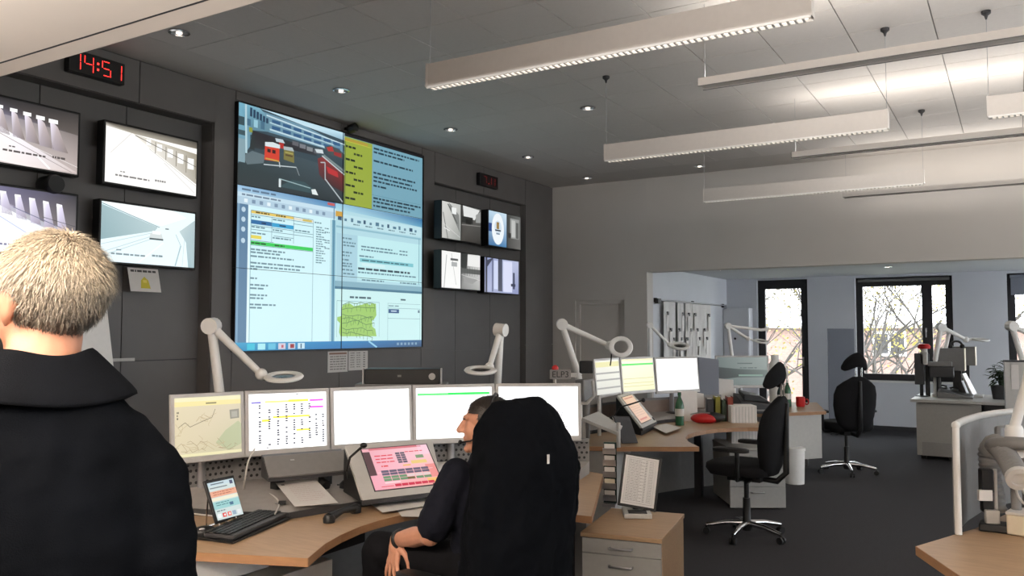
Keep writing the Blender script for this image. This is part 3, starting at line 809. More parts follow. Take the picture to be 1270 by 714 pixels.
a.poly([(.35, .11), (.39, .105), (.396, .122), (.36, .125)], (206, 216, 220), 5)
a.poly([(.4, .09), (.43, .075), (.48, .085), (.507, .1), (.507, .125), (.42, .12)], (70, 78, 80), 4); a.poly([(.41, .09), (.44, .078), (.45, .1), (.42, .105)], (176, 58, 56), 5); a.poly([(.45, .1), (.49, .1), (.49, .12), (.45, .115)], (150, 48, 50), 5)
a.poly([(.365, .15), (.395, .135), (.507, .2), (.507, .28), (.41, .25), (.375, .22)], [(120, 52, 54), (150, 60, 60), (120, 44, 46), (70, 34, 38), (60, 40, 44), (96, 44, 50)], 4)
a.poly([(.41, .175), (.47, .19), (.475, .215), (.42, .205)], (184, 48, 52), 5); a.line((.387, .133), (.507, .195), .006, (190, 200, 204), 6); a.line((.395, .128), (.507, .18), .01, (120, 136, 136), 5)
a.line((.38, .165), (.403, .16), .005, (180, 190, 194), 6); a.line((.403, .16), (.405, .24), .005, (176, 186, 190), 6); a.line((.405, .235), (.5, .325), .006, (176, 186, 190), 6)
a.poly([(.18, .31), (.24, .27), (.3, .268), (.345, .29), (.36, .312)], (52, 78, 84), 5); a.line((.184, .276), (.184, .312), .01, (216, 226, 228), 6); a.poly([(.335, .295), (.355, .29), (.37, .315), (.34, .315)], (226, 234, 234), 6); a.line((.18, .276), (.33, .29), .004, (150, 176, 180), 6)
obj('yard_picture', a.g, M['scr'], t)
a = vart()   # duty table
a.rect(.507, .012, .995, .333, (116, 164, 182), 0); a.rect(.507, .014, .668, .333, (150, 168, 62), 1); a.rect(.507, .0, .995, .0125, (24, 22, 26), 1)
a.rect(.507, .02, .64, .032, (176, 150, 60), 2); a.rect(.507, .033, .663, .036, (196, 190, 70), 2); a.rect(.507, .022, .515, .33, (110, 130, 60), 2)
for k in range(5):
    v = .058 + k * .0605; a.text(.515, .57, v, .010, (30, 40, 30), 3, .02); 
    if k < 4: a.text(.56, .616, v + .028, .010, (44, 56, 30), 3, .02)
for u1, v in ((.97, .032), (.87, .05), (.928, .0925), (.945, .151), (.923, .172), (.962, .191), (.754, .2145), (.984, .275), (.941, .292), (.919, .312)): a.text(.676, u1, v, .009, (34, 60, 74), 3, .026)
a.rect(.668, .26, .985, .262, (90, 136, 152), 2)
obj('duty_table', a.g, M['scr'], t)
SK = (150, 196, 222)
a = vart()   # document window
a.rect(0, .333, .463, .966, (206, 240, 246), 0)
a.poly([(0, .334), (.463, .334), (.463, .36), (0, .36)], [(150, 190, 224), (60, 124, 176), (96, 150, 190), (170, 206, 230)], 1)
a.text(.02, .17, .348, .008, (90, 116, 140), 2, .03); a.rect(.42, .338, .458, .35, (196, 90, 90), 2); a.rect(.06, .332, .36, .334, (40, 60, 80), 2)
a.rect(0, .36, .463, .378, (196, 222, 236), 1); a.text(.02, .19, .369, .007, (110, 130, 150), 2, .022)
a.rect(0, .378, .463, .408, (176, 204, 222), 1)
for k in range(12): a.rect(.03 + k * .033, .385, .045 + k * .033, .4, (120, 146, 170) if k % 3 else (226, 240, 246), 2)
a.rect(0, .408, .048, .966, (84, 122, 154), 1); a.rect(.003, .408, .012, .966, (120, 158, 186), 2); a.rect(.048, .408, .056, .966, (222, 244, 248), 1)
for v in (.43, .47, .51, .556): a.poly([(.028 + .009 * math.cos(k * PI / 4), v + .011 * math.sin(k * PI / 4)) for k in range(8)], (186, 210, 226), 3)
a.rect(.06, .429, .252, .44, (226, 196, 96), 2); a.rect(.252, .431, .347, .441, (226, 222, 206), 2); a.rect(.295, .431, .34, .441, (206, 184, 96), 3)
a.text(.08, .14, .434, .006, (90, 70, 20), 4, .015); a.text(.17, .22, .434, .006, (90, 70, 20), 4, .015)
a.rect(.06, .466, .152, .483, (36, 104, 160), 2); a.rect(.152, .467, .252, .484, (52, 158, 206), 2); a.text(.105, .125, .475, .006, (16, 44, 80), 4); a.text(.185, .215, .475, .006, (16, 54, 90), 4)
a.rect(.06, .529, .106, .543, (226, 210, 84), 2); a.rect(.06, .553, .347, .568, (42, 202, 82), 2); a.text(.062, .13, .561, .006, (10, 70, 26), 4, .015); a.text(.165, .21, .561, .006, (10, 70, 26), 4, .015)
for q in ((.06, .444, .347), (.06, .488, .252), (.06, .505, .252), (.06, .549, .16), (.25, .458, .347), (.25, .493, .347), (.25, .505, .347), (.16, .521, .252), (.06, .427, .347), (.06, .569, .347)): a.rect(q[0], q[1], q[2], q[1] + .002, (70, 110, 126), 3)
for q in ((.15, .444, .55), (.251, .427, .545), (.347, .43, .966), (.059, .429, .966), (.437, .414, .966), (.444, .414, .966)): a.rect(q[0], q[1], q[0] + .0018, q[2], (96, 136, 152), 3)
TXT = (104, 138, 150)
for q in ((.062, .1, .453), (.155, .21, .453), (.062, .12, .495), (.155, .2, .497), (.062, .13, .52), (.155, .24, .53), (.258, .33, .485), (.354, .392, .438)): a.text(q[0], q[1], q[2], .006, TXT, 4, .016)
for k in range(16): a.text(.362, .392 + .01 * (k % 3), .458 + k * .0105, .005, TXT, 4, .012)
for v in (.458, .475, .512, .522, .548): a.text(.406, .432, v, .005, TXT, 4, .012)
for u1, v in ((.213, .587), (.192, .599), (.254, .615), (.307, .642), (.284, .657), (.09, .667), (.092, .705), (.142, .732), (.121, .746), (.137, .773), (.122, .786), (.179, .812), (.117, .825)): a.text(.059, u1, v, .007, TXT, 4, .02)
a.rect(.445, .414, .463, .966, (116, 168, 190), 3); a.rect(.452, .36, .456, .966, (60, 112, 140), 4)
obj('document_window', a.g, M['scr'], t)
a = vart()   # mail window
a.rect(.463, .333, .995, .726, (176, 216, 226), 0)
a.poly([(.463, .334), (.995, .334), (.995, .378), (.463, .36)], [(150, 200, 224), (44, 108, 160), (104, 164, 196), (170, 214, 230)], 1)
a.rect(.463, .37, .5, .395, (206, 160, 66), 2); a.rect(.5, .38, .985, .43, (190, 224, 232), 2); a.rect(.467, .436, .987, .445, (140, 186, 202), 2); a.rect(.587, .47, .985, .676, (190, 232, 236), 2); a.rect(.47, .47, .585, .69, (166, 206, 220), 2)
for k in range(14): a.rect(.475 + k * .036, .392 + .006 * (k % 2), .488 + k * .036 + .008 * (k % 3 == 0), .41, (84, 124, 146) if k % 4 else (52, 84, 110), 3)
for k in range(6): a.text(.56 + .07 * k, .6 + .07 * k, .42, .006, TXT, 4, .014)
for q in ((.499, .553, .49), (.505, .575, .509), (.506, .575, .523), (.5, .558, .555), (.5, .541, .57), (.5, .541, .59), (.5, .555, .607), (.5, .555, .619), (.5, .559, .636), (.507, .569, .654), (.607, .798, .518), (.607, .83, .533), (.842, .895, .517), (.842, .895, .534), (.596, .68, .564), (.59, .955, .642), (.612, .745, .677), (.847, .955, .677)): a.text(q[0], q[1], q[2], .007, (96, 132, 146), 4, .02)
a.rect(.6, .574, .935, .592, (126, 196, 206), 3); a.text(.612, .9, .583, .006, (52, 100, 110), 4, .03); a.text(.59, .921, .624, .010, (40, 66, 78), 4, .03); a.rect(.612, .597, .75, .61, (206, 236, 238), 3); a.rect(.463, .69, .995, .715, (130, 172, 188), 3); a.rect(.463, .715, .995, .727, (66, 116, 140), 3)
a.rect(.972, .44, .976, .68, (110, 160, 176), 3)
obj('mail_window', a.g, M['scr'], t)
a = vart()   # map window and task bar
a.rect(.463, .726, .995, .966, (198, 234, 234), 0)
a.poly([(.507, .801), (.544, .79), (.57, .804), (.615, .795), (.641, .786), (.664, .796), (.667, .788), (.697, .787), (.701, .844), (.685, .866), (.675, .869), (.678, .899), (.695, .91), (.703, .945), (.497, .944), (.488, .925), (.493, .884), (.478, .871), (.478, .856), (.502, .851), (.499, .827)], (152, 196, 96), 1)
rr = random.Random(4)
for j in range(7):
    v = .80 + j * .021; u = .505
    while u < .67:
        nu = u + rr.uniform(.015, .03); nv = v + rr.uniform(-.009, .009)
        a.line((u, v), (nu, nv), .0025, (86, 128, 66), 2, 1.2); a.line((nu, nv), (nu + rr.uniform(-.008, .008), nv + .02), .0022, (86, 128, 66), 3, 1.2); u, v = nu, nv
a.text(.545, .667, .762, .009, (60, 90, 100), 3, .03); a.text(.852, .89, .762, .008, (60, 90, 100), 3, .03)
for q in ((.474, .78, .718, .782), (.77, .805, .982, .807), (.77, .782, .985, .7835), (.77, .856, .982, .858)): a.rect(*q, (110, 156, 166), 3)
for q in ((.474, .78, .9475), (.717, .78, .9475), (.77, .782, .966), (.982, .805, .966)): a.rect(q[0], q[1], q[0] + .0015, q[2], (110, 156, 166), 3)
a.text(.775, .84, .795, .005, TXT, 4); a.rect(.774, .811, .842, .831, (28, 78, 128), 4); a.rect(.79, .818, .826, .823, (206, 226, 240), 5); a.rect(.968, .812, .98, .826, (90, 120, 136), 4)
obj('map_window', a.g, M['scr'], t)
a = vart()
a.poly([(0, .966), (.43, .966), (.995, .966), (.995, 1), (.43, 1), (0, 1)], [(60, 160, 200), (26, 128, 186), (34, 92, 140), (24, 66, 108), (16, 110, 172), (40, 140, 186)], 1)
for k, c in enumerate(((60, 190, 214), (170, 230, 236), (96, 186, 216), (206, 200, 214), (196, 206, 220), (196, 224, 236))):
    u = .052 + k * .0455; a.rect(u, .971, u + .033, .996, c, 2)
a.rect(.243, .975, .262, .992, (150, 44, 52), 3); a.rect(.202, .978, .212, .99, (190, 84, 96), 3); a.rect(.292, .974, .298, .994, (40, 92, 120), 3); a.line((.656, .968), (.705, .998), .008, (150, 206, 230), 2)
for k in range(6): a.rect(.83 + k * .024, .978, .843 + k * .024, .99, (126, 160, 184), 2)
obj('task_bar', a.g, M['scr'], t)
g = G()
g.span((VX + .0005, VY0 + pw - .003, VZ0), (VX + .007, VY0 + pw + .003, VZ1))
for j in (1, 2): g.span((VX + .0005, VY0, VZ0 + j * ph - .002), (VX + .007, VY1, VZ0 + j * ph + .002))
for y in (VY0, VY1 - .008): g.span((VX + .0005, y, VZ0), (VX + .008, y + .008, VZ1))
for z in (VZ0, VZ1 - .008): g.span((VX + .0005, VY0, z), (VX + .008, VY1, z + .008))
obj('bezel', g, M['black'], t)

t = thing('surveillance_camera', 'small black camera at the top edge of the video wall', 'camera', (-5.86, 6.48, 3.66))
g = G(); g.lathe([(.0, -.05), (.035, -.05), (.045, -.03), (.045, .05), (.03, .06), (.0, .06)], (-5.84, 6.48, 3.695), 16, Mx.Rotation(R(80), 3, 'Y')); obj('housing', g, M['black'], t, smooth=True)
g = G(); g.box((-5.90, 6.48, 3.70), (.07, .03, .03)); obj('bracket', g, M['black'], t)

def sheet(name, label, cat, o3, U, W, group=None, cols=None, rows=9, th=.002):
    """a sheet of paper: o3 top left, U across, W down"""
    o3, U, W = V(o3), V(U), V(W)
    t = thing(name, label, cat, o3 + W, group=group)
    g = G(); g.slab([o3, o3 + W, o3 + W + U, o3 + U], th); obj('sheet', g, M['paper'], t)
    a = Art(o3, U, W)
    if cols: cols(a)
    else:
        for k in range(rows): a.text(.12, rnd.uniform(.6, .9), .12 + k * .8 / rows, .25 / rows, (120, 118, 116), 1, .1)
    obj('print', a.g, M['print'], t)
    return t
def sign_art(a):
    a.text(.08, .92, .13, .09, (70, 68, 66), 1, .12)
    a.poly([(.5, .36), (.62, .52), (.66, .86), (.34, .86), (.38, .52)], (206, 190, 60), 1); a.rect(.44, .5, .56, .62, (230, 214, 110), 2)
sheet('notice_sign', 'small white notice with yellow emblem below the pale-road screen', 'sign', (-6.02, 4.085, 2.105), (0, .275, 0), (.05, 0, -.19), cols=sign_art)
def tab(a):
    a.rect(.06, .06, .94, .15, (150, 120, 104), 1)
    for k in range(6): a.text(.1, .9, .25 + k * .12, .05, (140, 136, 132), 1, .14)
sheet('notice_sheet', 'left of two pale paper lists taped under the video wall', 'paper', (-5.937, 6.262, 1.395), (0, .292, 0), (0, 0, -.212), cols=tab, group='lists under the video wall')
def tab2(a):
    for k in range(7):
        a.text(.08, .3, .1 + k * .12, .05, (150, 146, 142), 1, .1); a.text(.4, .6, .1 + k * .12, .05, (150, 146, 142), 1, .1); a.rect(.75, .08 + k * .12, .85, .13 + k * .12, (110, 106, 104), 1)
sheet('notice_sheet', 'right of two pale paper lists taped under the video wall', 'paper', (-5.937, 6.568, 1.392), (0, .298, 0), (0, 0, -.2), cols=tab2, group='lists under the video wall')

t = thing('flip_chart', 'white flip chart with black clamp bar behind the standing man', 'flip chart', (-5.5, 3.45, 0))
g = G(); g.slab([(-5.62, 3.03, 1.80), (-5.52, 3.00, .78), (-5.52, 3.74, .78), (-5.62, 3.655, 1.80)], .02); obj('board', g, M['white'], t)
g = G(); g.slab([(-5.60, 3.05, 1.84), (-5.59, 3.05, 1.785), (-5.59, 3.66, 1.785), (-5.60, 3.66, 1.84)], .03); obj('clamp_bar', g, M['black'], t)
for a_, b_ in (((-5.56, 3.1, .9), (-5.40, 2.85, 0)), ((-5.56, 3.66, .9), (-5.40, 3.85, 0)), ((-5.65, 3.38, 1.7), (-5.95, 3.38, 0))):
    g = G(); g.tube([a_, b_], .014, 8); obj('leg', g, M['alu'], t, smooth=True)

# ---------------------------------------------------------------- workstations
def console(name, label, outline, lip, gri, zt=.74, holes=True, riser='mid', body=(), group='curved control consoles'):
    cx = sum(p[0] for p in outline) / len(outline); cy = sum(p[1] for p in outline) / len(outline)
    t = thing(name, label, 'desk', (cx, cy, 0), group=group)
    g = G(); g.prism(outline, zt - .032, zt); obj('worktop', g, M['wood'], t)
    g = G()
    n = len(outline)
    for i in range(n):
        a, b = V((*outline[i], 0)), V((*outline[(i + 1) % n], 0)); d = (b - a).normalized(); o = V((d.y, -d.x, 0)) * .003
        g.slab([a + o + V((0, 0, zt - .033)), b + o + V((0, 0, zt - .033)), b + o + V((0, 0, zt + .0005)), a + o + V((0, 0, zt + .0005))], .003)
    obj('edge_band', g, M['woodedge'], t)['kind'] = 'stuff'
    zl, zg = zt + .028, zt + .075
    for k in range(len(lip) - 1):
        a, b, c, d = (V((*lip[k], zl)), V((*lip[k + 1], zl)), V((*gri[k + 1], zg)), V((*gri[k], zg)))
        e = [V((p.x, p.y, zt)) for p in (a, b, c, d)]
        g = G(); g.add([a, b, c, d] + e, [(0, 1, 2, 3), (7, 6, 5, 4), (4, 5, 1, 0), (5, 6, 2, 1), (6, 7, 3, 2), (7, 4, 0, 3)])
        obj('sloped_panel', g, M['console'], t)
        g = G(); q = (b - a).normalized(); o = V((q.y, -q.x, 0)) * .006
        g.slab([V((a.x, a.y, zt + .001)) + o, V((b.x, b.y, zt + .001)) + o, b + o + V((0, 0, .002)), a + o + V((0, 0, .002))], .012); obj('lip_rail', g, M['dark'], t)
        # perforated riser behind
        u = (c - d); L = u.length; u.normalize(); nn = V((u.y, -u.x, 0))
        h = .135
        g = G(); g.slab([d, c, c + V((0, 0, h)), d + V((0, 0, h))], .02); rp = obj('riser_panel', g, M[riser], t)
        if holes:
            g = G(); nx = int(L / .030)
            for i in range(nx):
                for j in range(4):
                    p = d + u * (.02 + (i + .25 + .5 * (j % 2)) * .030) + V((0, 0, .022 + j * .030)) + nn * .0015
                    r = .0085
                    g.add([p + u * (r * math.cos(q * PI / 3)) + V((0, 0, r * math.sin(q * PI / 3))) for q in range(6)], [tuple(range(6))])
            obj('perforation', g, M['black'], rp)['kind'] = 'stuff'
    g = G()
    for k in range(len(gri) - 1):
        a, b = V((*gri[k], zg + .135)), V((*gri[k + 1], zg + .135)); u = (b - a).normalized(); o = V((-u.y, u.x, 0))
        g.slab([a, b, b + o * .16 - V((0, 0, .03)), a + o * .16 - V((0, 0, .03))], .02)
        g.slab([b + o * .16 - V((0, 0, .8)), a + o * .16 - V((0, 0, .8)), a + o * .16 - V((0, 0, .03)), b + o * .16 - V((0, 0, .03))], .02)
    obj('rear_hood', g, M['mid'], t)
    g = G()
    for k in range(len(lip) - 1):
        a, b = V((*gri[k], 0)).lerp(V((*lip[k], 0)), .35), V((*gri[k + 1], 0)).lerp(V((*lip[k + 1], 0)), .35)
        g.slab([a + V((0, 0, .06)), b + V((0, 0, .06)), b + V((0, 0, zt - .034)), a + V((0, 0, zt - .034))], .02)
    obj('modesty_panel', g, M['mid'], t)
    for a, b, z0, z1, m in body:
        g = G(); g.span((a[0], a[1], z0), (b[0], b[1], z1)); obj('support_cabinet', g, M[m], t, bevel=.003)
    for p in (lip[0], lip[-1]):
        g = G(); g.box((p[0], p[1], (zt - .032) / 2), (.07, .07, zt - .032)); obj('leg', g, M['dark'], t)
    return t
LIP1 = [(-3.52, 2.58), (-3.12, 2.68), (-2.88, 2.80), (-2.81, 3.05), (-2.68, 3.52), (-2.40, 3.92), (-2.13, 4.10)]
GRI1 = [(-3.62, 2.60), (-3.53, 3.04), (-3.46, 3.20), (-3.29, 3.50), (-3.05, 3.92), (-2.71, 4.30), (-2.24, 4.62)]
console('control_console', 'near curved control console with beech worktop and five bright screens',
        [(-3.75, 1.86), (-2.77, 2.195), (-2.33, 2.36), (-2.425, 2.55), (-2.475, 2.70), (-2.505, 2.85), (-2.512, 2.99), (-2.495, 3.15), (-2.45, 3.30), (-2.36, 3.42), (-2.2, 3.5), (-2.0, 3.545), (-1.72, 3.565), (-2.16, 4.64), (-2.45, 4.75), (-2.95, 4.32), (-3.3, 3.85), (-3.58, 3.3), (-3.72, 2.7)],
        LIP1, GRI1, body=[((-2.66, 2.62), (-2.53, 2.92), .655, .70, 'black'), ((-3.45, 2.12), (-2.79, 2.60), .585, .705, 'white'), ((-3.40, 2.30), (-2.66, 2.85), 0, .58, 'white')])

def monitor(p1, p2, zb, zt, label, paint, group, m='scr_hi', tilt=.03, cat='monitor', case='bezel', stand=True, zdesk=.75, bez=.019):
    """p1, p2: left and right ends as the viewer in front sees them"""
    p1, p2 = V((*p1, 0)), V((*p2, 0)); u = (p2 - p1); w = u.length; u.normalize(); n = V((u.y, -u.x, 0)); c = (p1 + p2) / 2
    t = thing('monitor', label, cat, (c.x, c.y, zdesk if stand else zb), group=group)
    up = V((0, 0, 1)); dn = -n * tilt * 0
    bl, br, tr, tl = p1 + up * zb + n * tilt, p2 + up * zb + n * tilt, p2 + up * zt, p1 + up * zt
    f = (br - bl).cross(tl - bl).normalized()
    g = G(); g.slab([bl, br, tr, tl], .022); h = obj('housing', g, M[case], t, bevel=.004)
    g = G(); q = [bl.lerp(tr, .12), br.lerp(tl, .12), tr.lerp(bl, .12), tl.lerp(br, .12)]; g.slab([p - f * .022 for p in q], .03); obj('rear_cover', g, M['dark'], t, bevel=.008)
    U, W = tr - tl, bl - tl
    eu, ew = bez / U.length, bez / W.length
    a = Art(tl + U * eu + W * ew, U * (1 - 2 * eu), W * (1 - 2.6 * ew), .0005)
    paint(a)
    obj('picture', a.g, M[m], t)
    if stand:
        g = G(); cc = (bl + tr) / 2 - f * .05; g.tube([V((cc.x, cc.y, zdesk)) - n * .04, V((cc.x, cc.y, cc.z)) - n * .03], .022, 12); obj('stand_pole', g, M['alu'], t, smooth=True)
        g = G(); g.lathe([(.0, 0), (.10, 0), (.10, .008), (.03, .014), (0, .014)], (cc.x - n.x * .04, cc.y - n.y * .04, zdesk), 20); obj('stand_foot', g, M['dark'], t, smooth=True)
    return t
WH = (255, 255, 255)
def map_pic(a):
    a.poly([(0, 0), (1, 0), (1, 1), (0, 1)], [(226, 212, 176), (222, 208, 180), (206, 200, 164), (224, 210, 176)], 0)
    a.rect(0, 0, 1, .07, (240, 234, 190), 1); a.rect(0, .07, 1, .15, (244, 228, 160), 1); a.rect(0, .95, 1, 1, (238, 230, 184), 1); a.rect(.46, .1, .62, .125, (140, 130, 90), 2)
    a.poly([(.82, .25), (.97, .24), (.97, .40), (.83, .41)], (150, 146, 132), 2); a.rect(.85, .28, .94, .38, (176, 172, 158), 3)
    a.poly([(.6, .8), (.75, .6), (.95, .45), (1, .5), (1, .85), (.8, .95)], (190, 194, 156), 2)
    rr = random.Random(5)
    for k in range(16):
        p = (rr.random(), .2 + .7 * rr.random())
        for i in range(5):
            q = (min(.99, max(.01, p[0] + rr.uniform(-.12, .12))), min(.93, max(.17, p[1] + rr.uniform(-.1, .1)))); a.line(p, q, .005, (196, 176, 140) if k % 3 else (170, 150, 120), 3, 1.4); p = q
    for p, q in (((.05, .5), (.15, .42)), ((.15, .42), (.22, .5)), ((.22, .5), (.4, .42)), ((.4, .42), (.55, .36)), ((.55, .36), (.6, .22))): a.line(p, q, .008, (136, 126, 104), 4, 1.4)
    a.text(.03, .06, .25, .03, (90, 84, 70), 4, .02); a.text(.03, .05, .3, .03, (90, 84, 70), 4, .02); a.text(.03, .05, .35, .03, (90, 84, 70), 4, .02)
def sheet_pic(a):
    a.rect(0, 0, 1, 1, WH, 0)
    Y, P = (255, 232, 70), (214, 66, 200)
    a.rect(.2, .13, .5, .165, (255, 242, 130), 1); a.rect(.5, .12, .76, .165, Y, 1); a.rect(.78, .13, .96, .165, P, 1); a.rect(.78, .255, .96, .29, P, 1)
    a.rect(.16, .46, .26, .5, Y, 1); a.rect(.30, .41, .78, .445, Y, 1); a.rect(.60, .66, .78, .695, Y, 1); a.rect(.03, .14, .15, .17, (110, 100, 190), 1)
    rr = random.Random(3)
    for u in (.12, .24, .35, .46, .56, .66, .76, .85, .94):
        for k in range(18):
            v = .2 + k * .041
            if rr.random() < .62 and not (u > .8 and v < .38): a.rect(u, v, u + rr.uniform(.022, .034), v + .026, (56, 56, 70), 2)
    for k in range(12): a.rect(.02, .22 + k * .055, .03, .235 + k * .055, (196, 196, 206), 2)
    a.rect(.6, .015, .63, .035, (120, 120, 120), 1); a.rect(.66, .015, .69, .03, (150, 150, 150), 1); a.rect(.0, .045, 1, .05, (206, 206, 206), 1); a.rect(.22, .955, .24, .975, (90, 90, 90), 1); a.rect(.0, .93, 1, .934, (214, 214, 214), 1)
def white_pic(a):
    a.rect(0, 0, 1, 1, WH, 0); a.rect(.02, .115, .98, .135, (250, 246, 190), 1); a.rect(.1, .06, .5, .067, (236, 236, 236), 1); a.rect(.6, .97, .95, .98, (232, 232, 232), 1)
def green_pic(a):
    a.rect(0, 0, 1, 1, WH, 0); a.rect(.02, .105, .42, .15, (96, 216, 120), 1); a.rect(.42, .10, .97, .148, (34, 208, 84), 1); a.text(.2, .85, .05, .012, (226, 226, 226), 1, .05); a.text(.2, .75, .19, .012, (214, 224, 214), 1, .06)
def dots_pic(a):
    a.rect(0, 0, 1, 1, WH, 0)
    for u, v in ((.74, .5), (.79, .53), (.78, .57), (.72, .60), (.75, .66), (.8, .72), (.84, .80), (.86, .86), (.8, .9)): a.rect(u, v, u + .022, v + .02, (150, 150, 156), 1)
    a.text(.5, .62, .05, .012, (232, 232, 232), 1)
GM = 'monitors on the near console'
TOP = [(-3.555, 2.655), (-3.446, 3.022), (-3.231, 3.425), (-2.995, 3.850), (-2.665, 4.222), (-2.24, 4.515)]
def pair(a, b, e=.003):
    a, b = V(a), V(b); d = (b - a).normalized() * e
    return (a + d)[:], (b - d)[:]
for k, (lab, pic, m) in enumerate((('monitor showing a beige road map, leftmost on the near console', map_pic, 'scr'), ('monitor with a white table marked yellow and magenta', sheet_pic, 'scr_hi'), ('blank white monitor behind the pink touch panel, pale yellow line on top', white_pic, 'scr_hi'), ("white monitor with a green bar, behind the seated man's face", green_pic, 'scr_hi'), ('white monitor at the right end of the near console, beside the hung jacket', dots_pic, 'scr_hi'))):
    p, q = pair(TOP[k], TOP[k + 1]); monitor(p, q, .952, 1.290, lab, pic, GM, m, zdesk=.742)

# ---- pink touch panel
def pink_pic(a):
    a.poly([(0, 0), (1, 0), (1, 1), (0, 1)], [(240, 176, 186), (250, 206, 214), (246, 176, 160), (246, 170, 186)], 0)
    a.rect(0, .08, .1, .66, (92, 66, 70), 1); a.rect(.1, .0, .9, .05, (216, 120, 130), 1); a.rect(.84, .0, 1, .25, (250, 206, 220), 1)
    for k in range(3): a.text(.15, .42, .2 + .08 * k, .025, (226, 60, 76), 2, .06)
    a.text(.62, .9, .15, .02, (226, 60, 76), 2, .06); a.text(.2, .3, .46, .03, (226, 60, 60), 2, .05)
    for i in range(2):
        for j in range(5): a.rect(.47 + i * .075, .15 + j * .055, .535 + i * .075, .195 + j * .055, (96, 90, 104), 2)
    a.rect(.76, .25, .88, .33, (130, 156, 118), 2); a.rect(.66, .38, .9, .46, (240, 206, 130), 2); a.rect(.52, .46, .64, .5, (240, 190, 120), 2); a.rect(.12, .6, .95, .61, (250, 230, 234), 1)
    for i in range(6):
        for j in range(2): a.rect(.17 + i * .12, .56 + j * .065, .28 + i * .12, .615 + j * .065, (104, 96, 116), 2)
        for j in range(2):
            if (i, j) != (3, 1): a.rect(.17 + i * .12, .70 + j * .065, .28 + i * .12, .755 + j * .065, (110, 150, 112) if not (j == 0 and i > 2) else (230, 206, 206), 3)
    a.rect(.52, .765, .63, .82, (120, 100, 66), 3); a.rect(.17, .84, .4, .87, (250, 216, 220), 2)
    for i in range(6): a.rect(.3 + i * .1, .90, .39 + i * .1, .96, (206, 50, 78), 3)
    a.rect(.1, .93, .28, .945, (226, 60, 76), 3); a.rect(.8, .84, 1, .95, (248, 196, 120), 2); a.rect(.85, .5, 1, .82, (240, 150, 146), 1)
def touch_panel(bl, br, tl, tr, label, pic, m, inset, key=True, base_z=None, group='angled touch panels'):
    bl, br, tl, tr = V(bl), V(br), V(tl), V(tr)
    tr = tl + (br - bl).normalized() * (tr - tl).length
    c = (bl + br) / 2
    t = thing('touch_panel', label, 'touch screen', (c.x, c.y, bl.z), group=group)
    n = (br - bl).cross(tl - bl).normalized()
    g = G(); g.slab([bl, br, tr, tl], .018); obj('front_plate', g, M['lightgrey'], t, bevel=.003)
    g = G()
    zb = base_z if base_z else min(bl.z, br.z) - .012
    fl, fr = bl - n * .02, br - n * .02; kl, kr = tl - n * .02, tr - n * .02
    w = [V((p.x, p.y, zb)) for p in (fl, fr, kr, kl)]
    g.add([fl, fr, kr, kl] + w, [(0, 1, 2, 3), (7, 6, 5, 4), (4, 5, 1, 0), (5, 6, 2, 1), (6, 7, 3, 2), (7, 4, 0, 3)]); obj('wedge_case', g, M['black'], t)
    u0, u1, v0, v1 = inset
    U, W = tr - tl, bl - tl
    g = G(); a0 = tl + U * (u0 - .012) + W * (v0 - .015); g.slab([a0 + W * (v1 - v0 + .03), a0 + W * (v1 - v0 + .03) + U * (u1 - u0 + .024), a0 + U * (u1 - u0 + .024), a0], .002)
    g.v = [p + n * .0014 for p in g.v]; obj('screen_frame', g, M['dark'], t)
    a = Art(tl + U * u0 + W * v0 + n * .0018, U * (u1 - u0), W * (v1 - v0), .0003); pic(a); obj('picture', a.g, M[m], t)
    if key:
        g = G(); p = bl.lerp(br, .93) + (tl - bl) * .1; e1 = (br - bl).normalized() * .014; e2 = (tl - bl).normalized() * .022
        g.slab([p - e1 - e2 + n * .004, p + e1 - e2 + n * .004, p + e1 + e2 + n * .004, p - e1 + e2 + n * .004], .006); obj('key_switch', g, M['black'], t)
    g = G(); g.slab([bl - V((0, 0, .022)) + n * .002, br - V((0, 0, .022)) + n * .002, br + n * .002, bl + n * .002], .02); obj('front_lip', g, M['dark'], t)
    return t
touch_panel((-2.67, 3.06, .80), (-2.478, 3.452, .80), (-2.933, 3.223, 1.02), (-2.78, 3.694, 1.02), 'angled touch panel with a pink key screen on the near console', pink_pic, 'scr', (.16, .90, .10, .86))

# ---- gooseneck microphone, handset, headset
t = thing('desk_microphone', 'black gooseneck microphone beside the pink touch panel', 'microphone', (-3.025, 3.354, 0.800))
g = G(); b = V((-2.963, 3.285, 0.800)); g.lathe([(0, 0), (.045, 0), (.045, .02), (.03, .035), (0, .035)], b, 16); obj('base', g, M['black'], t, smooth=True)
g = G(); g.tube([b + V((0, 0, .03)), V((-2.728, 3.013, 0.944)), V((-2.700, 3.003, 1.008)), V((-2.640, 3.024, 1.063))], .006, 8); obj('gooseneck', g, M['black'], t, smooth=True)
g = G(); g.ball((-2.637, 3.026, 1.066), (.017, .017, .013)); obj('capsule', g, M['black'], t, smooth=True)
t = thing('telephone_handset', 'black handset lying on the beech worktop below the microphone', 'phone', (-2.739, 2.983, 0.742))
g = G(); p, q = V((-2.673, 2.838, 0.762)), V((-2.700, 3.045, 0.765)); g.tube([p, p.lerp(q, .2) + V((0, 0, .004)), p.lerp(q, .5) + V((0, 0, .010)), p.lerp(q, .8) + V((0, 0, .004)), q], [.022, .018, .013, .017, .022], 12); obj('grip', g, M['black'], t, smooth=True)
for e in (p, q):
    g = G(); g.lathe([(0, -.02), (.026, -.02), (.028, 0), (.02, .014), (0, .014)], e, 14); obj('ear_cup', g, M['black'], t, smooth=True)
t = thing('headset', 'black headset heaped on the sloped console beside the document', 'headset', (-2.930, 3.167, 0.790))
c = V((-3.024, 3.267, 0.830))
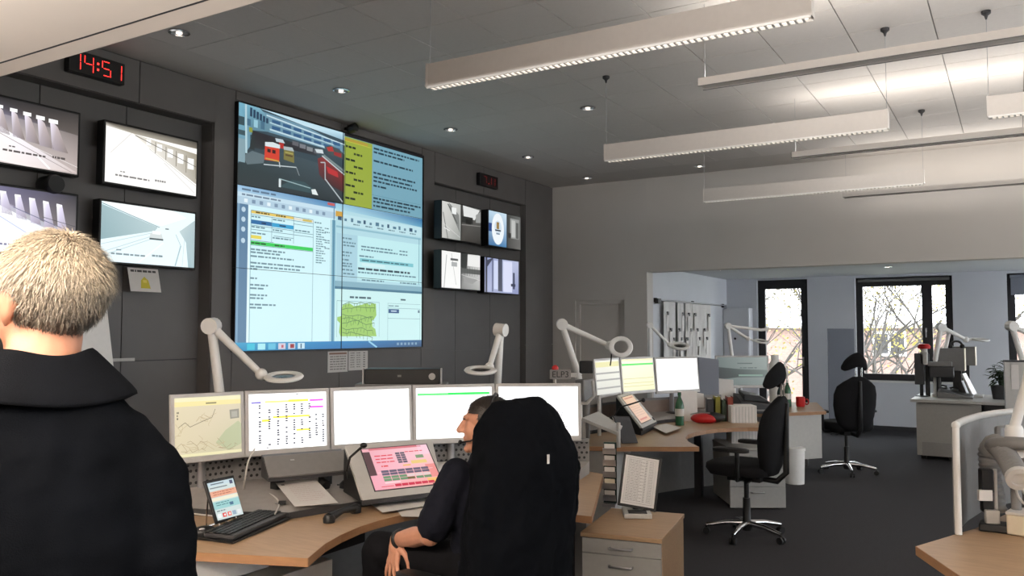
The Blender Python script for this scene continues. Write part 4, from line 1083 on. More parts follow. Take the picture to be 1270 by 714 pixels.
g = G(); g.torus(c, .075, .009, Mx.Rotation(R(60), 3, 'X') @ Mx.Rotation(R(20), 3, 'Y'), 24, 8); obj('head_band', g, M['black'], t, smooth=True)
for s in (-1, 1):
    g = G(); g.lathe([(0, -.015), (.034, -.015), (.036, .01), (.02, .018), (0, .018)], c + V((.04 * s, .055 * s, -.02)), 16, Mx.Rotation(R(70 * s), 3, 'Y')); obj('ear_cup', g, M['black'], t, smooth=True)
g = G(); g.tube([c + V((.04, .03, -.03)), c + V((.10, .0, -.035)), c + V((.12, -.04, -.02))], .004, 6); obj('microphone_boom', g, M['black'], t, smooth=True)
g = G(); g.tube([c + V((.0, .0, -.02)), c + V((.05, .06, -.03)), c + V((.11, .05, -.045)), c + V((.13, .10, -.03))], .0035, 6); obj('cord', g, M['black'], t, smooth=True)

# ---- laminated document, papers
def doc_art(a):
    a.rect(.08, .1, .16, .16, (110, 106, 104), 1); a.rect(.2, .14, .9, .15, (186, 170, 166), 1)
    for k in range(9): a.text(.2, rnd.uniform(.6, .9), .22 + .075 * k, .018, (196, 180, 178), 1, .08)
sheet('document', 'printed page lying flat on the sloped console left of the touch panel', 'paper', (-3.222, 3.034, .838), (.123, .157, .003), (.329, -.189, -.050), cols=doc_art)
def blank_art(a): a.text(.1, .5, .1, .01, (206, 202, 200), 1, .1)
def fsheet(label, q, group, z=.0, th=.0015):
    """flat sheet from four points: far left, far right, near right, near left"""
    q = [V(p) for p in q]; c = (q[0] + q[2]) / 2
    t = thing('paper_sheet', label, 'paper', (c.x, c.y, min(p.z for p in q) - th), group=group)
    g = G(); g.slab([q[3], q[2], q[1], q[0]], th); obj('sheet', g, M['paper'], t)
    a = Art(q[0], q[1] - q[0], q[3] - q[0], .0003); blank_art(a); obj('print', a.g, M['print'], t)
fsheet('white sheet sticking out from under the pink touch panel', [(-2.793, 3.233, 0.757), (-2.620, 3.606, 0.757), (-2.450, 3.372, 0.757), (-2.559, 3.071, 0.757)], 'sheets under the touch panel')
fsheet("white sheet lying near the seated man's elbow", [(-2.576, 3.198, 0.744), (-2.525, 3.497, 0.744), (-2.339, 3.157, 0.744), (-2.467, 3.099, 0.744)], 'sheets under the touch panel')
fsheet("pale page by the perforated riser beside the seated man's chin", [(-2.911, 3.974, 0.840), (-2.839, 4.124, 0.840), (-2.635, 3.875, 0.800), (-2.698, 3.720, 0.800)], 'sheets under the touch panel')

# ---- grey wedge box under the monitors
t = thing('reader_box', 'dark grey wedge-shaped box below the monitor with the marked table', 'office device', (-3.1, 3.14, .80))
tl, tr, br, bl = V((-3.245, 2.975, .975)), V((-3.05, 3.345, .975)), V((-2.985, 3.28, .885)), V((-3.16, 2.935, .885))
bk = [p + V((-.05, .03, 0)) for p in (tl, tr)]
g = G(); g.slab([bl, br, tr, tl], .012); obj('lid', g, M['mid'], t, bevel=.002)
for s in (.2, .8):
    g = G(); p = bk[0].lerp(bk[1], s); g.box((p.x, p.y, .86), (.05, .05, .13)); obj('foot', g, M['black'], t)
lo = [V((p.x, p.y, .868)) for p in (bl, br)]; lk = [V((p.x, p.y, .868)) for p in bk]
o_ = V((-.012, .006, -.008))
q = [bl + o_, br + o_, tr + o_, tl + o_]
g = G(); g.add([q[0], q[1], q[2], q[3], bk[1], bk[0], lo[0] + o_, lo[1] + o_, lk[1], lk[0]], [(0, 1, 2, 3), (3, 2, 4, 5), (6, 7, 1, 0), (7, 8, 4, 2, 1), (8, 9, 5, 4), (9, 6, 0, 3, 5), (9, 8, 7, 6)]); obj('case', g, M['dark'], t)
g = G(); n = (br - bl).cross(tl - bl).normalized(); p = tl.lerp(tr, .30) + (bl - tl) * .25 + n * .001; g.slab([p + (bl - tl) * .06, p + (tr - tl) * .05 + (bl - tl) * .06, p + (tr - tl) * .05, p], .001); obj('label_plate', g, M['alu'], t)

# ---- tablet, keyboard, mouse, cables
def tab_pic(a):
    a.rect(0, 0, 1, 1, (206, 220, 218), 0); a.rect(0, 0, 1, .1, (196, 216, 224), 1); a.rect(.1, .04, .6, .07, (96, 110, 120), 2); a.rect(.82, .03, .94, .13, (70, 76, 110), 2)
    a.rect(.04, .14, .7, .17, (120, 130, 136), 2); a.rect(0, .24, 1, .40, (232, 168, 138), 1); a.text(.1, .9, .28, .02, (176, 96, 76), 2, .12); a.text(.1, .8, .34, .02, (176, 96, 76), 2, .12); a.rect(0, .42, 1, .5, (238, 232, 206), 1)
    a.rect(0, .52, 1, .72, (156, 206, 206), 1); a.text(.1, .6, .56, .02, (60, 120, 126), 2, .12); a.text(.1, .75, .62, .02, (60, 120, 126), 2, .12); a.rect(.6, .6, .74, .68, (70, 110, 140), 3); a.text(.06, .4, .77, .025, (90, 110, 116), 2, .1)
    for k, c in enumerate(((236, 240, 240), (224, 62, 54), (236, 110, 96), (150, 170, 190), (226, 230, 232))): a.rect(.04 + k * .19, .84, .18 + k * .19, .95, c, 2)
    a.rect(.28, .87, .34, .92, (250, 240, 240), 3); a.rect(.47, .87, .53, .92, (250, 240, 240), 3)
tl, tr, br, bl = V((-3.02, 2.435, .955)), V((-3.035, 2.61, .955)), V((-2.985, 2.62, .785)), V((-2.955, 2.452, .775))
t = thing('tablet', 'small tablet with a coloured page standing on a clear holder', 'tablet', (-2.985, 2.53, .745))
g = G(); g.slab([bl, br, tr, tl], .011); obj('case', g, M['black'], t, bevel=.004)
U, W = tr - tl, bl - tl
a = Art(tl + U * .07 + W * .07, U * .86, W * .86, .0004); tab_pic(a); obj('picture', a.g, M['scr'], t)
t = thing('tablet_holder', 'clear wire holder under the small tablet', 'stand', (-3.0, 2.53, .742))
g = G()
for s in (.18, .82):
    p = bl.lerp(br, s); k = tl.lerp(tr, s)
    g.tube([p + V((.03, -.004, -.012)), p + V((.012, 0, -.016)), p + V((-.012, 0, -.014)), p.lerp(k, .8) + V((-.022, 0, 0)), V((p.x - .11, p.y + .01, .747)), V((p.x + .02, p.y - .01, .747)), p + V((.012, 0, -.016))], .004, 8)
obj('frame', g, M['chrome'], t, smooth=True); 
g = G(); p = (bl + br) / 2; g.tube([V((bl.x - .1, bl.y + .03, .747)), V((br.x - .1, br.y, .747))], .004, 8); obj('crossbar', g, M['chrome'], t, smooth=True)
t = thing('keyboard', 'flat black keyboard on a black mat at the left of the near console', 'keyboard', (-2.9, 2.58, .742))
kb = [(-2.905, 2.345), (-2.755, 2.375), (-2.895, 2.80), (-3.06, 2.79)]
g = G(); g.prism([(-2.93, 2.325), (-2.735, 2.352), (-2.875, 2.82), (-3.085, 2.815)], .742, .750); obj('mat', g, M['black'], t)
g = G(); g.prism(kb, .750, .768); obj('case', g, M['dark'], t, bevel=.004)
g = G()
A, B, D = V((*kb[0], .769)), V((*kb[3], .769)), V((*kb[1], .769))
for i in range(17):
    for j in range(5):
        u = (i + .6) / 18; w_ = (j + .6) / 6
        p = A + (B - A) * u + (D - A) * w_; e1 = (B - A) * (.43 / 18); e2 = (D - A) * (.40 / 6)
        g.slab([p - e1 - e2 + V((0, 0, .004)), p - e1 + e2 + V((0, 0, .004)), p + e1 + e2 + V((0, 0, .004)), p + e1 - e2 + V((0, 0, .004))], .004)
obj('keys', g, M['black'], t)['kind'] = 'stuff'
t = thing('mouse', 'black computer mouse left of the black keyboard', 'mouse', (-2.965, 2.40, .742))
g = G(); g.ball((-2.965, 2.395, .752), (.055, .034, .028), Mx.Rotation(R(60), 3, 'Z')); g.v = [V((p.x, p.y, max(p.z, .742))) for p in g.v]; obj('shell', g, M['black'], t, smooth=True)
g = G(); g.ball((-2.948, 2.372, .772), (.012, .004, .005), Mx.Rotation(R(60), 3, 'Z'), 8); obj('wheel', g, M['alu'], t, smooth=True)
def cable(label, pts, r=.004, m='cable_w', group=None):
    g = G()
    ps = [V(p) for p in pts]; out = []
    for i in range(len(ps) - 1):
        p0, p1, p2, p3 = ps[max(0, i - 1)], ps[i], ps[i + 1], ps[min(len(ps) - 1, i + 2)]
        for k in range(6):
            s = k / 6
            out.append(.5 * ((2 * p1) + (p2 - p0) * s + (2 * p0 - 5 * p1 + 4 * p2 - p3) * s * s + (3 * p1 - p0 - 3 * p2 + p3) * s ** 3))
    g.tube(out + [ps[-1]], r, 8)
    return tag(obj('cable', g, M[m], smooth=True), label, 'cable', group)
GC = 'cables on the near console'
cable('white cable hanging from the marked-table monitor to the console', [(-3.254, 2.925, 1.019), (-3.244, 2.876, 0.963), (-3.219, 2.837, 0.893), (-3.397, 2.984, 0.790)], .004, group=GC)
cable('white cable running left from the tablet holder, upper of two', [(-3.453, 2.707, 0.775), (-3.384, 2.727, 0.775), (-3.331, 2.759, 0.775)], .0035, group=GC)
cable('white cable running left from the tablet holder, lower of two', [(-3.346, 2.625, 0.748), (-3.272, 2.629, 0.748), (-3.180, 2.645, 0.748)], .0035, group=GC)
cable('pale cable curling over the sloped console right of the tablet', [(-3.374, 2.979, 0.785), (-3.300, 3.018, 0.790), (-3.127, 2.948, 0.787), (-3.003, 2.851, 0.782), (-2.891, 2.722, 0.777)], .004, group=GC)
t = thing('usb_stick', 'small black plug on the sloped console by the document corner', 'plug', (-3.021, 2.888, 0.785))
g = G(); g.box((-3.002, 2.871, 0.790), (.035, .02, .016), R(40)); obj('body', g, M['black'], t, bevel=.002)
g = G(); g.box(V((-3.002, 2.871, 0.790)) + V((-.02, -.016, -.003)), (.014, .012, .006), R(40)); obj('connector', g, M['alu'], t)

# ---- task lamps with ring heads
def task_lamp(label, base, elbow, wrist, head, tilt, zdesk, ring=.11, r=.02, normal=None, post=True, mid=None, group='articulated ring lamps'):
    base, elbow, wrist, head = V(base), V(elbow), V(wrist), V(head)
    t = thing('task_lamp', label, 'lamp', (base.x, base.y, zdesk), group=group)
    g = G(); g.lathe([(0, 0), (.05, 0), (.05, .03), (.03, .05), (.026, max(.06, base.z - zdesk)), (0, max(.06, base.z - zdesk))], (base.x, base.y, zdesk), 16); obj('clamp_base', g, M['lampgrey'], t, smooth=True)
    g = G(); g.tube([base, elbow], [r, r * .92], 12); obj('lower_arm', g, M['lampgrey'], t, smooth=True)
    g = G(); ax = (elbow - base).cross(wrist - elbow).normalized(); g.tube([elbow - ax * r * 1.5, elbow + ax * r * 1.5], r * 1.7, 16); obj('elbow_joint', g, M['lampgrey'], t, smooth=True)
    g = G(); g.tube([elbow, wrist], [r * .9, r * .7], 12); obj('upper_arm', g, M['lampgrey'], t, smooth=True)
    g = G(); g.ball(wrist, r * 1.25); obj('wrist_joint', g, M['lampgrey'], t, smooth=True)
    d = (head - wrist); d.normalize()
    n = V(normal).normalized() if normal else V((0, 0, 1))
    x = (d - n * d.dot(n)).normalized(); y = n.cross(x)
    m = Mx((x, y, n)).transposed()
    g = G(); g.torus(head, ring * .78, ring * .22, m, 30, 8, .55); hd = obj('ring_head', g, M['lampgrey'], t, smooth=True)
    g = G(); g.lathe([(0, -.003), (ring * .6, -.003), (ring * .6, .003), (0, .003)], head, 24, m); obj('magnifier_lens', g, M['glass'], hd, smooth=True)
    g = G(); g.tube([wrist, head - x * ring * .9], r * .6, 10); obj('neck', g, M['lampgrey'], t, smooth=True)
    return t
task_lamp('ring lamp at the left of the near console, arm folded over the monitors', (-3.681, 3.063, 1.247), (-3.711, 3.022, 1.628), (-3.488, 3.172, 1.368), (-3.385, 3.235, 1.355), 0, .75, .105, .026, (.12, -.16, 1))
task_lamp('ring lamp behind the white-screen monitors, arm folded steeply', (-2.829, 4.512, 1.256), (-2.802, 4.507, 1.608), (-2.816, 4.396, 1.377), (-2.781, 4.242, 1.364), 0, .75, .10, .024, (.12, -.16, 1))

# ---- black rack device behind the monitors
t = thing('rack_device', 'long black box with a white dial showing above the monitors', 'audio device', (-3.36, 4.22, 1.26))
A, B = V((-3.55, 4.075, 1.265)), V((-3.143, 4.322, 1.265)); u = (B - A).normalized(); nb = V((-u.y, u.x, 0))
g = G(); g.slab([A, B, B + V((0, 0, .095)), A + V((0, 0, .095))], .22); obj('case', g, M['black'], t, bevel=.004)
g = G(); g.lathe([(0, 0), (.022, 0), (.020, .012), (0, .012)], A.lerp(B, .90) + V((0, 0, .048)), 16, Mx((nb.cross(V((0, 0, 1))), V((0, 0, 1)), -nb)).transposed()); obj('dial', g, M['lightgrey'], t, smooth=True)
g = G(); g.slab([A.lerp(B, .44) + V((0, 0, .045)) - nb * .001, A.lerp(B, .49) + V((0, 0, .045)) - nb * .001, A.lerp(B, .49) + V((0, 0, .058)) - nb * .001, A.lerp(B, .44) + V((0, 0, .058)) - nb * .001], .001); obj('badge', g, M['mid'], t)
for s in (-.03, 1.01):
    g = G(); g.slab([A.lerp(B, s), A.lerp(B, s + .02), A.lerp(B, s + .02) + V((0, 0, .10)), A.lerp(B, s) + V((0, 0, .10))], .03); obj('rack_ear', g, M['alu'], t)
t = thing('device_shelf', 'narrow grey shelf carrying the black box with the white dial', 'shelf', (-3.36, 4.22, .8))
g = G(); g.slab([A - u * .06 + nb * .24, B + u * .04 + nb * .24, B + u * .04 - nb * .015, A - u * .06 - nb * .015], .0); g = G()
q = [A - u * .06 - nb * .01, B + u * .04 - nb * .01, B + u * .04 + nb * .23, A - u * .06 + nb * .23]; g.slab(q, .02); obj('board', g, M['mid'], t)
for s in (.1, .9):
    g = G(); p = A.lerp(B, s) + nb * .12; g.tube([V((p.x, p.y, .0)), V((p.x, p.y, 1.245))], .02, 10); obj('post', g, M['mid'], t, smooth=True)
# ---- position sign on the right monitor
t = thing('position_sign', 'grey plate lettered ELP3 with a red lamp on the right monitor', 'sign', (-2.375, 4.504, 1.276))
A, B = V((-2.429, 4.470, 1.310)), V((-2.320, 4.535, 1.310)); h = V((0, 0, .058))
g = G(); g.slab([A, B, B + h, A + h], .012); obj('plate', g, M['mid'], t)
g = G(); g.tube([A.lerp(B, .25) - V((0, 0, .06)) , A.lerp(B, .25)], .008, 8); obj('stem', g, M['lightgrey'], t, smooth=True)
g = G(); g.lathe([(0, 0), (.02, 0), (.02, .016), (.01, .026), (0, .028)], A.lerp(B, .25) + h, 14); obj('lamp', g, M['red'], t, smooth=True)
def lettering(txt, parent, o, u, n, size, m):
    cu = bpy.data.curves.new('lettering', 'FONT'); cu.body = txt; cu.size = size; cu.extrude = .0008; cu.align_x = 'CENTER'
    tmp = bpy.data.objects.new('lettering_curve', cu); C.objects.link(tmp)
    bpy.context.view_layer.update()
    me = bpy.data.meshes.new_from_object(tmp.evaluated_get(bpy.context.evaluated_depsgraph_get()))
    bpy.data.objects.remove(tmp); bpy.data.curves.remove(cu)
    ob = bpy.data.objects.new('lettering', me); C.objects.link(ob); me.materials.clear(); me.materials.append(M[m])
    u = V(u).normalized(); n = V(n).normalized()
    mm = Mx((u, n.cross(u), n)).transposed().to_4x4(); mm.translation = V(o)
    ob.parent = parent; ob.matrix_local = wm(parent).inverted() @ mm
    return ob
u = (B - A).normalized(); lettering('ELP3', t, A.lerp(B, .5) + V((0, 0, .012)) + V((u.y, -u.x, 0)) * .003, u, V((u.y, -u.x, 0)), .052, 'black')

# ---------------------------------------------------------------- drawer pedestal by the near console
def pedestal(name, label, fl, fr, depth, z, drawers, group, wood=True):
    fl, fr = V((*fl, 0)), V((*fr, 0)); u = (fr - fl).normalized(); b = V((-u.y, u.x, 0)); W = (fr - fl).length
    c = (fl + fr) / 2 + b * depth / 2
    t = thing(name, label, 'cabinet', (c.x, c.y, 0), math.atan2(u.y, u.x), group)
    top = 'wood' if wood else 'body'
    g = G(); g.span((-W / 2 - .006, -depth / 2 - .008, z - .022), (W / 2 + .006, depth / 2, z)); obj('top_board', g, M[top], t, world=False, bevel=.002)
    g = G(); g.span((W / 2 - .016, -depth / 2 + .018, .04), (W / 2, depth / 2, z - .022)); obj('side_panel', g, M[top], t, world=False)
    g = G(); g.span((-W / 2, -depth / 2 + .018, .04), (-W / 2 + .016, depth / 2, z - .022)); obj('side_panel', g, M[top], t, world=False)
    g = G(); g.span((-W / 2 + .016, -depth / 2 + .02, .04), (W / 2 - .016, depth / 2, z - .03)); obj('carcass', g, M['dark'], t, world=False)
    zz = z - .026
    for k, h in enumerate(drawers):
        g = G(); g.span((-W / 2 + .001, -depth / 2, zz - h + .003), (W / 2 - .001, -depth / 2 + .017, zz)); d = obj('drawer', g, M['pedgrey'], t, world=False, bevel=.002)
        g = G(); y = -depth / 2; zc = zz - min(h / 2, .05)
        g.tube([(-.055, y, zc), (-.055, y - .022, zc), (-.05, y - .027, zc), (.05, y - .027, zc), (.055, y - .022, zc), (.055, y, zc)], .005, 8); obj('handle', g, M['alu'], d, world=False, smooth=True)
        zz -= h
    for sx in (-1, 1):
        for sy in (-1, 1):
            g = G(); g.lathe([(0, 0), (.022, 0), (.022, .04), (0, .04)], (sx * (W / 2 - .05), sy * (depth / 2 - .06), 0), 12); obj('caster', g, M['black'], t, world=False, smooth=True)
    return t
pedestal('drawer_pedestal', 'low grey drawer pedestal with beech top beside the seated man', (-1.89, 3.81), (-1.498, 3.876), .60, .60, (.075, .16, .16, .14), 'drawer pedestals')

# sheet display on the pedestal
t = thing('display_stand', 'black-framed printed list on a grey stand on the beech pedestal', 'display stand', (-1.72, 4.15, .60))
tl, tr, br, bl = V((-1.878, 4.310, 0.931)), V((-1.688, 4.403, 0.898)), V((-1.711, 4.348, 0.617)), V((-1.895, 4.258, 0.652))
g = G(); g.slab([bl, br, tr, tl], .02); obj('frame', g, M['black'], t, bevel=.003)
a = Art(tl + (tr - tl) * .06 + (bl - tl) * .03, (tr - tl) * .85, (bl - tl) * .92, .0005)
a.rect(0, 0, 1, 1, (222, 220, 218), 0); a.rect(.08, .04, .92, .045, (120, 118, 118), 1); a.rect(.08, .95, .92, .955, (150, 148, 146), 1); a.rect(.07, .04, .075, .955, (150, 148, 146), 1); a.rect(.92, .04, .925, .955, (150, 148, 146), 1)
for k in range(26): a.text(.11, .5 + .1 * (k % 2), .08 + k * .033, .010, (150, 146, 146), 1, .07); a.text(.62, .68, .08 + k * .033, .012, (130, 128, 126), 1, .03); a.text(.74, .88, .08 + k * .033, .010, (160, 158, 156), 1, .05)
obj('print', a.g, M['print'], t)
g = G(); c = (bl + br) / 2; n = (br - bl).cross(tl - bl).normalized(); u = (br - bl).normalized(); u.z = 0
q = [V((c.x, c.y, .602)) + u * sx * .075 + V((n.x, n.y, 0)).normalized() * sy for sx, sy in ((-1, .10), (1, .10), (1.0, -.10), (-1, -.10))]
g.prism([(p.x, p.y) for p in q], .601, .626); obj('base', g, M['lightgrey'], t, bevel=.004)
g = G(); g.tube([c + V((0, 0, .06)) - n * .03, V((c.x, c.y, .62)) - V((n.x, n.y, 0)) * .04], .02, 10); obj('stem', g, M['black'], t, smooth=True)
g = G(); q = [V((c.x, c.y, .627)) + u * sx * .05 + V((n.x, n.y, 0)).normalized() * sy for sx, sy in ((-1, .085), (1, .085), (1.0, .01), (-1, .01))]; g.prism([(p.x, p.y) for p in q], .626, .630); obj('inset', g, M['black'], t)
# transparent leaflet rack left of it
t = thing('leaflet_rack', 'narrow clear leaflet rack standing behind the framed list', 'rack', (-2.032, 4.474, 0.600))
A = V((-2.068, 4.453, 0.600)); B = V((-1.995, 4.471, 0.600)); u = (B - A).normalized(); nb = V((-u.y, u.x, 0))
g = G(); g.slab([A, B, B + V((0, 0, .36)), A + V((0, 0, .36))], .006); obj('back_plate', g, M['smoke'], t)
for k in range(5):
    z = .03 + k * .066
    g = G(); p, q = A + V((0, 0, z)) - nb * (.006), B + V((0, 0, z)) - nb * .006; g.slab([p - nb * .02, q - nb * .02, q - nb * .028 + V((0, 0, .035)), p - nb * .028 + V((0, 0, .035))], .003); obj('pocket', g, M['alu'], t)
    g = G(); g.slab([p.lerp(q, .1) - nb * .008, p.lerp(q, .9) - nb * .008, p.lerp(q, .9) - nb * .014 + V((0, 0, .058)), p.lerp(q, .1) - nb * .014 + V((0, 0, .058))], .003); obj('leaflet', g, M[('paper', 'beige', 'paper', 'lightgrey', 'paper')[k]], t)
g = G(); g.prism([(A.x, A.y), ((A - nb * .05).x, (A - nb * .05).y), ((B - nb * .05).x, (B - nb * .05).y), (B.x, B.y)][::-1], .60, .615); obj('foot', g, M['alu'], t)

# ---------------------------------------------------------------- second workstation
LIP2 = [(-3.45, 6.05), (-3.08, 6.40), (-3.00, 6.75), (-2.94, 7.12), (-2.86, 7.52), (-2.68, 7.95)]
GRI2 = [(-3.62, 6.15), (-3.24, 6.50), (-3.22, 7.06), (-3.10, 7.62), (-2.84, 8.15), (-2.62, 8.5)]
console('control_console', 'second console with three bright screens behind the beech drawer pedestal',
        [(-3.75, 5.34), (-2.61, 5.76), (-2.055, 6.096), (-2.22, 6.34), (-2.315, 6.543), (-2.37, 6.75), (-2.375, 6.95), (-2.345, 7.15), (-2.29, 7.30), (-2.2, 7.43), (-2.09, 7.54), (-1.95, 7.62), (-2.25, 8.35), (-2.62, 8.7), (-2.95, 8.2), (-3.2, 7.7), (-3.35, 7.1), (-3.4, 6.6), (-3.7, 6.2)],
        LIP2, GRI2, holes=False, riser='brown', body=[((-3.0, 5.72), (-2.60, 6.1), 0, .705, 'body')])
def sheet2(a):
    a.poly([(0, 0), (1, 0), (1, 1), (0, 1)], [(226, 224, 210), (232, 230, 214), (214, 212, 200), (206, 204, 194)], 0); a.rect(0, .05, 1, .2, (220, 214, 150), 1)
    for v in (.36, .56, .8): a.rect(0, v, 1, v + .05, (150, 148, 142), 1)
def yellow2(a):
    a.poly([(0, 0), (1, 0), (1, 1), (0, 1)], [(250, 246, 214), (250, 246, 206), (236, 236, 176), (240, 238, 184)], 0); a.rect(.0, .0, 1, .06, (250, 236, 180), 1); a.rect(.0, .14, 1, .2, (40, 214, 60), 1)
    for v in (.6, .74, .84): a.rect(.02, v, .98, v + .03, (214, 206, 150), 1)
def white2(a):
    a.rect(0, 0, 1, 1, WH, 0)
    for u, v in ((.7, .5), (.76, .46), (.8, .52), (.85, .44), (.72, .62)): a.rect(u, v, u + .02, v + .02, (214, 214, 216), 1)
GM2 = 'monitors on the second console'
monitor((-3.135, 6.56), (-3.115, 7.05), 1.02, 1.362, 'steeply angled monitor with grey bands, leftmost on the second console', sheet2, GM2, 'scr', zdesk=.80)
monitor((-3.110, 7.06), (-2.995, 7.585), 1.02, 1.360, 'pale yellow monitor with a green bar on the second console', yellow2, GM2, 'scr', zdesk=.80)
monitor((-2.990, 7.60), (-2.733, 8.11), 1.00, 1.350, 'blank white monitor on the second console, near the hanging papers', white2, GM2, 'scr_hi', zdesk=.80)
def orange_pic(a):
    a.poly([(0, 0), (1, 0), (1, 1), (0, 1)], [(214, 176, 150), (220, 186, 160), (214, 170, 140), (206, 164, 140)], 0)
    a.rect(.1, .06, .9, .1, (176, 90, 76), 1); a.rect(.02, .3, .98, .34, (60, 50, 50), 1); a.rect(.1, .86, .8, .92, (190, 100, 84), 1)
    for k in range(5): a.text(.1, .9, .42 + k * .08, .03, (190, 150, 128), 1, .1)
touch_panel((-2.665, 6.50, .80), (-2.755, 7.05, .80), (-3.0, 6.752, 1.04), (-3.05, 7.25, 1.04), 'angled touch panel with a pale orange screen on the second console', orange_pic, 'scr', (.14, .88, .09, .88), base_z=.742)
t = thing('desk_microphone', 'thin black microphone crossing the pale orange touch panel', 'microphone', (-3.058, 6.814, 0.810))
g = G(); b = V((-3.114, 6.938, 0.810)); g.lathe([(0, 0), (.045, 0), (.045, .02), (.03, .03), (0, .03)], b, 14); obj('base', g, M['black'], t, smooth=True)
g = G(); g.tube([b + V((0, 0, .03)), V((-2.849, 6.447, 0.968)), V((-2.728, 6.401, 1.004)), V((-2.648, 6.447, 1.033))], .006, 8); obj('gooseneck', g, M['black'], t, smooth=True)
g = G(); g.ball(V((-2.637, 6.454, 1.036)), .018); obj('capsule', g, M['black'], t, smooth=True)
task_lamp('ring lamp on the second console, ring turned to the camera', (-3.151, 6.307, 1.226), (-3.261, 6.215, 1.657), (-2.931, 6.425, 1.482), (-2.804, 6.385, 1.470), 0, .80, .10, .028, (.35, -.75, .45))
g = G(); p = V((-2.888, 6.394, 1.456)); tag(obj('cable', G().tube([p, V((-2.916, 6.441, 1.368)), V((-2.945, 6.485, 1.312))], .006, 6), M['black'], smooth=True), 'short dark cord hanging from the ring lamp on the second console', 'cable')
task_lamp('ring lamp in front of the hanging papers', (-3.394, 8.496, 1.284), (-3.384, 8.480, 1.665), (-3.211, 8.596, 1.457), (-3.115, 8.655, 1.440), 0, .82, .11, .02, (.2, -.3, 1))
t = thing('lamp_mount', 'pale grey mounting block with brackets beside the ELP3 plate', 'bracket', (-2.927, 5.985, 1.063))
g = G(); a_ = V((-3.022, 6.035, 1.216)); b_ = V((-2.939, 6.096, 1.042)); g.span((a_.x, a_.y - .06, b_.z), (b_.x, b_.y + .06, a_.z)); obj('block', g, M['mid'], t, bevel=.01)
g = G(); g.tube([V((-2.880, 6.005, 1.209)), V((-2.872, 6.016, 1.095)), V((-2.922, 5.989, 1.032)), V((-3.010, 5.937, 1.032))], .014, 8); obj('loop', g, M['lightgrey'], t, smooth=True)
g = G(); c = V((-3.025, 5.914, 1.254)); g.box(c, (.12, .04, .035), R(31)); obj('crossbar', g, M['lightgrey'], t, bevel=.006)
g = G(); c = V((-3.009, 6.155, 1.309)); g.box(c, (.11, .06, .10), R(31)); obj('housing', g, M['black'], t, bevel=.01)
g = G(); p = V((-2.972, 6.076, 1.042)); g.tube([p, (p.x, p.y, .74)], .03, 10); obj('post', g, M['mid'], t, smooth=True)
t = thing('document_shelf', 'pale shelf on white posts left of the pale orange touch panel', 'shelf', (-3.047, 6.522, 0.742))
q = [V((-2.801, 5.658, 0.954)), V((-2.848, 6.038, 0.968)), V((-2.606, 5.956, 0.876)), V((-2.536, 5.707, 0.857))]
g = G(); g.slab([q[3], q[2], q[1], q[0]], .022); obj('board', g, M['lightgrey'], t)
for p, z in ((V((-2.550, 5.753, 0.923)), .742), (V((-2.968, 6.310, 1.072)), .742), (V((-2.814, 5.710, 0.936)), .742)):
    g = G(); g.tube([p, (p.x, p.y, z)], .016, 10); obj('post', g, M['lightgrey'], t, smooth=True)
for k in range(3):
    A = V((-2.607, 5.954, 0.742)) + V((-.02 * k, .035 * k, 0)); u = V((.22, .25, 0)) * .8
    t = thing('folder', ('dark grey folder standing in front of the orange touch panel, nearest', 'dark folder leaning in the middle of three beside the pale shelf', 'dark folder furthest back of three beside the pale shelf')[k], 'folder', A, group='folders beside the pale shelf')
    g = G(); g.slab([A, A + u * .5, A + u * .5 + V((-.06, 0, .17 + .01 * k)), A + V((-.07, 0, .2))], .012); obj('cover', g, M['dark'], t, bevel=.002)
    g = G(); g.slab([A + V((-.001, .008, .006)), A + u * .49 + V((-.001, .008, .006)), A + u * .49 + V((-.058, .008, .165)), A + V((-.068, .008, .19))], .005); g.v = [p + V((-.012, .006, 0)) for p in g.v]; obj('pages', g, M['paper'], t)
fsheet('white sheets on the beech worktop below the pale orange touch panel', [(-2.788, 7.005, 0.765), (-2.748, 7.256, 0.765), (-2.520, 7.022, 0.765), (-2.490, 6.571, 0.765)], 'sheets on the second console')
def bottle(label, c, h, r, m, group='bottles on the consoles', cap='white'):
    c = V(c); t = thing('drink_bottle', label, 'bottle', c, group=group)
    g = G(); g.lathe([(0, 0), (r, 0), (r, h * .58), (r * .8, h * .7), (r * .36, h * .84), (r * .34, h * .93), (0, h * .93)], c, 16); obj('body', g, M[m], t, smooth=True)
    g = G(); g.lathe([(0, h * .90), (r * .42, h * .90), (r * .42, h), (0, h)], c, 12); obj('cap', g, M[cap], t, smooth=True)
    g = G(); g.lathe([(r * 1.01, h * .28), (r * 1.02, h * .28), (r * 1.02, h * .5), (r * 1.01, h * .5)], c, 16); obj('paper_band', g, M['lightgrey'], t, smooth=True)
bottle('dark green bottle on the second console below the white monitor', (-2.668, 7.393, 0.742), .30, .04, 'green', cap='green')
t = thing('standing_papers', 'bluish white papers standing upright behind the red pouch', 'paper', (-2.757, 7.912, 0.742))
g = G(); A, B = V((-2.768, 7.736, 0.765)), V((-2.636, 7.816, 0.765)); h = V((0, 0, .28)); A.z = B.z = .742; g.slab([A, B, B + h + V((-.03, .05, 0)), A + h + V((-.05, .04, 0))], .02); obj('stack', g, M['paper'], t)
g = G(); A2, B2 = V((-2.779, 8.075, 0.845)), V((-2.683, 8.133, 0.845)); g.slab([A2, B2, B2 + V((-.02, .06, .13)), A2 + V((-.06, .04, .16))], .01); obj('loose_page', g, M['paper'], t)
t = thing('pouch', 'red and black soft pouch lying on the second console', 'bag', (-2.537, 7.708, 0.742))
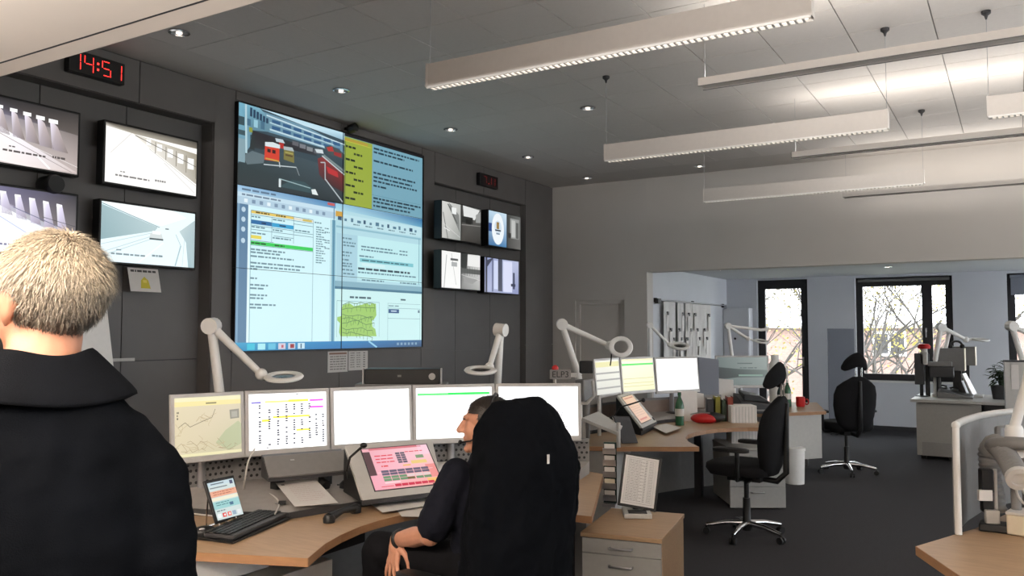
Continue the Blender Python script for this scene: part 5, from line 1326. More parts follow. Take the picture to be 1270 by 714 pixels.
c = V((-2.528, 7.681, 0.760)); g = G(); g.ball(c + V((0, 0, .025)), (.13, .07, .05), Mx.Rotation(R(20), 3, 'Z')); g.v = [V((p.x, p.y, max(p.z, .742))) for p in g.v]; obj('body', g, M['red'], t, smooth=True)
g = G(); g.ball(c + V((.05, .03, .035)), (.13, .06, .05), Mx.Rotation(R(20), 3, 'Z')); g.v = [V((p.x, p.y, max(p.z, .745))) for p in g.v]; obj('flap', g, M['black'], t, smooth=True)
g = G(); g.tube([c + V((-.12, -.05, .06)), c + V((-.03, -.05, .085)), c + V((.06, -.03, .08))], .006, 6); obj('zip', g, M['alu'], t, smooth=True)
# binders at the back of the second console
xb = 0
for k, (w, h, m, lab) in enumerate(((.062, .21, 'dark', 'black ring binder, left end of the row behind the red pouch'), (.05, .23, 'olive', 'olive yellow ring binder in the row behind the red pouch'), (.04, .20, 'dgreen', 'dark green ring binder in the row behind the red pouch'), (.055, .23, 'rust', 'rust red ring binder at the right end of the row'))):
    if m not in M: M[m] = mat(m + '_binder_cover', {'olive': (122, 116, 40), 'dgreen': (48, 62, 46), 'rust': (130, 56, 40)}[m], .6, var=.05)
    o = V((-2.56, 7.86, .742)) + V((.92, .39, 0)).normalized() * xb; xb += w + .012
    t = thing('ring_binder', lab, 'binder', o, R(23), group='ring binders on the second console')
    g = G(); g.span((0, 0, 0), (.005, .20, h)); g.span((w - .005, 0, 0), (w, .20, h)); g.span((0, 0, 0), (w, .005, h)); obj('cover', g, M[m], t, world=False)
    g = G(); g.span((.006, .008, .006), (w - .006, .19, h - .008)); obj('pages', g, M['paper'], t, world=False)
    g = G(); g.lathe([(.006, -.001), (.011, -.001), (.011, .002), (.006, .002)], (w / 2, 0, .05), 12, Mx.Rotation(R(90), 3, 'X')); obj('finger_ring', g, M['alu'], t, world=False, smooth=True)
pedestal('low_cabinet', 'low grey cabinet under the right end of the second console', (-2.25, 7.52), (-1.82, 7.78), .62, .55, (.16, .16, .19), 'drawer pedestals', False)
t = thing('file_box', 'white ribbed file box standing on the low grey cabinet', 'box', (-2.27, 7.98, .55), R(31))
g = G(); g.span((-.12, -.10, 0), (.12, .10, .35)); obj('case', g, M['paper'], t, world=False, bevel=.003)
for k in range(8):
    g = G(); x = -.105 + k * .03; g.span((x - .003, -.104, .01), (x + .003, -.10, .34)); obj('rib', g, M['lightgrey'], t, world=False)
t = thing('tilted_screen_back', 'blue-grey backed monitor turned away at the end of the second console', 'monitor', (-2.73, 8.44, .742))
g = G(); g.slab([(-2.80, 8.34, .90), (-2.64, 8.50, .90), (-2.64, 8.50, 1.31), (-2.80, 8.34, 1.335)], .05); obj('rear_cover', g, M['panel'], t, bevel=.006)
g = G(); g.slab([(-2.87, 8.39, .905), (-2.86, 8.38, .905), (-2.86, 8.38, 1.33), (-2.87, 8.39, 1.33)], .02); g.slab([(-2.84, 8.42, .91), (-2.69, 8.57, .91), (-2.69, 8.57, 1.30), (-2.84, 8.42, 1.32)], .006); obj('bezel', g, M['dark'], t)
g = G(); g.tube([(-2.73, 8.46, .742), (-2.73, 8.46, 1.0)], .03, 10); g.lathe([(0, .742), (.11, .742), (.11, .752), (0, .752)], (-2.73, 8.46, 0), 16); obj('stand', g, M['black'], t, smooth=True)

# ---------------------------------------------------------------- third workstation by the glazed door
def dim_pic(a):
    a.poly([(0, 0), (1, 0), (1, 1), (0, 1)], [(96, 108, 106), (140, 150, 146), (120, 130, 126), (84, 96, 94)], 0)
    a.poly([(0, .35), (.42, .42), (1, .46), (1, .72), (.4, .72), (0, .8)], [(36, 44, 44), (64, 76, 74), (104, 114, 110), (100, 110, 108), (48, 58, 56), (26, 32, 32)], 1); a.rect(.42, .62, .9, .68, (120, 146, 134), 2)
    a.rect(.4, .2, .7, .24, (80, 92, 90), 2); a.text(.45, .8, .38, .03, (70, 80, 80), 2, .08)
t = thing('desk', 'third desk with beech top in front of the glazed door', 'desk', (-2.4, 9.5, 0))
g = G(); g.prism([(-3.4, 8.95), (-2.30, 8.84), (-1.79, 9.50), (-2.10, 10.62), (-2.6, 10.4), (-3.4, 10.3)], .708, .74); obj('worktop', g, M['wood'], t)
g = G(); g.slab([(-2.30, 8.835, .707), (-1.785, 9.50, .707), (-1.785, 9.50, .7405), (-2.30, 8.835, .7405)], .004); obj('edge_band', g, M['woodedge'], t)
g = G(); g.slab([(-2.29, 8.87, .24), (-1.83, 9.48, .24), (-1.83, 9.48, .706), (-2.29, 8.87, .706)], .42); obj('hanging_pedestal', g, M['body'], t, bevel=.003)
for p in ((-2.2, 9.1), (-2.2, 10.4), (-3.3, 9.05), (-3.3, 10.2)):
    g = G(); g.box((p[0], p[1], .354), (.06, .06, .708)); obj('leg', g, M['mid'], t)
monitor((-2.83, 8.98), (-2.33, 9.28), .985, 1.335, "monitor with a dim grey-green picture behind the nearer chair's headrest", dim_pic, 'monitors by the glazed door', 'scr', zdesk=.74)
t = thing('printer', 'dark desktop printer under the dim grey-green monitor', 'printer', (-2.42, 8.95, .74), R(31))
g = G(); g.add([(-.17, -.14, 0), (.17, -.14, 0), (.17, .15, 0), (-.17, .15, 0), (-.17, -.14, .13), (.17, -.14, .10), (.17, .15, .14), (-.17, .15, .2)], [(3, 2, 1, 0), (4, 5, 6, 7), (0, 1, 5, 4), (1, 2, 6, 5), (2, 3, 7, 6), (3, 0, 4, 7)]); obj('case', g, M['dark'], t, world=False, bevel=.008)
g = G(); g.add([(-.12, -.10, .135), (.16, -.10, .11), (.16, .12, .145), (-.12, .12, .2), (-.12, -.10, .2), (.05, -.10, .18), (.05, .12, .2), (-.12, .12, .23)], [(3, 2, 1, 0), (4, 5, 6, 7), (0, 1, 5, 4), (1, 2, 6, 5), (2, 3, 7, 6), (3, 0, 4, 7)]); obj('lid', g, M['black'], t, world=False, bevel=.006)
g = G(); g.span((-.12, -.2, .03), (.12, -.14, .045)); obj('paper_tray', g, M['mid'], t, world=False)
t = thing('paper_stack', 'white paper stack leaning left of the dark printer', 'paper', (-2.74, 8.86, .74))
g = G(); A, B = V((-2.86, 8.85, .742)), V((-2.62, 8.98, .742)); g.slab([A, B, B + V((-.03, .05, .33)), A + V((-.03, .05, .36))], .05); obj('stack', g, M['paper'], t)
g = G(); g.slab([A + V((.05, .0, .1)), A + V((.11, .03, .1)), A + V((.09, .05, .17)), A + V((.03, .02, .17))], .004); g.v = [p + V((.012, -.02, 0)) for p in g.v]; obj('note', g, M['lightgrey'], t)
bottle('green drink bottle beside the red mug', (-2.265, 9.838, 0.742), .30, .042, 'green')
bottle('pale bottle left of the green bottle on the third desk', (-2.336, 9.795, 0.742), .27, .035, 'smoke')
t = thing('mug', 'red mug on the third desk in front of the door', 'mug', (-2.139, 9.914, 0.742))
c = V((-2.142, 9.925, 0.741)); g = G(); g.lathe([(0, 0), (.045, 0), (.05, .02), (.05, .11), (.045, .11), (.044, .02), (0, .012)], c, 20); obj('body', g, M['red'], t, smooth=True)
g = G(); g.torus(c + V((.06, .035, .055)), .03, .007, Mx.Rotation(R(90), 3, 'X') @ Mx.Rotation(R(-31), 3, 'Y'), 16, 6); obj('handle', g, M['red'], t, smooth=True)
t = thing('thermos_jug', 'white thermos jug before the door glass', 'jug', (-2.435, 9.979, 0.742))
c = V((-2.488, 10.201, 0.742)); g = G(); g.lathe([(0, 0), (.07, 0), (.075, .3), (.07, .46), (.04, .52), (0, .52)], c, 20); obj('body', g, M['white'], t, smooth=True)
g = G(); g.lathe([(0, .52), (.045, .52), (.045, .57), (0, .58)], c, 16); obj('lid', g, M['white'], t, smooth=True)
g = G(); g.tube([c + V((.07, .04, .46)), c + V((.12, .07, .44)), c + V((.12, .07, .25)), c + V((.07, .04, .2))], .012, 8); obj('handle', g, M['white'], t, smooth=True)
tl_ = task_lamp('ring lamp with two parallel arms left of the glazed door', (-2.922, 9.954, 1.220), (-2.960, 9.905, 1.662), (-2.758, 10.036, 1.509), (-2.626, 10.117, 1.480), 0, .74, .09, .022, (.2, -.2, 1))
g = G(); g.tube([V((-2.960, 9.905, 1.662)), V((-2.623, 10.111, 1.614)), V((-2.557, 10.150, 1.624))], .018, 10); obj('upper_arm', g, M['lampgrey'], tl_, smooth=True)
t = thing('waste_bin', 'white waste bin with a rim on the dark carpet', 'bin', (-2.05, 9.13, 0))
c = V((-2.05, 9.17, 0)); g = G(); g.lathe([(0, 0), (.095, 0), (.105, .36), (.098, .36), (.09, .01), (0, .01)], c, 24); obj('body', g, M['white'], t, smooth=True)
g = G(); g.lathe([(.10, .345), (.112, .345), (.112, .375), (.10, .375)], c, 24); obj('rim', g, M['white'], t, smooth=True)
t = thing('partition_screen', 'blue-grey upright partition panel left of the two-light window', 'partition', (-2.38, 13.95, 0))
g = G(); g.slab([(-2.56, 13.86, .05), (-2.19, 14.0, .05), (-2.19, 14.0, 1.64), (-2.56, 13.86, 1.64)], .04); obj('panel', g, M['panel'], t, bevel=.004)
for p in ((-2.50, 13.88), (-2.25, 13.98)):
    g = G(); g.box((p[0], p[1] + .02, .025), (.05, .40, .05), R(20)); obj('foot', g, M['dark'], t)
t = thing('wall_cabinet', 'pale wall cabinet with a keyhole below the clear rail', 'cabinet', (-4.2, 14.6, .95))
g = G(); g.span((-4.43, 14.55, .8), (-3.98, 14.79, 2.0)); obj('case', g, M['far_wall'], t, bevel=.003)
g = G(); g.span((-4.42, 14.535, 1.21), (-3.99, 14.55, 1.99)); d = obj('door', g, M['far_wall'], t, bevel=.002)
g = G(); g.span((-4.42, 14.535, .81), (-3.99, 14.55, 1.20)); obj('door', g, M['far_wall'], t, bevel=.002)
g = G(); g.lathe([(0, 0), (.02, 0), (.02, .012), (0, .012)], (-4.22, 14.535, 1.47), 12, Mx.Rotation(R(90), 3, 'X')); obj('lock', g, M['black'], d, smooth=True)

# hanging papers on the rear left wall
t = thing('hanging_rail', 'dark wall rail carrying hanging sheets at the rear', 'rail', (-4.42, 12.9, 2.02))
g = G(); g.tube([(-4.40, 11.27, 2.045), (-4.40, 14.62, 2.05)], .014, 10); obj('bar', g, M['alu'], t, smooth=True)
for y in (11.3, 12.9, 14.5):
    g = G(); g.box((-4.42, y, 2.045), (.04, .04, .06)); obj('bracket', g, M['dark'], t)
g = G(); g.box((-4.39, 11.32, 2.03), (.05, .12, .07)); obj('end_clamp', g, M['black'], t)
HP = [(11.50, 12.02, 1.0, 'wide grey printed sheet hanging nearest on the rail', 'lightgrey'), (12.05, 12.36, 1.0, 'narrow grey sheet hanging second on the rail', 'lightgrey'), (12.39, 12.72, 1.1, 'curled pale sheet hanging third on the rail', 'paper'), (12.75, 13.16, 1.05, 'white sheet with clipped strips hanging fourth on the rail', 'paper'), (13.2, 13.66, 1.05, 'white sheet hanging last on the rail', 'paper')]
for k, (y0, y1, zb, lab, m) in enumerate(HP):
    t = thing('hanging_sheet', lab, 'paper', (-4.385, (y0 + y1) / 2, zb), group='sheets hanging from the rail')
    g = G(); n = 6
    rs = []
    for i in range(n + 1):
        y = y0 + (y1 - y0) * i / n; x = -4.378 + .012 * math.sin(i * 1.9 + k)
        rs.append([V((x, y, zb)), V((x + .003, y, zb)), V((x + .003, y, 2.03)), V((x, y, 2.03))])
    g.rings(rs); obj('sheet', g, M[m], t, smooth=True)
    for j in range(3):
        yy = y0 + (y1 - y0) * (.25 + .25 * j); z = (1.86, 1.62, 1.48)[(j + k) % 3]
        g = G(); g.box((-4.362, yy, z), (.02, .06, .05)); obj('clip', g, M['dark'], t)
        g = G(); g.slab([(-4.360, yy - .05, z - .26), (-4.360, yy + .05, z - .26), (-4.360, yy + .05, z), (-4.360, yy - .05, z)], .003); obj('strip', g, M['paper'], t)

# ---------------------------------------------------------------- far right workstation
t = thing('desk', 'grey-fronted desk with equipment under the two-light window', 'desk', (-.4, 12.3, 0))
g = G(); g.span((-1.18, 11.66, .71), (.55, 13.0, .745)); obj('worktop', g, M['lightgrey'], t, bevel=.003)
g = G(); g.span((-1.12, 11.71, .05), (-.40, 12.9, .705)); obj('front_cabinet', g, M['body'], t, bevel=.003)
g = G(); g.span((-1.06, 11.69, .05), (-.72, 11.70, .22)); obj('plinth', g, M['pedgrey'], t)
g = G(); g.span((-.38, 11.75, .05), (.5, 12.9, .70)); obj('side_cabinet', g, M['dark'], t)
for x in (-1.05, -.74, .45):
    g = G(); g.box((x, 11.8, .025), (.06, .06, .05)); obj('foot', g, M['black'], t)
def stand_on(label, name, cat): return thing(name, label, cat, (-.8, 12.3, .745))
t = thing('back_panel_monitor', 'dark grey upright monitor seen from the side below the red lamp', 'monitor', (-1.12, 12.22, .745))
g = G(); g.span((-1.175, 12.20, .90), (-1.06, 12.26, 1.31)); obj('rear_cover', g, M['dark'], t, bevel=.008)
g = G(); g.tube([(-1.10, 12.26, .75), (-1.10, 12.26, 1.0)], .022, 10); g.lathe([(0, .746), (.08, .746), (.08, .756), (0, .756)], (-1.10, 12.26, 0), 16); obj('stand', g, M['black'], t, smooth=True)
t = thing('equipment_rack', 'pale equipment post carrying a grey box beside the window', 'equipment', (-.99, 12.3, .745))
for x, z1 in ((-1.03, 1.30), (-.90, 1.10)):
    g = G(); g.tube([(x, 12.3, .745), (x, 12.3, z1)], .028, 12); obj('post', g, M['black'], t, smooth=True)
g = G(); g.span((-1.10, 12.2, 1.16), (-1.02, 12.32, 1.33)); obj('bracket', g, M['lightgrey'], t, bevel=.008)
g = G(); g.span((-1.02, 12.24, 1.14), (-.74, 12.36, 1.20)); obj('rail', g, M['mid'], t, bevel=.006)
g = G(); g.span((-1.0, 12.22, 1.0), (-.72, 12.40, 1.14)); obj('electronics_tray', g, M['dark'], t, bevel=.01)
t = thing('alarm_lamp', 'red lamp on top of the equipment post at the window', 'lamp', (-1.06, 12.27, 1.33))
g = G(); g.lathe([(0, 1.37), (.075, 1.37), (.08, 1.40), (.06, 1.43), (0, 1.435)], (-1.06, 12.27, 0), 18); obj('dome', g, M['red'], t, smooth=True)
g = G(); g.lathe([(0, 1.33), (.04, 1.33), (.04, 1.37), (0, 1.37)], (-1.06, 12.27, 0), 14); obj('socket', g, M['lightgrey'], t, smooth=True)
t = thing('computer_case', 'grey box with a beige end, nearer of two beside the ring lamp', 'computer', (-.75, 12.45, 1.2), group='boxes on the equipment post')
g = G(); g.span((-.95, 12.42, 1.08), (-.60, 12.72, 1.375)); obj('case', g, M['mid'], t, bevel=.004)
g = G(); g.slab([(-.598, 12.42, 1.08), (-.598, 12.72, 1.08), (-.598, 12.72, 1.375), (-.598, 12.42, 1.375)], .01); obj('end_plate', g, M['beige'], t, bevel=.002)
t = thing('computer_case', 'beige box behind the grey box beside the ring lamp', 'computer', (-.58, 12.9, 1.2), group='boxes on the equipment post')
g = G(); g.span((-.80, 12.80, 1.14), (-.49, 13.10, 1.39)); obj('case', g, M['mid'], t, bevel=.004)
g = G(); g.slab([(-.488, 12.80, 1.14), (-.488, 13.10, 1.14), (-.488, 13.10, 1.39), (-.488, 12.80, 1.39)], .01); obj('end_plate', g, M['beige'], t, bevel=.002)
for x, y, z0, z1, in ((-.70, 12.6, .745, 1.08), (-.62, 12.95, .745, 1.14)):
    t = thing('box_support', 'dark support post under the %s' % ('grey box' if z1 < 1.1 else 'beige box'), 'post', (x, y, z0))
    g = G(); g.box((x, y, (z0 + z1) / 2), (.10, .10, z1 - z0)); obj('column', g, M['dark'], t); g = G(); g.box((x, y, z0 + .01), (.2, .2, .02)); obj('foot', g, M['dark'], t)
t = thing('headset', 'dark headset lying on top of the beige box', 'headset', (-.70, 12.6, 1.375))
g = G(); g.torus((-.70, 12.58, 1.40), .07, .014, Mx.Rotation(R(75), 3, 'X'), 20, 8); g.v = [V((p.x, p.y, max(p.z, 1.376))) for p in g.v]; obj('head_band', g, M['dark'], t, smooth=True)
g = G(); g.ball((-.63, 12.56, 1.40), (.03, .02, .03)); g.ball((-.77, 12.56, 1.40), (.03, .02, .03)); obj('ear_cup', g, M['black'], t, smooth=True)
tl_ = task_lamp('ring lamp in front of the two-light window', (-0.940, 12.378, 1.222), (-0.860, 12.341, 1.658), (-0.584, 12.518, 1.489), (-0.429, 12.611, 1.489), 0, .745, .12, .032, (.1, -.1, 1))
g = G(); g.tube([V((-0.831, 12.495, 1.328)), V((-0.769, 12.516, 1.616))], .024, 10); obj('tension_rod', g, M['lampgrey'], tl_, smooth=True)
t = thing('keyboard_tray', 'grey sloping control board in front of the tilted tablet', 'keyboard', (-.7, 12.15, .745))
g = G(); g.add([(-.90, 12.02, .746), (-.50, 12.02, .746), (-.50, 12.32, .746), (-.90, 12.32, .746), (-.90, 12.02, .83), (-.50, 12.02, .77), (-.50, 12.32, .79), (-.90, 12.32, .86)], [(3, 2, 1, 0), (4, 5, 6, 7), (0, 1, 5, 4), (1, 2, 6, 5), (2, 3, 7, 6), (3, 0, 4, 7)]); obj('case', g, M['mid'], t, bevel=.006)
g = G(); g.slab([(-.87, 12.06, .829), (-.53, 12.06, .778), (-.53, 12.28, .790), (-.87, 12.28, .856)], .004); g.v = [p + V((0, 0, .004)) for p in g.v]; obj('key_field', g, M['black'], t)
t = thing('tablet_stand', 'white-edged tablet tilted on a stand near the plant', 'tablet', (-.53, 12.45, .745))
g = G(); g.slab([(-.515, 12.38, .78), (-.475, 12.62, .78), (-.60, 12.66, 1.05), (-.63, 12.42, 1.05)], .025); obj('case', g, M['lightgrey'], t, bevel=.004)
g = G(); g.slab([(-.55, 12.44, .76), (-.53, 12.60, .76), (-.60, 12.62, .95), (-.62, 12.46, .95)], .06); g.v = [p + V((-.03, 0, 0)) for p in g.v]; obj('stand', g, M['black'], t)
g = G(); g.span((-.66, 12.36, .746), (-.40, 12.66, .775)); obj('foot', g, M['lightgrey'], t, bevel=.004)
for k, (x, y, h, m, lab) in enumerate(((-.86, 12.42, .12, 'black', 'black desk telephone between the posts and the tablet'), (-.73, 12.42, .10, 'dark', 'dark adapter box left of the tilted tablet'), (-.93, 12.52, .16, 'lightgrey', 'small pale box behind the black telephone'))):
    t = thing('desk_device', lab, 'device', (x, y, .745), group='small devices on the far right desk')
    g = G(); g.span((x - .05, y - .05, .746), (x + .05, y + .05, .745 + h)); obj('case', g, M[m], t, bevel=.012)
    g = G(); g.tube([(x - .05, y - .055, .745 + h + .012), (x, y - .055, .745 + h + .024), (x + .05, y - .055, .745 + h + .012)], .012, 8); obj('grip', g, M['black'], t, smooth=True)
# plant
t = thing('potted_plant', 'dark leafy plant between the tablet and the grey screen', 'plant', (-.22, 12.25, .745))
g = G(); g.lathe([(0, .745), (.09, .745), (.115, .92), (.10, .92), (.09, .9), (0, .9)], (-.2, 12.25, 0), 18); obj('pot', g, M['dark'], t, smooth=True)
rr = random.Random(9)
for k in range(9):
    a = rr.uniform(0, 2 * PI); L = rr.uniform(.05, .12); z1 = rr.uniform(1.0, 1.22); b = V((-.2, 12.25, .88)); p = V((-.2 + L * math.cos(a), 12.25 + L * math.sin(a), z1))
    g = G(); g.tube([b, b.lerp(p, .5) + V((.01, 0, .02)), p], [.007, .006, .004], 6); st = obj('stem', g, M['leaf'], t, smooth=True)
    for j in range(9):
        q = b.lerp(p, .35 + .65 * j / 8); az = rr.uniform(0, 2 * PI); d = V((math.cos(az), math.sin(az), rr.uniform(-.35, .5))); ll = rr.uniform(.10, .19); s = d.cross(V((0, 0, 1))).normalized() * ll * .14
        e = q + d * ll; m1 = q + d * ll * .35 + V((0, 0, .015)); m2 = q + d * ll * .7 + V((0, 0, .006))
        g = G(); g.add([q, m1 + s, m2 + s * .8, e - V((0, 0, .02)), m2 - s * .8, m1 - s, m1 - V((0, 0, .006)), m2 - V((0, 0, .006))], [(0, 6, 1), (1, 6, 7, 2), (2, 7, 3), (3, 7, 4), (4, 7, 6, 5), (5, 6, 0)]); obj('leaf', g, M['leaf'], st)
# grey screen with hanging sheet, at the right edge
t = thing('desk_screen', 'pale grey desk screen with a clear pocket at the right edge', 'partition', (.05, 10.5, 0))
g = G(); g.slab([(-.13, 10.46, .06), (.45, 10.62, .06), (.45, 10.62, 1.27), (-.13, 10.46, 1.27)], .04); obj('panel', g, M['lightgrey'], t, bevel=.004)
g = G(); g.slab([(-.07, 10.468, .98), (.0, 10.487, .98), (.0, 10.487, 1.24), (-.07, 10.468, 1.24)], .003); obj('pocket', g, M['paper'], t)
g = G(); g.slab([(-.13, 10.455, 1.27), (.45, 10.615, 1.27), (.45, 10.615, 1.29), (-.13, 10.455, 1.29)], .05); obj('top_rail', g, M['dark'], t)
for x, y in ((-.05, 10.5), (.38, 10.62)):
    g = G(); g.box((x, y, .03), (.05, .36, .06), R(15)); obj('foot', g, M['dark'], t)
task_lamp('ring lamp above the pale grey desk screen at the right edge', (0.065, 10.823, 1.179), (-0.052, 10.724, 1.657), (0.105, 10.824, 1.569), (0.257, 10.916, 1.569), 0, .745, .12, .032, (.1, -.1, 1))
t = thing('desk', 'desk behind the pale grey desk screen, mostly outside the view', 'desk', (.5, 11.0, 0))
g = G(); g.span((-.02, 10.70, .71), (1.6, 11.5, .745)); obj('worktop', g, M['wood'], t)
for x, y in ((.06, 10.8), (.06, 11.4), (1.5, 10.8), (1.5, 11.4)):
    g = G(); g.box((x, y, .355), (.06, .06, .71)); obj('leg', g, M['mid'], t)

# ---------------------------------------------------------------- right front workstation (seen from its back)
t = thing('control_console', 'console at the lower right corner with a curved grey back panel', 'desk', (.2, 4.2, 0), group='curved control consoles')
g = G(); g.prism([(-.37, 3.75), (-.19, 3.37), (.25, 2.95), (.95, 3.2), (1.2, 4.6), (.62, 5.45), (.16, 5.15), (-.04, 4.72), (-.18, 4.22)], .706, .74); obj('worktop', g, M['wood'], t)
g = G()
for a, b in (((-.37, 3.75), (-.19, 3.37)), ((-.19, 3.37), (.25, 2.95))): g.slab([(*a, .705), (*b, .705), (*b, .7405), (*a, .7405)], .003); g.v = [p + V((-.003, -.002, 0)) if k >= len(g.v) - 8 else p for k, p in enumerate(g.v)]
obj('edge_band', g, M['woodedge'], t)
path = [(-.236, 4.06), (-.235, 4.18), (-.215, 4.36), (-.17, 4.60), (-.10, 4.82), (.0, 5.02), (.16, 5.22), (.38, 5.40), (.65, 5.5)]
for k in range(len(path) - 1):
    a, b = V((*path[k], 0)), V((*path[k + 1], 0))
    g = G(); g.slab([a + V((0, 0, .742)), b + V((0, 0, .742)), b + V((0, 0, 1.19)), a + V((0, 0, 1.19))], .018); obj('back_panel', g, M['mid'], t)
g = G(); g.tube([(p[0], p[1], 1.195) for p in path], .016, 10); obj('top_rail', g, M['lightgrey'], t, smooth=True)
g = G(); g.tube([(-.236, 4.05, .742), (-.236, 4.05, 1.20)], .014, 12); g.ball((-.236, 4.05, 1.20), .017); obj('end_post', g, M['white'], t, smooth=True)
g = G(); g.prism([(-.25, 3.72), (-.12, 3.45), (.3, 3.5), (.3, 3.9)], .63, .704); obj('under_tray', g, M['pedgrey'], t, bevel=.01)
for p in ((-.1, 3.75), (.9, 3.4), (.85, 4.8), (.05, 4.7)):
    g = G(); g.box((p[0], p[1], .353), (.07, .07, .706)); obj('leg', g, M['mid'], t)
g = G(); A, B = V((-.115, 4.56, 1.02)), V((-.045, 4.66, 1.02)); g.slab([A, B, B + V((0, 0, .14)), A + V((0, 0, .14))], .03); g.v = [p + V((.03, -.05, 0)) for p in g.v]; obj('cable_box', g, M['mid'], t, bevel=.012)
t = thing('cable_duct', 'grey corrugated cable duct curling behind the lower right console', 'duct', (-.08, 4.15, .742))
g = G(); P_ = [V((-.10, 4.30, .80)), V((-.12, 4.32, .95)), V((-.125, 4.33, 1.06)), V((-.10, 4.29, 1.105)), V((-.07, 4.21, 1.09)), V((-.04, 4.10, 1.05)), V((-.012, 4.0, 1.005))]
pts = []; rad = []
for i in range(len(P_) - 1):
    for k in range(10):
        pts.append(P_[i].lerp(P_[i + 1], k / 10)); rad.append(.046 if k % 2 else .040)
pts.append(P_[-1]); rad.append(.046)
for _ in range(4): pts = [pts[0]] + [(pts[i - 1] + pts[i] * 2 + pts[i + 1]) / 4 for i in range(1, len(pts) - 1)] + [pts[-1]]
g.tube(pts, rad, 16); obj('hose', g, M['mid'], t, smooth=True)
d = (pts[-1] - pts[-3]).normalized(); m3 = d.to_track_quat('Z', 'Y').to_matrix()
g = G(); g.lathe([(0, -.01), (.05, -.01), (.05, .012), (.03, .014), (.028, .004), (0, .004)], pts[-1], 20, m3); obj('end_cap', g, M['lightgrey'], t, smooth=True)
t = thing('support_ring', 'grey ring-shaped support around the white lamp post', 'bracket', (-.02, 4.24, 1.0))
g = G(); g.torus((.0, 4.26, 1.10), .11, .028, Mx.Rotation(R(-14), 3, 'X'), 30, 10); obj('ring', g, M['mid'], t, smooth=True)
g = G(); g.tube([(.0, 4.36, 1.08), (.02, 4.40, .95), (.02, 4.42, .742)], .022, 10); obj('post', g, M['mid'], t, smooth=True)
t = thing('task_lamp', 'white lamp post rising out of the right edge beside the corrugated duct', 'lamp', (-.02, 4.22, .742), group='articulated ring lamps')
g = G(); g.lathe([(0, 1.06), (.033, 1.06), (.036, 1.08), (.036, 1.18), (.03, 1.195), (0, 1.195)], (-.024, 4.223, 0), 18); obj('socket', g, M['white'], t, smooth=True)
g = G(); g.tube([(-.024, 4.223, 1.18), (.06, 4.26, 1.50)], .021, 14); obj('lower_arm', g, M['white'], t, smooth=True)
g = G(); g.ball((.06, 4.26, 1.50), .035); obj('elbow_joint', g, M['white'], t, smooth=True)
g = G(); g.tube([(.06, 4.26, 1.50), (.45, 4.45, 1.32)], .018, 12); obj('upper_arm', g, M['white'], t, smooth=True)
g = G(); g.torus((.54, 4.49, 1.31), .08, .02, None, 24, 8, .6); obj('ring_head', g, M['white'], t, smooth=True)
g = G(); g.tube([(-.024, 4.223, 1.07), (-.024, 4.223, .742)], .02, 10); obj('post', g, M['mid'], t, smooth=True)
t = thing('connector_block', 'black plug block with a white tag below the corrugated duct', 'connector', (-.15, 4.22, .742))
g = G(); g.box((-.135, 4.23, .95), (.05, .05, .10), R(20)); g2 = obj('plug', g, M['black'], t, bevel=.006)
g = G(); g.box((-.14, 4.20, .89), (.055, .02, .045), R(25), ); obj('tag', g, M['paper'], t)
g = G(); g.box((-.135, 4.23, .845), (.045, .04, .06), R(20)); obj('plug', g, M['black'], t, bevel=.006)
g = G(); g.box((-.115, 4.20, .80), (.055, .03, .06), R(20)); obj('adapter', g, M['lightgrey'], t, bevel=.004)
g = G(); g.tube([(-.10, 4.24, .742), (-.10, 4.24, 1.0)], .008, 8); obj('rod', g, M['lightgrey'], t, smooth=True)
g = G(); g.span((-.165, 4.16, .742), (-.03, 4.26, .775)); obj('base', g, M['black'], t, bevel=.006)
for k, (p, lab) in enumerate((([(-.03, 4.15, 1.02), (-.02, 4.10, .93), (.01, 4.05, .89), (.06, 4.02, .87)], 'white cable hanging below the corrugated duct, outer'), ([(-.015, 4.16, 1.01), (.0, 4.12, .94), (.03, 4.08, .91), (.08, 4.05, .90)], 'white cable hanging below the corrugated duct, inner'))):
    cable(lab, p, .005, group='cables under the corrugated duct')
monitor((.55, 4.62), (.02, 4.36), .80, 1.04, 'grey monitor seen from behind at the lower right corner', lambda a: a.rect(0, 0, 1, 1, (150, 160, 170), 0), 'monitors on the lower right console', 'scr', case='mid', zdesk=.742)
t = thing('paper_box', 'pale box on the lower right console behind the black plugs', 'box', (.02, 4.30, .742))
g = G(); g.box((.05, 4.2, .785), (.2, .14, .085), R(-12)); obj('case', g, M['beige'], t, bevel=.006)
g = G(); g.box((.05, 4.2, .832), (.205, .145, .012), R(-12)); obj('lid', g, M['paper'], t, bevel=.003)

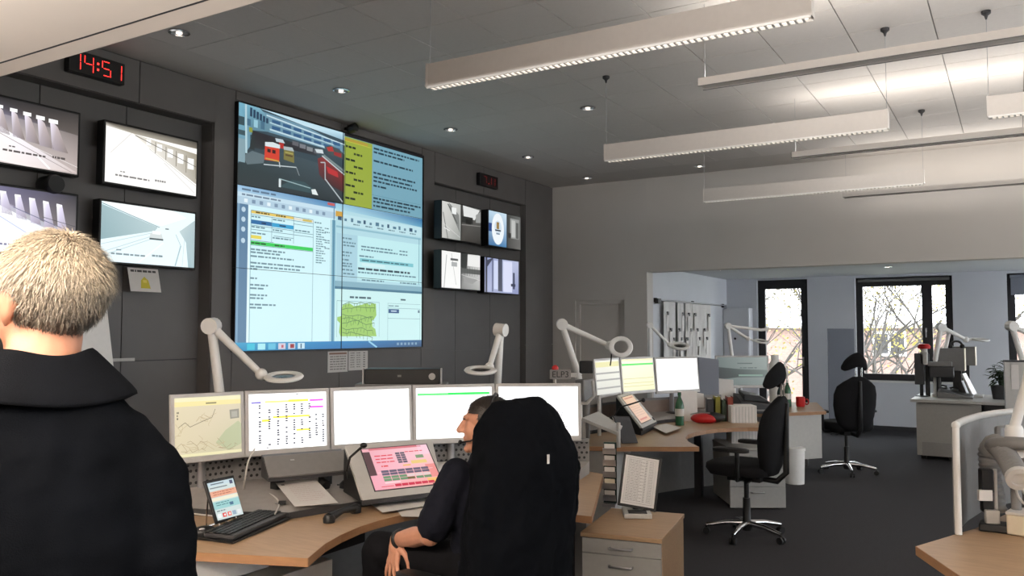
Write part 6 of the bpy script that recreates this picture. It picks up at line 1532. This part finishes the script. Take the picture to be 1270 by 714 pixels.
# ---------------------------------------------------------------- office chairs
def office_chair(label, loc, rz):
    t = thing('office_chair', label, 'chair', loc, rz, group='black swivel chairs')
    g = G(); g.lathe([(0, .05), (.035, .05), (.045, .09), (.03, .13), (.028, .30), (0, .30)], n=16); g.lathe([(0, .28), (.019, .28), (.019, .46), (0, .46)], n=12); obj('gas_column', g, M['black'], t, world=False, smooth=True)
    for k in range(5):
        a = 2 * PI * k / 5 + .3; d = V((math.cos(a), math.sin(a), 0))
        g = G(); g.tube([d * .03 + V((0, 0, .105)), d * .16 + V((0, 0, .10)), d * .31 + V((0, 0, .072))], [.024, .02, .014], 10); lg = obj('base_leg', g, M['chrome'], t, world=False, smooth=True)
        p = d * .31; s = V((-d.y, d.x, 0))
        g = G()
        for e in (-1, 1): g.lathe([(0, -.009), (.026, -.009), (.028, 0), (.026, .009), (0, .009)], p + s * (.016 * e) + V((0, 0, .028)), 14, Mx((d, V((0, 0, 1)), s)).transposed())
        g.tube([p + V((0, 0, .03)), p + V((0, 0, .072))], .009, 8); obj('caster', g, M['black'], lg, world=False, smooth=True)
    g = G(); g.span((-.14, -.10, .44), (.12, .10, .49)); g.tube([(.02, -.12, .455), (.02, -.24, .45)], .008, 8); g.tube([(-.08, .12, .455), (-.08, .23, .45)], .008, 8); obj('seat_mechanism', g, M['black'], t, world=False, bevel=.01)
    # seat cushion
    def sup(cx, cz, rx, ry, p, n=28, tilt=0.):
        out = []
        for i in range(n):
            a = 2 * PI * i / n; c, s = math.cos(a), math.sin(a)
            x = rx * math.copysign(abs(c) ** (2 / p), c); y = ry * math.copysign(abs(s) ** (2 / p), s)
            out.append(V((cx + x, y, cz + tilt * x)))
        return out
    g = G(); g.rings([sup(.02, .485, .19, .20, 3.4), sup(.02, .495, .235, .245, 3.4), sup(.03, .53, .255, .26, 3.4, tilt=.03), sup(.03, .565, .25, .255, 3.4, tilt=.03), sup(.02, .585, .20, .21, 3.2, tilt=.02), sup(.02, .583, .10, .11, 2.6)])
    obj('seat', g, M['fabric'], t, world=False, smooth=True, ang=80)
    # backrest
    rs = []
    for z, x, hw, th in ((.50, -.205, .13, .035), (.56, -.215, .19, .05), (.66, -.225, .225, .06), (.78, -.235, .245, .062), (.90, -.25, .245, .058), (.99, -.265, .22, .052), (1.04, -.275, .16, .045), (1.075, -.28, .10, .036), (1.10, -.285, .06, .02)):
        ring = []
        for i in range(24):
            a = 2 * PI * i / 24; c, s = math.cos(a), math.sin(a)
            y = hw * math.copysign(abs(s) ** .62, s); xx = x + th * math.copysign(abs(c) ** .7, c) + .045 * (y / .25) ** 2
            ring.append(V((xx, y, z)))
        rs.append(ring)
    g = G(); g.rings(rs); obj('backrest', g, M['fabric'], t, world=False, smooth=True, ang=80)
    g = G(); g.tube([(-.10, 0, .46), (-.24, 0, .45), (-.31, 0, .52), (-.315, 0, .80), (-.325, 0, 1.05)], [.022, .024, .024, .022, .016], 10); obj('back_spine', g, M['black'], t, world=False, smooth=True)
    for s in (-1, 1):
        g = G(); g.tube([(-.29, .035 * s, 1.02), (-.295, .035 * s, 1.20)], .008, 8); obj('headrest_post', g, M['chrome'], t, world=False, smooth=True)
    g = G(); rs = []
    for k in range(13):
        u = -1 + 2 * k / 12; y = u * .15; w = math.sqrt(max(.02, 1 - abs(u) ** 3.2))
        zc = 1.285 - .09 * abs(u) ** 1.5; h = .07 * w + .012; th = .035 * w + .008; x = -.275 + .075 * u * u
        rs.append([V((x + th * math.cos(2 * PI * i / 14), y, zc + h * math.sin(2 * PI * i / 14))) for i in range(14)])
    g.rings(rs); obj('headrest', g, M['fabric'], t, world=False, smooth=True, ang=80)
    for s in (-1, 1):
        g = G(); g.tube([(-.02, .12 * s, .47), (-.02, .27 * s, .475), (-.03, .295 * s, .50), (-.03, .295 * s, .69)], [.015, .015, .016, .018], 10); ar = obj('armrest', g, M['black'], t, world=False, smooth=True)
        g = G(); g.rings([[V((.02 + .14 * math.copysign(abs(math.cos(2 * PI * i / 20)) ** .6, math.cos(2 * PI * i / 20)) * q, .285 * s + .045 * math.copysign(abs(math.sin(2 * PI * i / 20)) ** .7, math.sin(2 * PI * i / 20)) * q, z)) for i in range(20)] for z, q in ((.685, .85), (.69, 1), (.71, 1), (.717, .85))]); obj('arm_pad', g, M['black'], ar, world=False, smooth=True)
    return t
CH = office_chair('black swivel chair seen from the side at the second console', (-1.85, 6.62, 0), R(177))
c2 = copy_tree(CH, loc=(-1.69, 10.12, 0), rz=R(128)); c2['label'] = 'black swivel chair with its back to the camera, by the third desk'
c3 = copy_tree(CH, loc=(-1.93, 2.92, 0), rz=R(171)); c3['label'] = 'black swivel chair under the seated man, covered by a dark jacket'
for ch in c3.children:
    if ch.name.startswith('headrest'): ch.location.z -= .065
    if ch.name.startswith('armrest'): ch.location.z -= .06

# ---------------------------------------------------------------- people
def frame(a): return Mx.Rotation(a, 3, 'Z')
def head_blobs(g, H, a, ear=True):
    """adds a head with face, nose, brow, lips, chin and ears; H centre (half height), a facing angle"""
    m = frame(a); H = V(H); P = lambda x, y, z: H + m @ V((x, y, z))
    g.ball(P(-.018, 0, .032), (.100, .076, .087), m, 18)
    g.ball(P(.030, 0, -.02), (.062, .062, .082), m, 16)
    g.ball(P(.040, 0, -.078), (.044, .044, .034), m, 12)
    g.limb([P(.084, 0, .026), P(.097, 0, .006), P(.112, 0, -.020)], [.009, .011, .0135])
    g.ball(P(.100, .010, -.024), (.010, .008, .008), m, 8); g.ball(P(.100, -.010, -.024), (.010, .008, .008), m, 8)
    g.ball(P(.074, 0, .034), (.022, .052, .012), m, 12)
    g.ball(P(.086, 0, -.050), (.010, .024, .007), m, 10); g.ball(P(.084, 0, -.061), (.010, .021, .008), m, 10)
    g.ball(P(.074, 0, -.096), (.020, .022, .018), m, 10)
    for s in (-1, 1):
        g.ball(P(.055, .040 * s, -.020), (.026, .020, .024), m, 10)
        if ear:
            g.ball(P(-.012, .080 * s, -.006), (.020, .009, .031), m, 10); g.ball(P(-.008, .076 * s, -.030), (.012, .008, .012), m, 8)
def eyes(t, H, a):
    m = frame(a); H = V(H)
    for s in (-1, 1):
        g = G(); g.ball(H + m @ V((.056, .031 * s, .009)), (.013, .014, .008), m, 10); e = obj('eye', g, M['white'], t, smooth=True)
        g = G(); g.ball(H + m @ V((.067, .031 * s, .009)), (.003, .006, .006), m, 8); obj('iris', g, M['black'], e, smooth=True)
        g = G(); g.ball(H + m @ V((.083, .033 * s, .030)), (.008, .020, .004), m, 8); obj('eyebrow', g, M['browhair'], t, smooth=True)
def strands(t, H, a, n, length, colf, seed, keep, w=.0016):
    rr = random.Random(seed); m = frame(a); H = V(H); g = G()
    c0, r0 = V((-.018, 0, .032)), V((.103, .079, .090))
    cap = G(); N = 26
    vs = []; ok = {}
    for i in range(N + 1):
        for j in range(2 * N):
            th = PI * i / N; ph = PI * j / N
            d = V((math.sin(th) * math.cos(ph), math.sin(th) * math.sin(ph), math.cos(th)))
            p = c0 + V((d.x * r0.x * .995, d.y * r0.y * .995, d.z * r0.z * .995)); vs.append(p)
    fs = []
    for i in range(N):
        for j in range(2 * N):
            q = [i * 2 * N + j, (i + 1) * 2 * N + j, (i + 1) * 2 * N + (j + 1) % (2 * N), i * 2 * N + (j + 1) % (2 * N)]
            c = sum((vs[k] for k in q), V()) / 4
            if keep(c): fs.append(q)
    for q in fs:
        c = sum((vs[k] for k in q), V()) / 4
        g.add([H + m @ vs[k] for k in q], [(0, 1, 2, 3)], lin(colf(c, .78)))
    k = 0
    while k < n:
        d = V((rr.gauss(0, 1), rr.gauss(0, 1), rr.gauss(0, 1))).normalized()
        p = c0 + V((d.x * r0.x, d.y * r0.y, d.z * r0.z))
        if not keep(p): continue
        k += 1
        nrm = V((d.x / r0.x, d.y / r0.y, d.z / r0.z)).normalized()
        crown = V((-.055, 0, .115)); fl = (p - crown); fl = fl - nrm * fl.dot(nrm); fl.normalize()
        fl = (fl + V((rr.uniform(-.5, .5), rr.uniform(-.5, .5), rr.uniform(-.35, .25)))).normalized()
        L = length * rr.uniform(.6, 1.25) * (1.0 if p.z > .03 else .62)
        dr = (fl * .86 + nrm * rr.uniform(.12, .42)).normalized()
        p1 = p + dr * L * .5; p2 = p1 + (dr - nrm * .35).normalized() * L * .5
        s = dr.cross(nrm).normalized() * w
        col = lin(colf(p, rr.uniform(.72, 1.22)))
        g.add([H + m @ q for q in (p - s - nrm * .002, p + s - nrm * .002, p1 + s * .8, p1 - s * .8, p2)], [(0, 1, 2, 3), (3, 2, 4)], col)
    o = obj('hair', g, M['hair'], t); o['kind'] = 'stuff'
    return o
M['browhair'] = mat('dark_brow_hair', (70, 58, 50), .7)
def hand(g, W, d, palm_n, side, curl=.35, s=1.0, fan=.17):
    """palm and five fingers; W wrist, d pointing direction, palm_n palm normal, side +1 thumb towards d x palm_n"""
    W, d, n = V(W), V(d).normalized(), V(palm_n).normalized(); x = d.cross(n).normalized() * side
    g.limb([W, W + d * .03 * s], [.024 * s, .026 * s])
    for k in range(4):
        o = (-.030 + .020 * k) * s; g.limb([W + d * .02 * s + x * o * .6, W + d * .085 * s + x * o], [.016 * s, .0115 * s], 8)
    for k, L in enumerate((.058, .072, .078, .068)):
        o = (-.031 + .0205 * k) * s; b = W + d * .086 * s + x * o; dd = (d + x * (k - 1.5) * fan).normalized()
        p1 = b + (dd + n * curl * .3).normalized() * L * .45 * s; p2 = p1 + (dd + n * curl).normalized() * L * .33 * s; p3 = p2 + (dd + n * curl * 1.8).normalized() * L * .25 * s
        g.limb([b, p1, p2, p3], [.0092 * s, .0082 * s, .0076 * s, .0066 * s], 8)
    b = W + d * .025 * s + x * .022 * s; p1 = b + (d * .55 + x * .75 + n * .3).normalized() * .045 * s; p2 = p1 + (d * .85 + x * .35 + n * .3).normalized() * .032 * s; p3 = p2 + (d + n * .3).normalized() * .022 * s
    g.limb([b, p1, p2, p3], [.016 * s, .0115 * s, .0098 * s, .008 * s], 8)
def ell(c, ax, ay, a, b, n=24, p=2.3, fold=None):
    out = []
    for i in range(n):
        t = 2 * PI * i / n; cc, ss = math.cos(t), math.sin(t)
        q = 1 + (fold(t) if fold else 0)
        out.append(V(c) + ax * (a * q * math.copysign(abs(cc) ** (2 / p), cc)) + ay * (b * q * math.copysign(abs(ss) ** (2 / p), ss)))
    return out
def shoe(g, A, d, L=.27):
    A, d = V(A), V(d).normalized(); s = V((-d.y, d.x, 0)); z = V((0, 0, 1))
    rs = []
    for u, w, h in ((-.075, .028, .075), (-.05, .038, .095), (.0, .040, .10), (.06, .044, .075), (.12, .047, .055), (.17, .038, .042), (.195, .018, .03)):
        c = V((A.x, A.y, 0)) + d * u
        rs.append([c + s * (w * math.cos(2 * PI * i / 14)) + z * (h * .5 + h * .5 * math.sin(2 * PI * i / 14)) for i in range(14)])
    g.rings(rs)

# ---- the standing man at the left
PS = V((-1.417, .805, 0)); am = R(138); Fm = V((math.cos(am), math.sin(am), 0)); Lm = V((-Fm.y, Fm.x, 0)); Z = V((0, 0, 1))
def S_(l, f, z): return PS + Lm * l + Fm * f + Z * z
t = thing('person', 'grey-haired man standing at the left with his back turned, dark jacket', 'person', PS)
HS = S_(.0, .035, 1.648); ah = R(184)
g = G(); head_blobs(g, HS, ah)
g.limb([S_(0, -.02, 1.44), S_(0, .0, 1.53), HS + V((0, 0, -.05))], [.075, .058, .058], 16)
g.rings([ell(S_(0, f, z), Lm, Fm, a, b) for z, a, b, f in ((.86, .15, .11, 0), (.95, .16, .115, 0), (1.08, .145, .10, 0), (1.25, .155, .11, 0), (1.38, .145, .095, -.01), (1.45, .09, .07, -.015))])
for s in (-1, 1):
    g.limb([S_(.130 * s, -.01, 1.375), S_(.205 * s, -.02, 1.12), S_(.235 * s, .05, .88)], [.05, .04, .028])
    hand(g, S_(.235 * s, .05, .885), (Fm * .12 - Z), -Lm * s, -s if True else s, .5)
    g.limb([S_(.09 * s, 0, .90), S_(.10 * s, .01, .50), S_(.105 * s, -.01, .09)], [.085, .055, .038])
    g.limb([S_(.105 * s, -.01, .06), S_(.115 * s, .14, .035)], [.038, .03])
obj('body', g, M['skin'], t, mods=[remesh(.006, 4)])
eyes(t, HS, ah)
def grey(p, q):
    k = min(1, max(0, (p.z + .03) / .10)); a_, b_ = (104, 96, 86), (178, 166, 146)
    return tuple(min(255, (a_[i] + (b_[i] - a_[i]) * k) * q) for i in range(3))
def keep_m(p):
    if p.x > .052 and p.z < .075: return False
    if p.x > .0 and p.z < -.01 and abs(p.y) > .04: return False
    return p.z > -.052 + .02 * max(0, p.x * 10)
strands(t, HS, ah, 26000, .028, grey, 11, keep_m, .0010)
g = G()
g.rings([ell(S_(0, f, z), Lm, Fm, a, b, 36, 2.35) for z, a, b, f in ((.74, .21, .145, 0), (.80, .222, .152, 0), (.95, .218, .15, 0), (1.10, .208, .15, 0), (1.25, .205, .145, -.005), (1.34, .195, .135, -.01), (1.41, .175, .12, -.015), (1.46, .145, .105, -.015), (1.495, .12, .09, -.012), (1.52, .095, .082, -.008), (1.535, .072, .075, -.005))])
for s in (-1, 1):
    g.limb([S_(.140 * s, -.012, 1.415), S_(.172 * s, -.02, 1.35), S_(.196 * s, -.035, 1.22), S_(.21 * s, -.03, 1.10), S_(.232 * s, .02, .97), S_(.236 * s, .045, .895)], [.050, .066, .064, .060, .052, .043], 14)
jk = obj('jacket', g, M['navy'], t, mods=[remesh(.010, 6), wrinkle(.016, .11, 'jacket_folds'), wrinkle(.010, .035, 'jacket_creases')])
# collar: a stand and a folded flap
g = G(); rs = []
for i in range(37):
    a = 2 * PI * i / 36; c, s = math.cos(a), math.sin(a)
    dr = Lm * s + Fm * c
    open_ = max(0, c) ** 3
    def q(r, z): return S_(0, .005, z - .035 * open_ + (.006 * math.sin(3 * a))) + Lm * (s * r * (1.06 + .07 * max(0, r - .09) / .04)) + Fm * (c * r)
    rs.append([q(.068, 1.515), q(.066, 1.562), q(.072, 1.570), q(.088, 1.552), q(.118, 1.513), q(.136, 1.488), q(.132, 1.480), q(.108, 1.503), q(.080, 1.528)])
g.rings(rs, cap=False); obj('collar', g, M['navy2'], jk, mods=[sub(1)])
g = G()
g.rings([ell(S_(0, 0, z), Lm, Fm, a, b) for z, a, b in ((.80, .165, .125), (.90, .175, .13), (.98, .165, .12))])
for s in (-1, 1): g.limb([S_(.09 * s, 0, .86), S_(.10 * s, .015, .50), S_(.105 * s, -.01, .10)], [.10, .078, .062], 14)
obj('trousers', g, M['trouser'], t, mods=[remesh(.012, 5), wrinkle(.010, .09, 'trouser_folds')])
for s in (-1, 1):
    g = G(); shoe(g, S_(.105 * s, .0, 0), Fm + Lm * .12 * s); obj('shoe', g, M['black'], t, smooth=True)

# ---- the seated man
S0 = V((-1.93, 2.92, 0)); af = R(171); F = V((math.cos(af), math.sin(af), 0)); L = V((-F.y, F.x, 0))
def Q(l, f, z): return S0 + L * l + F * f + Z * z
t = thing('person', 'seated man in a navy polo shirt facing the near console screens', 'person', S0)
HT = Q(-.005, -.045, 1.212); a2 = R(202)
EL, WR, HN = V((-2.0, 2.69, .80)), V((-2.235, 2.775, .735)), V((-2.225, 2.752, .60))
SHL, SHR = Q(.175, -.05, 1.035), Q(-.175, -.05, 1.035)
g = G(); head_blobs(g, HT, a2)
g.limb([Q(0, -.06, 1.0), Q(0, -.045, 1.09), HT + V((0, 0, -.05))], [.075, .057, .056], 16)
tor = ((.57, .165, .12, -.03), (.66, .165, .125, -.05), (.78, .155, .115, -.07), (.92, .175, .115, -.08), (1.01, .165, .10, -.075), (1.06, .11, .075, -.065))
g.rings([ell(Q(0, f, z), L, F, a, b) for z, a, b, f in tor])
g.limb([SHL, EL, EL.lerp(WR, .45), WR], [.05, .044, .042, .028], 14)
ER, WRR = Q(-.27, .02, .80), Q(-.20, .27, .79)
g.limb([SHR, ER, WRR], [.05, .042, .028], 14)
hand(g, WR, HN - WR + V((-.01, -.01, 0)), V((.35, .9, 0)), 1, .22, 1.08, .30)
hand(g, WRR, F * .9 + L * .3 - Z * .5, -Z, -1, .6)
for s in (-1, 1):
    g.limb([Q(.10 * s, 0, .66), Q(.15 * s, .43, .66)], [.075, .055]); g.limb([Q(.15 * s, .43, .65), Q(.15 * s, .46, .10)], [.055, .038]); g.limb([Q(.15 * s, .46, .06), Q(.16 * s, .60, .035)], [.038, .03])
obj('body', g, M['skin'], t, mods=[remesh(.004, 3)])
eyes(t, HT, a2)
def brown(p, q): return tuple(c * q for c in ((46, 40, 36) if p.z > .02 else (72, 63, 56)))
def keep_s(p):
    if p.x > .062: return False
    if p.x > .018 and p.z < .058: return False
    if p.x > -.03 and p.z < .0: return False
    return p.z > -.045
strands(t, HT, a2, 5000, .014, brown, 12, keep_s, .0012)
g = G(); g.rings([ell(Q(0, f, z), L, F, a + .014, b + .014) for z, a, b, f in tor])
g.limb([SHL, SHL.lerp(EL, .35), SHL.lerp(EL, .82)], [.066, .068, .072], 14); g.limb([SHR, SHR.lerp(ER, .35), SHR.lerp(ER, .8)], [.066, .068, .072], 14)
g.limb([Q(0, -.055, 1.04), Q(0, -.05, 1.075)], [.085, .068], 16)
obj('shirt', g, M['shirt'], t, mods=[remesh(.008, 4), wrinkle(.016, .06, 'shirt_folds')])
g = G(); g.rings([ell(Q(0, f, z), L, F, a, b) for z, a, b, f in ((.595, .17, .14, -.03), (.66, .185, .15, -.03), (.74, .172, .135, -.06))])
for s in (-1, 1):
    g.limb([Q(.10 * s, 0, .668), Q(.15 * s, .43, .665)], [.092, .075], 14); g.limb([Q(.15 * s, .43, .66), Q(.15 * s, .46, .12)], [.076, .056], 14)
obj('trousers', g, M['trouser'], t, mods=[remesh(.010, 4), wrinkle(.010, .07, 'seat_folds')])
for s in (-1, 1):
    g = G(); shoe(g, Q(.15 * s, .47, 0), F + L * .1 * s); obj('shoe', g, M['black'], t, smooth=True)
g = G(); ww = EL.lerp(WR, .90); dd = (WR - EL).normalized(); g.torus(ww, .034, .007, dd.to_track_quat('Z', 'Y').to_matrix(), 20, 8, 1.4); obj('wristband', g, M['black'], t, smooth=True)
g = G(); mh = frame(a2); g.tube([HT + mh @ V((-.01, .088, -.02)), HT + mh @ V((.05, .072, -.055)), HT + mh @ V((.098, .035, -.066))], .0035, 8); g.ball(HT + mh @ V((.102, .03, -.066)), .009, n=8)
g.tube([HT + mh @ V((-.015, .092, -.01)), HT + mh @ V((-.03, .09, .06)), HT + mh @ V((-.04, .05, .122)), HT + mh @ V((-.04, 0, .132)), HT + mh @ V((-.04, -.05, .122)), HT + mh @ V((-.03, -.09, .06)), HT + mh @ V((-.015, -.09, -.01))], .005, 8); g.ball(HT + mh @ V((-.015, .09, -.012)), (.02, .012, .026), mh, 10)
obj('headset', g, M['black'], t, smooth=True)

# ---- jacket hung over his chair
Bk = V((-1.70, 2.88, 0))
t = thing('jacket', "black jacket draped over the seated man's chair back and headrest", 'jacket', (-1.70, 2.88, .42))
rt = V((.857, .515, 0))
g = G(); rs = []
for z, a, b, px in ((.42, .255, .13, 0), (.50, .27, .145, -.02), (.635, .27, .15, -.016), (.807, .27, .15, -.003), (.966, .268, .14, .016), (1.05, .280, .132, .028), (1.10, .278, .128, .03), (1.172, .245, .118, .014), (1.23, .222, .105, .008), (1.284, .180, .085, .004), (1.318, .142, .066, .0), (1.33, .12, .05, -.004)):
    rs.append(ell(Bk + rt * px + Z * z, V((.156, .988, 0)), F, a, b, 40, 2.5, lambda th, z=z: (.03 if z < 1.15 else .012) * math.sin(7 * th + 2.1 * z) + (.02 if z < 1.0 else .0) * math.sin(13 * th - 3 * z)))
g.rings(rs)
W_ = V((.156, .988, 0))
g.limb([Bk + W_ * .235 + Z * 1.10 - F * .01, Bk + W_ * .285 + Z * 1.03 - F * .02, Bk + W_ * .255 + Z * .85 - F * .02, Bk + W_ * .25 + Z * .62 + F * .0, Bk + W_ * .24 + Z * .50], [.055, .058, .062, .055, .048], 14)
g.limb([Bk - W_ * .205 + Z * 1.10 - F * .02, Bk - W_ * .255 + Z * 1.0 - F * .03, Bk - W_ * .245 + Z * .82 - F * .02, Bk - W_ * .24 + Z * .60, Bk - W_ * .22 + Z * .48], [.05, .056, .06, .052, .046], 14)
obj('shell', g, M['navy2'], t, mods=[remesh(.010, 5), wrinkle(.030, .13, 'coat_folds'), wrinkle(.014, .05, 'coat_creases')])
g = G(); q = Bk - F * .155 - W_ * .03 + Z * 1.095; g.slab([q, q + V((.003, .010, 0)), q + V((.003, .010, .035)), q + V((0, 0, .035))], .004); g.v = [p - F * .006 for p in g.v]; obj('hanging_loop', g, M['paper'], t)
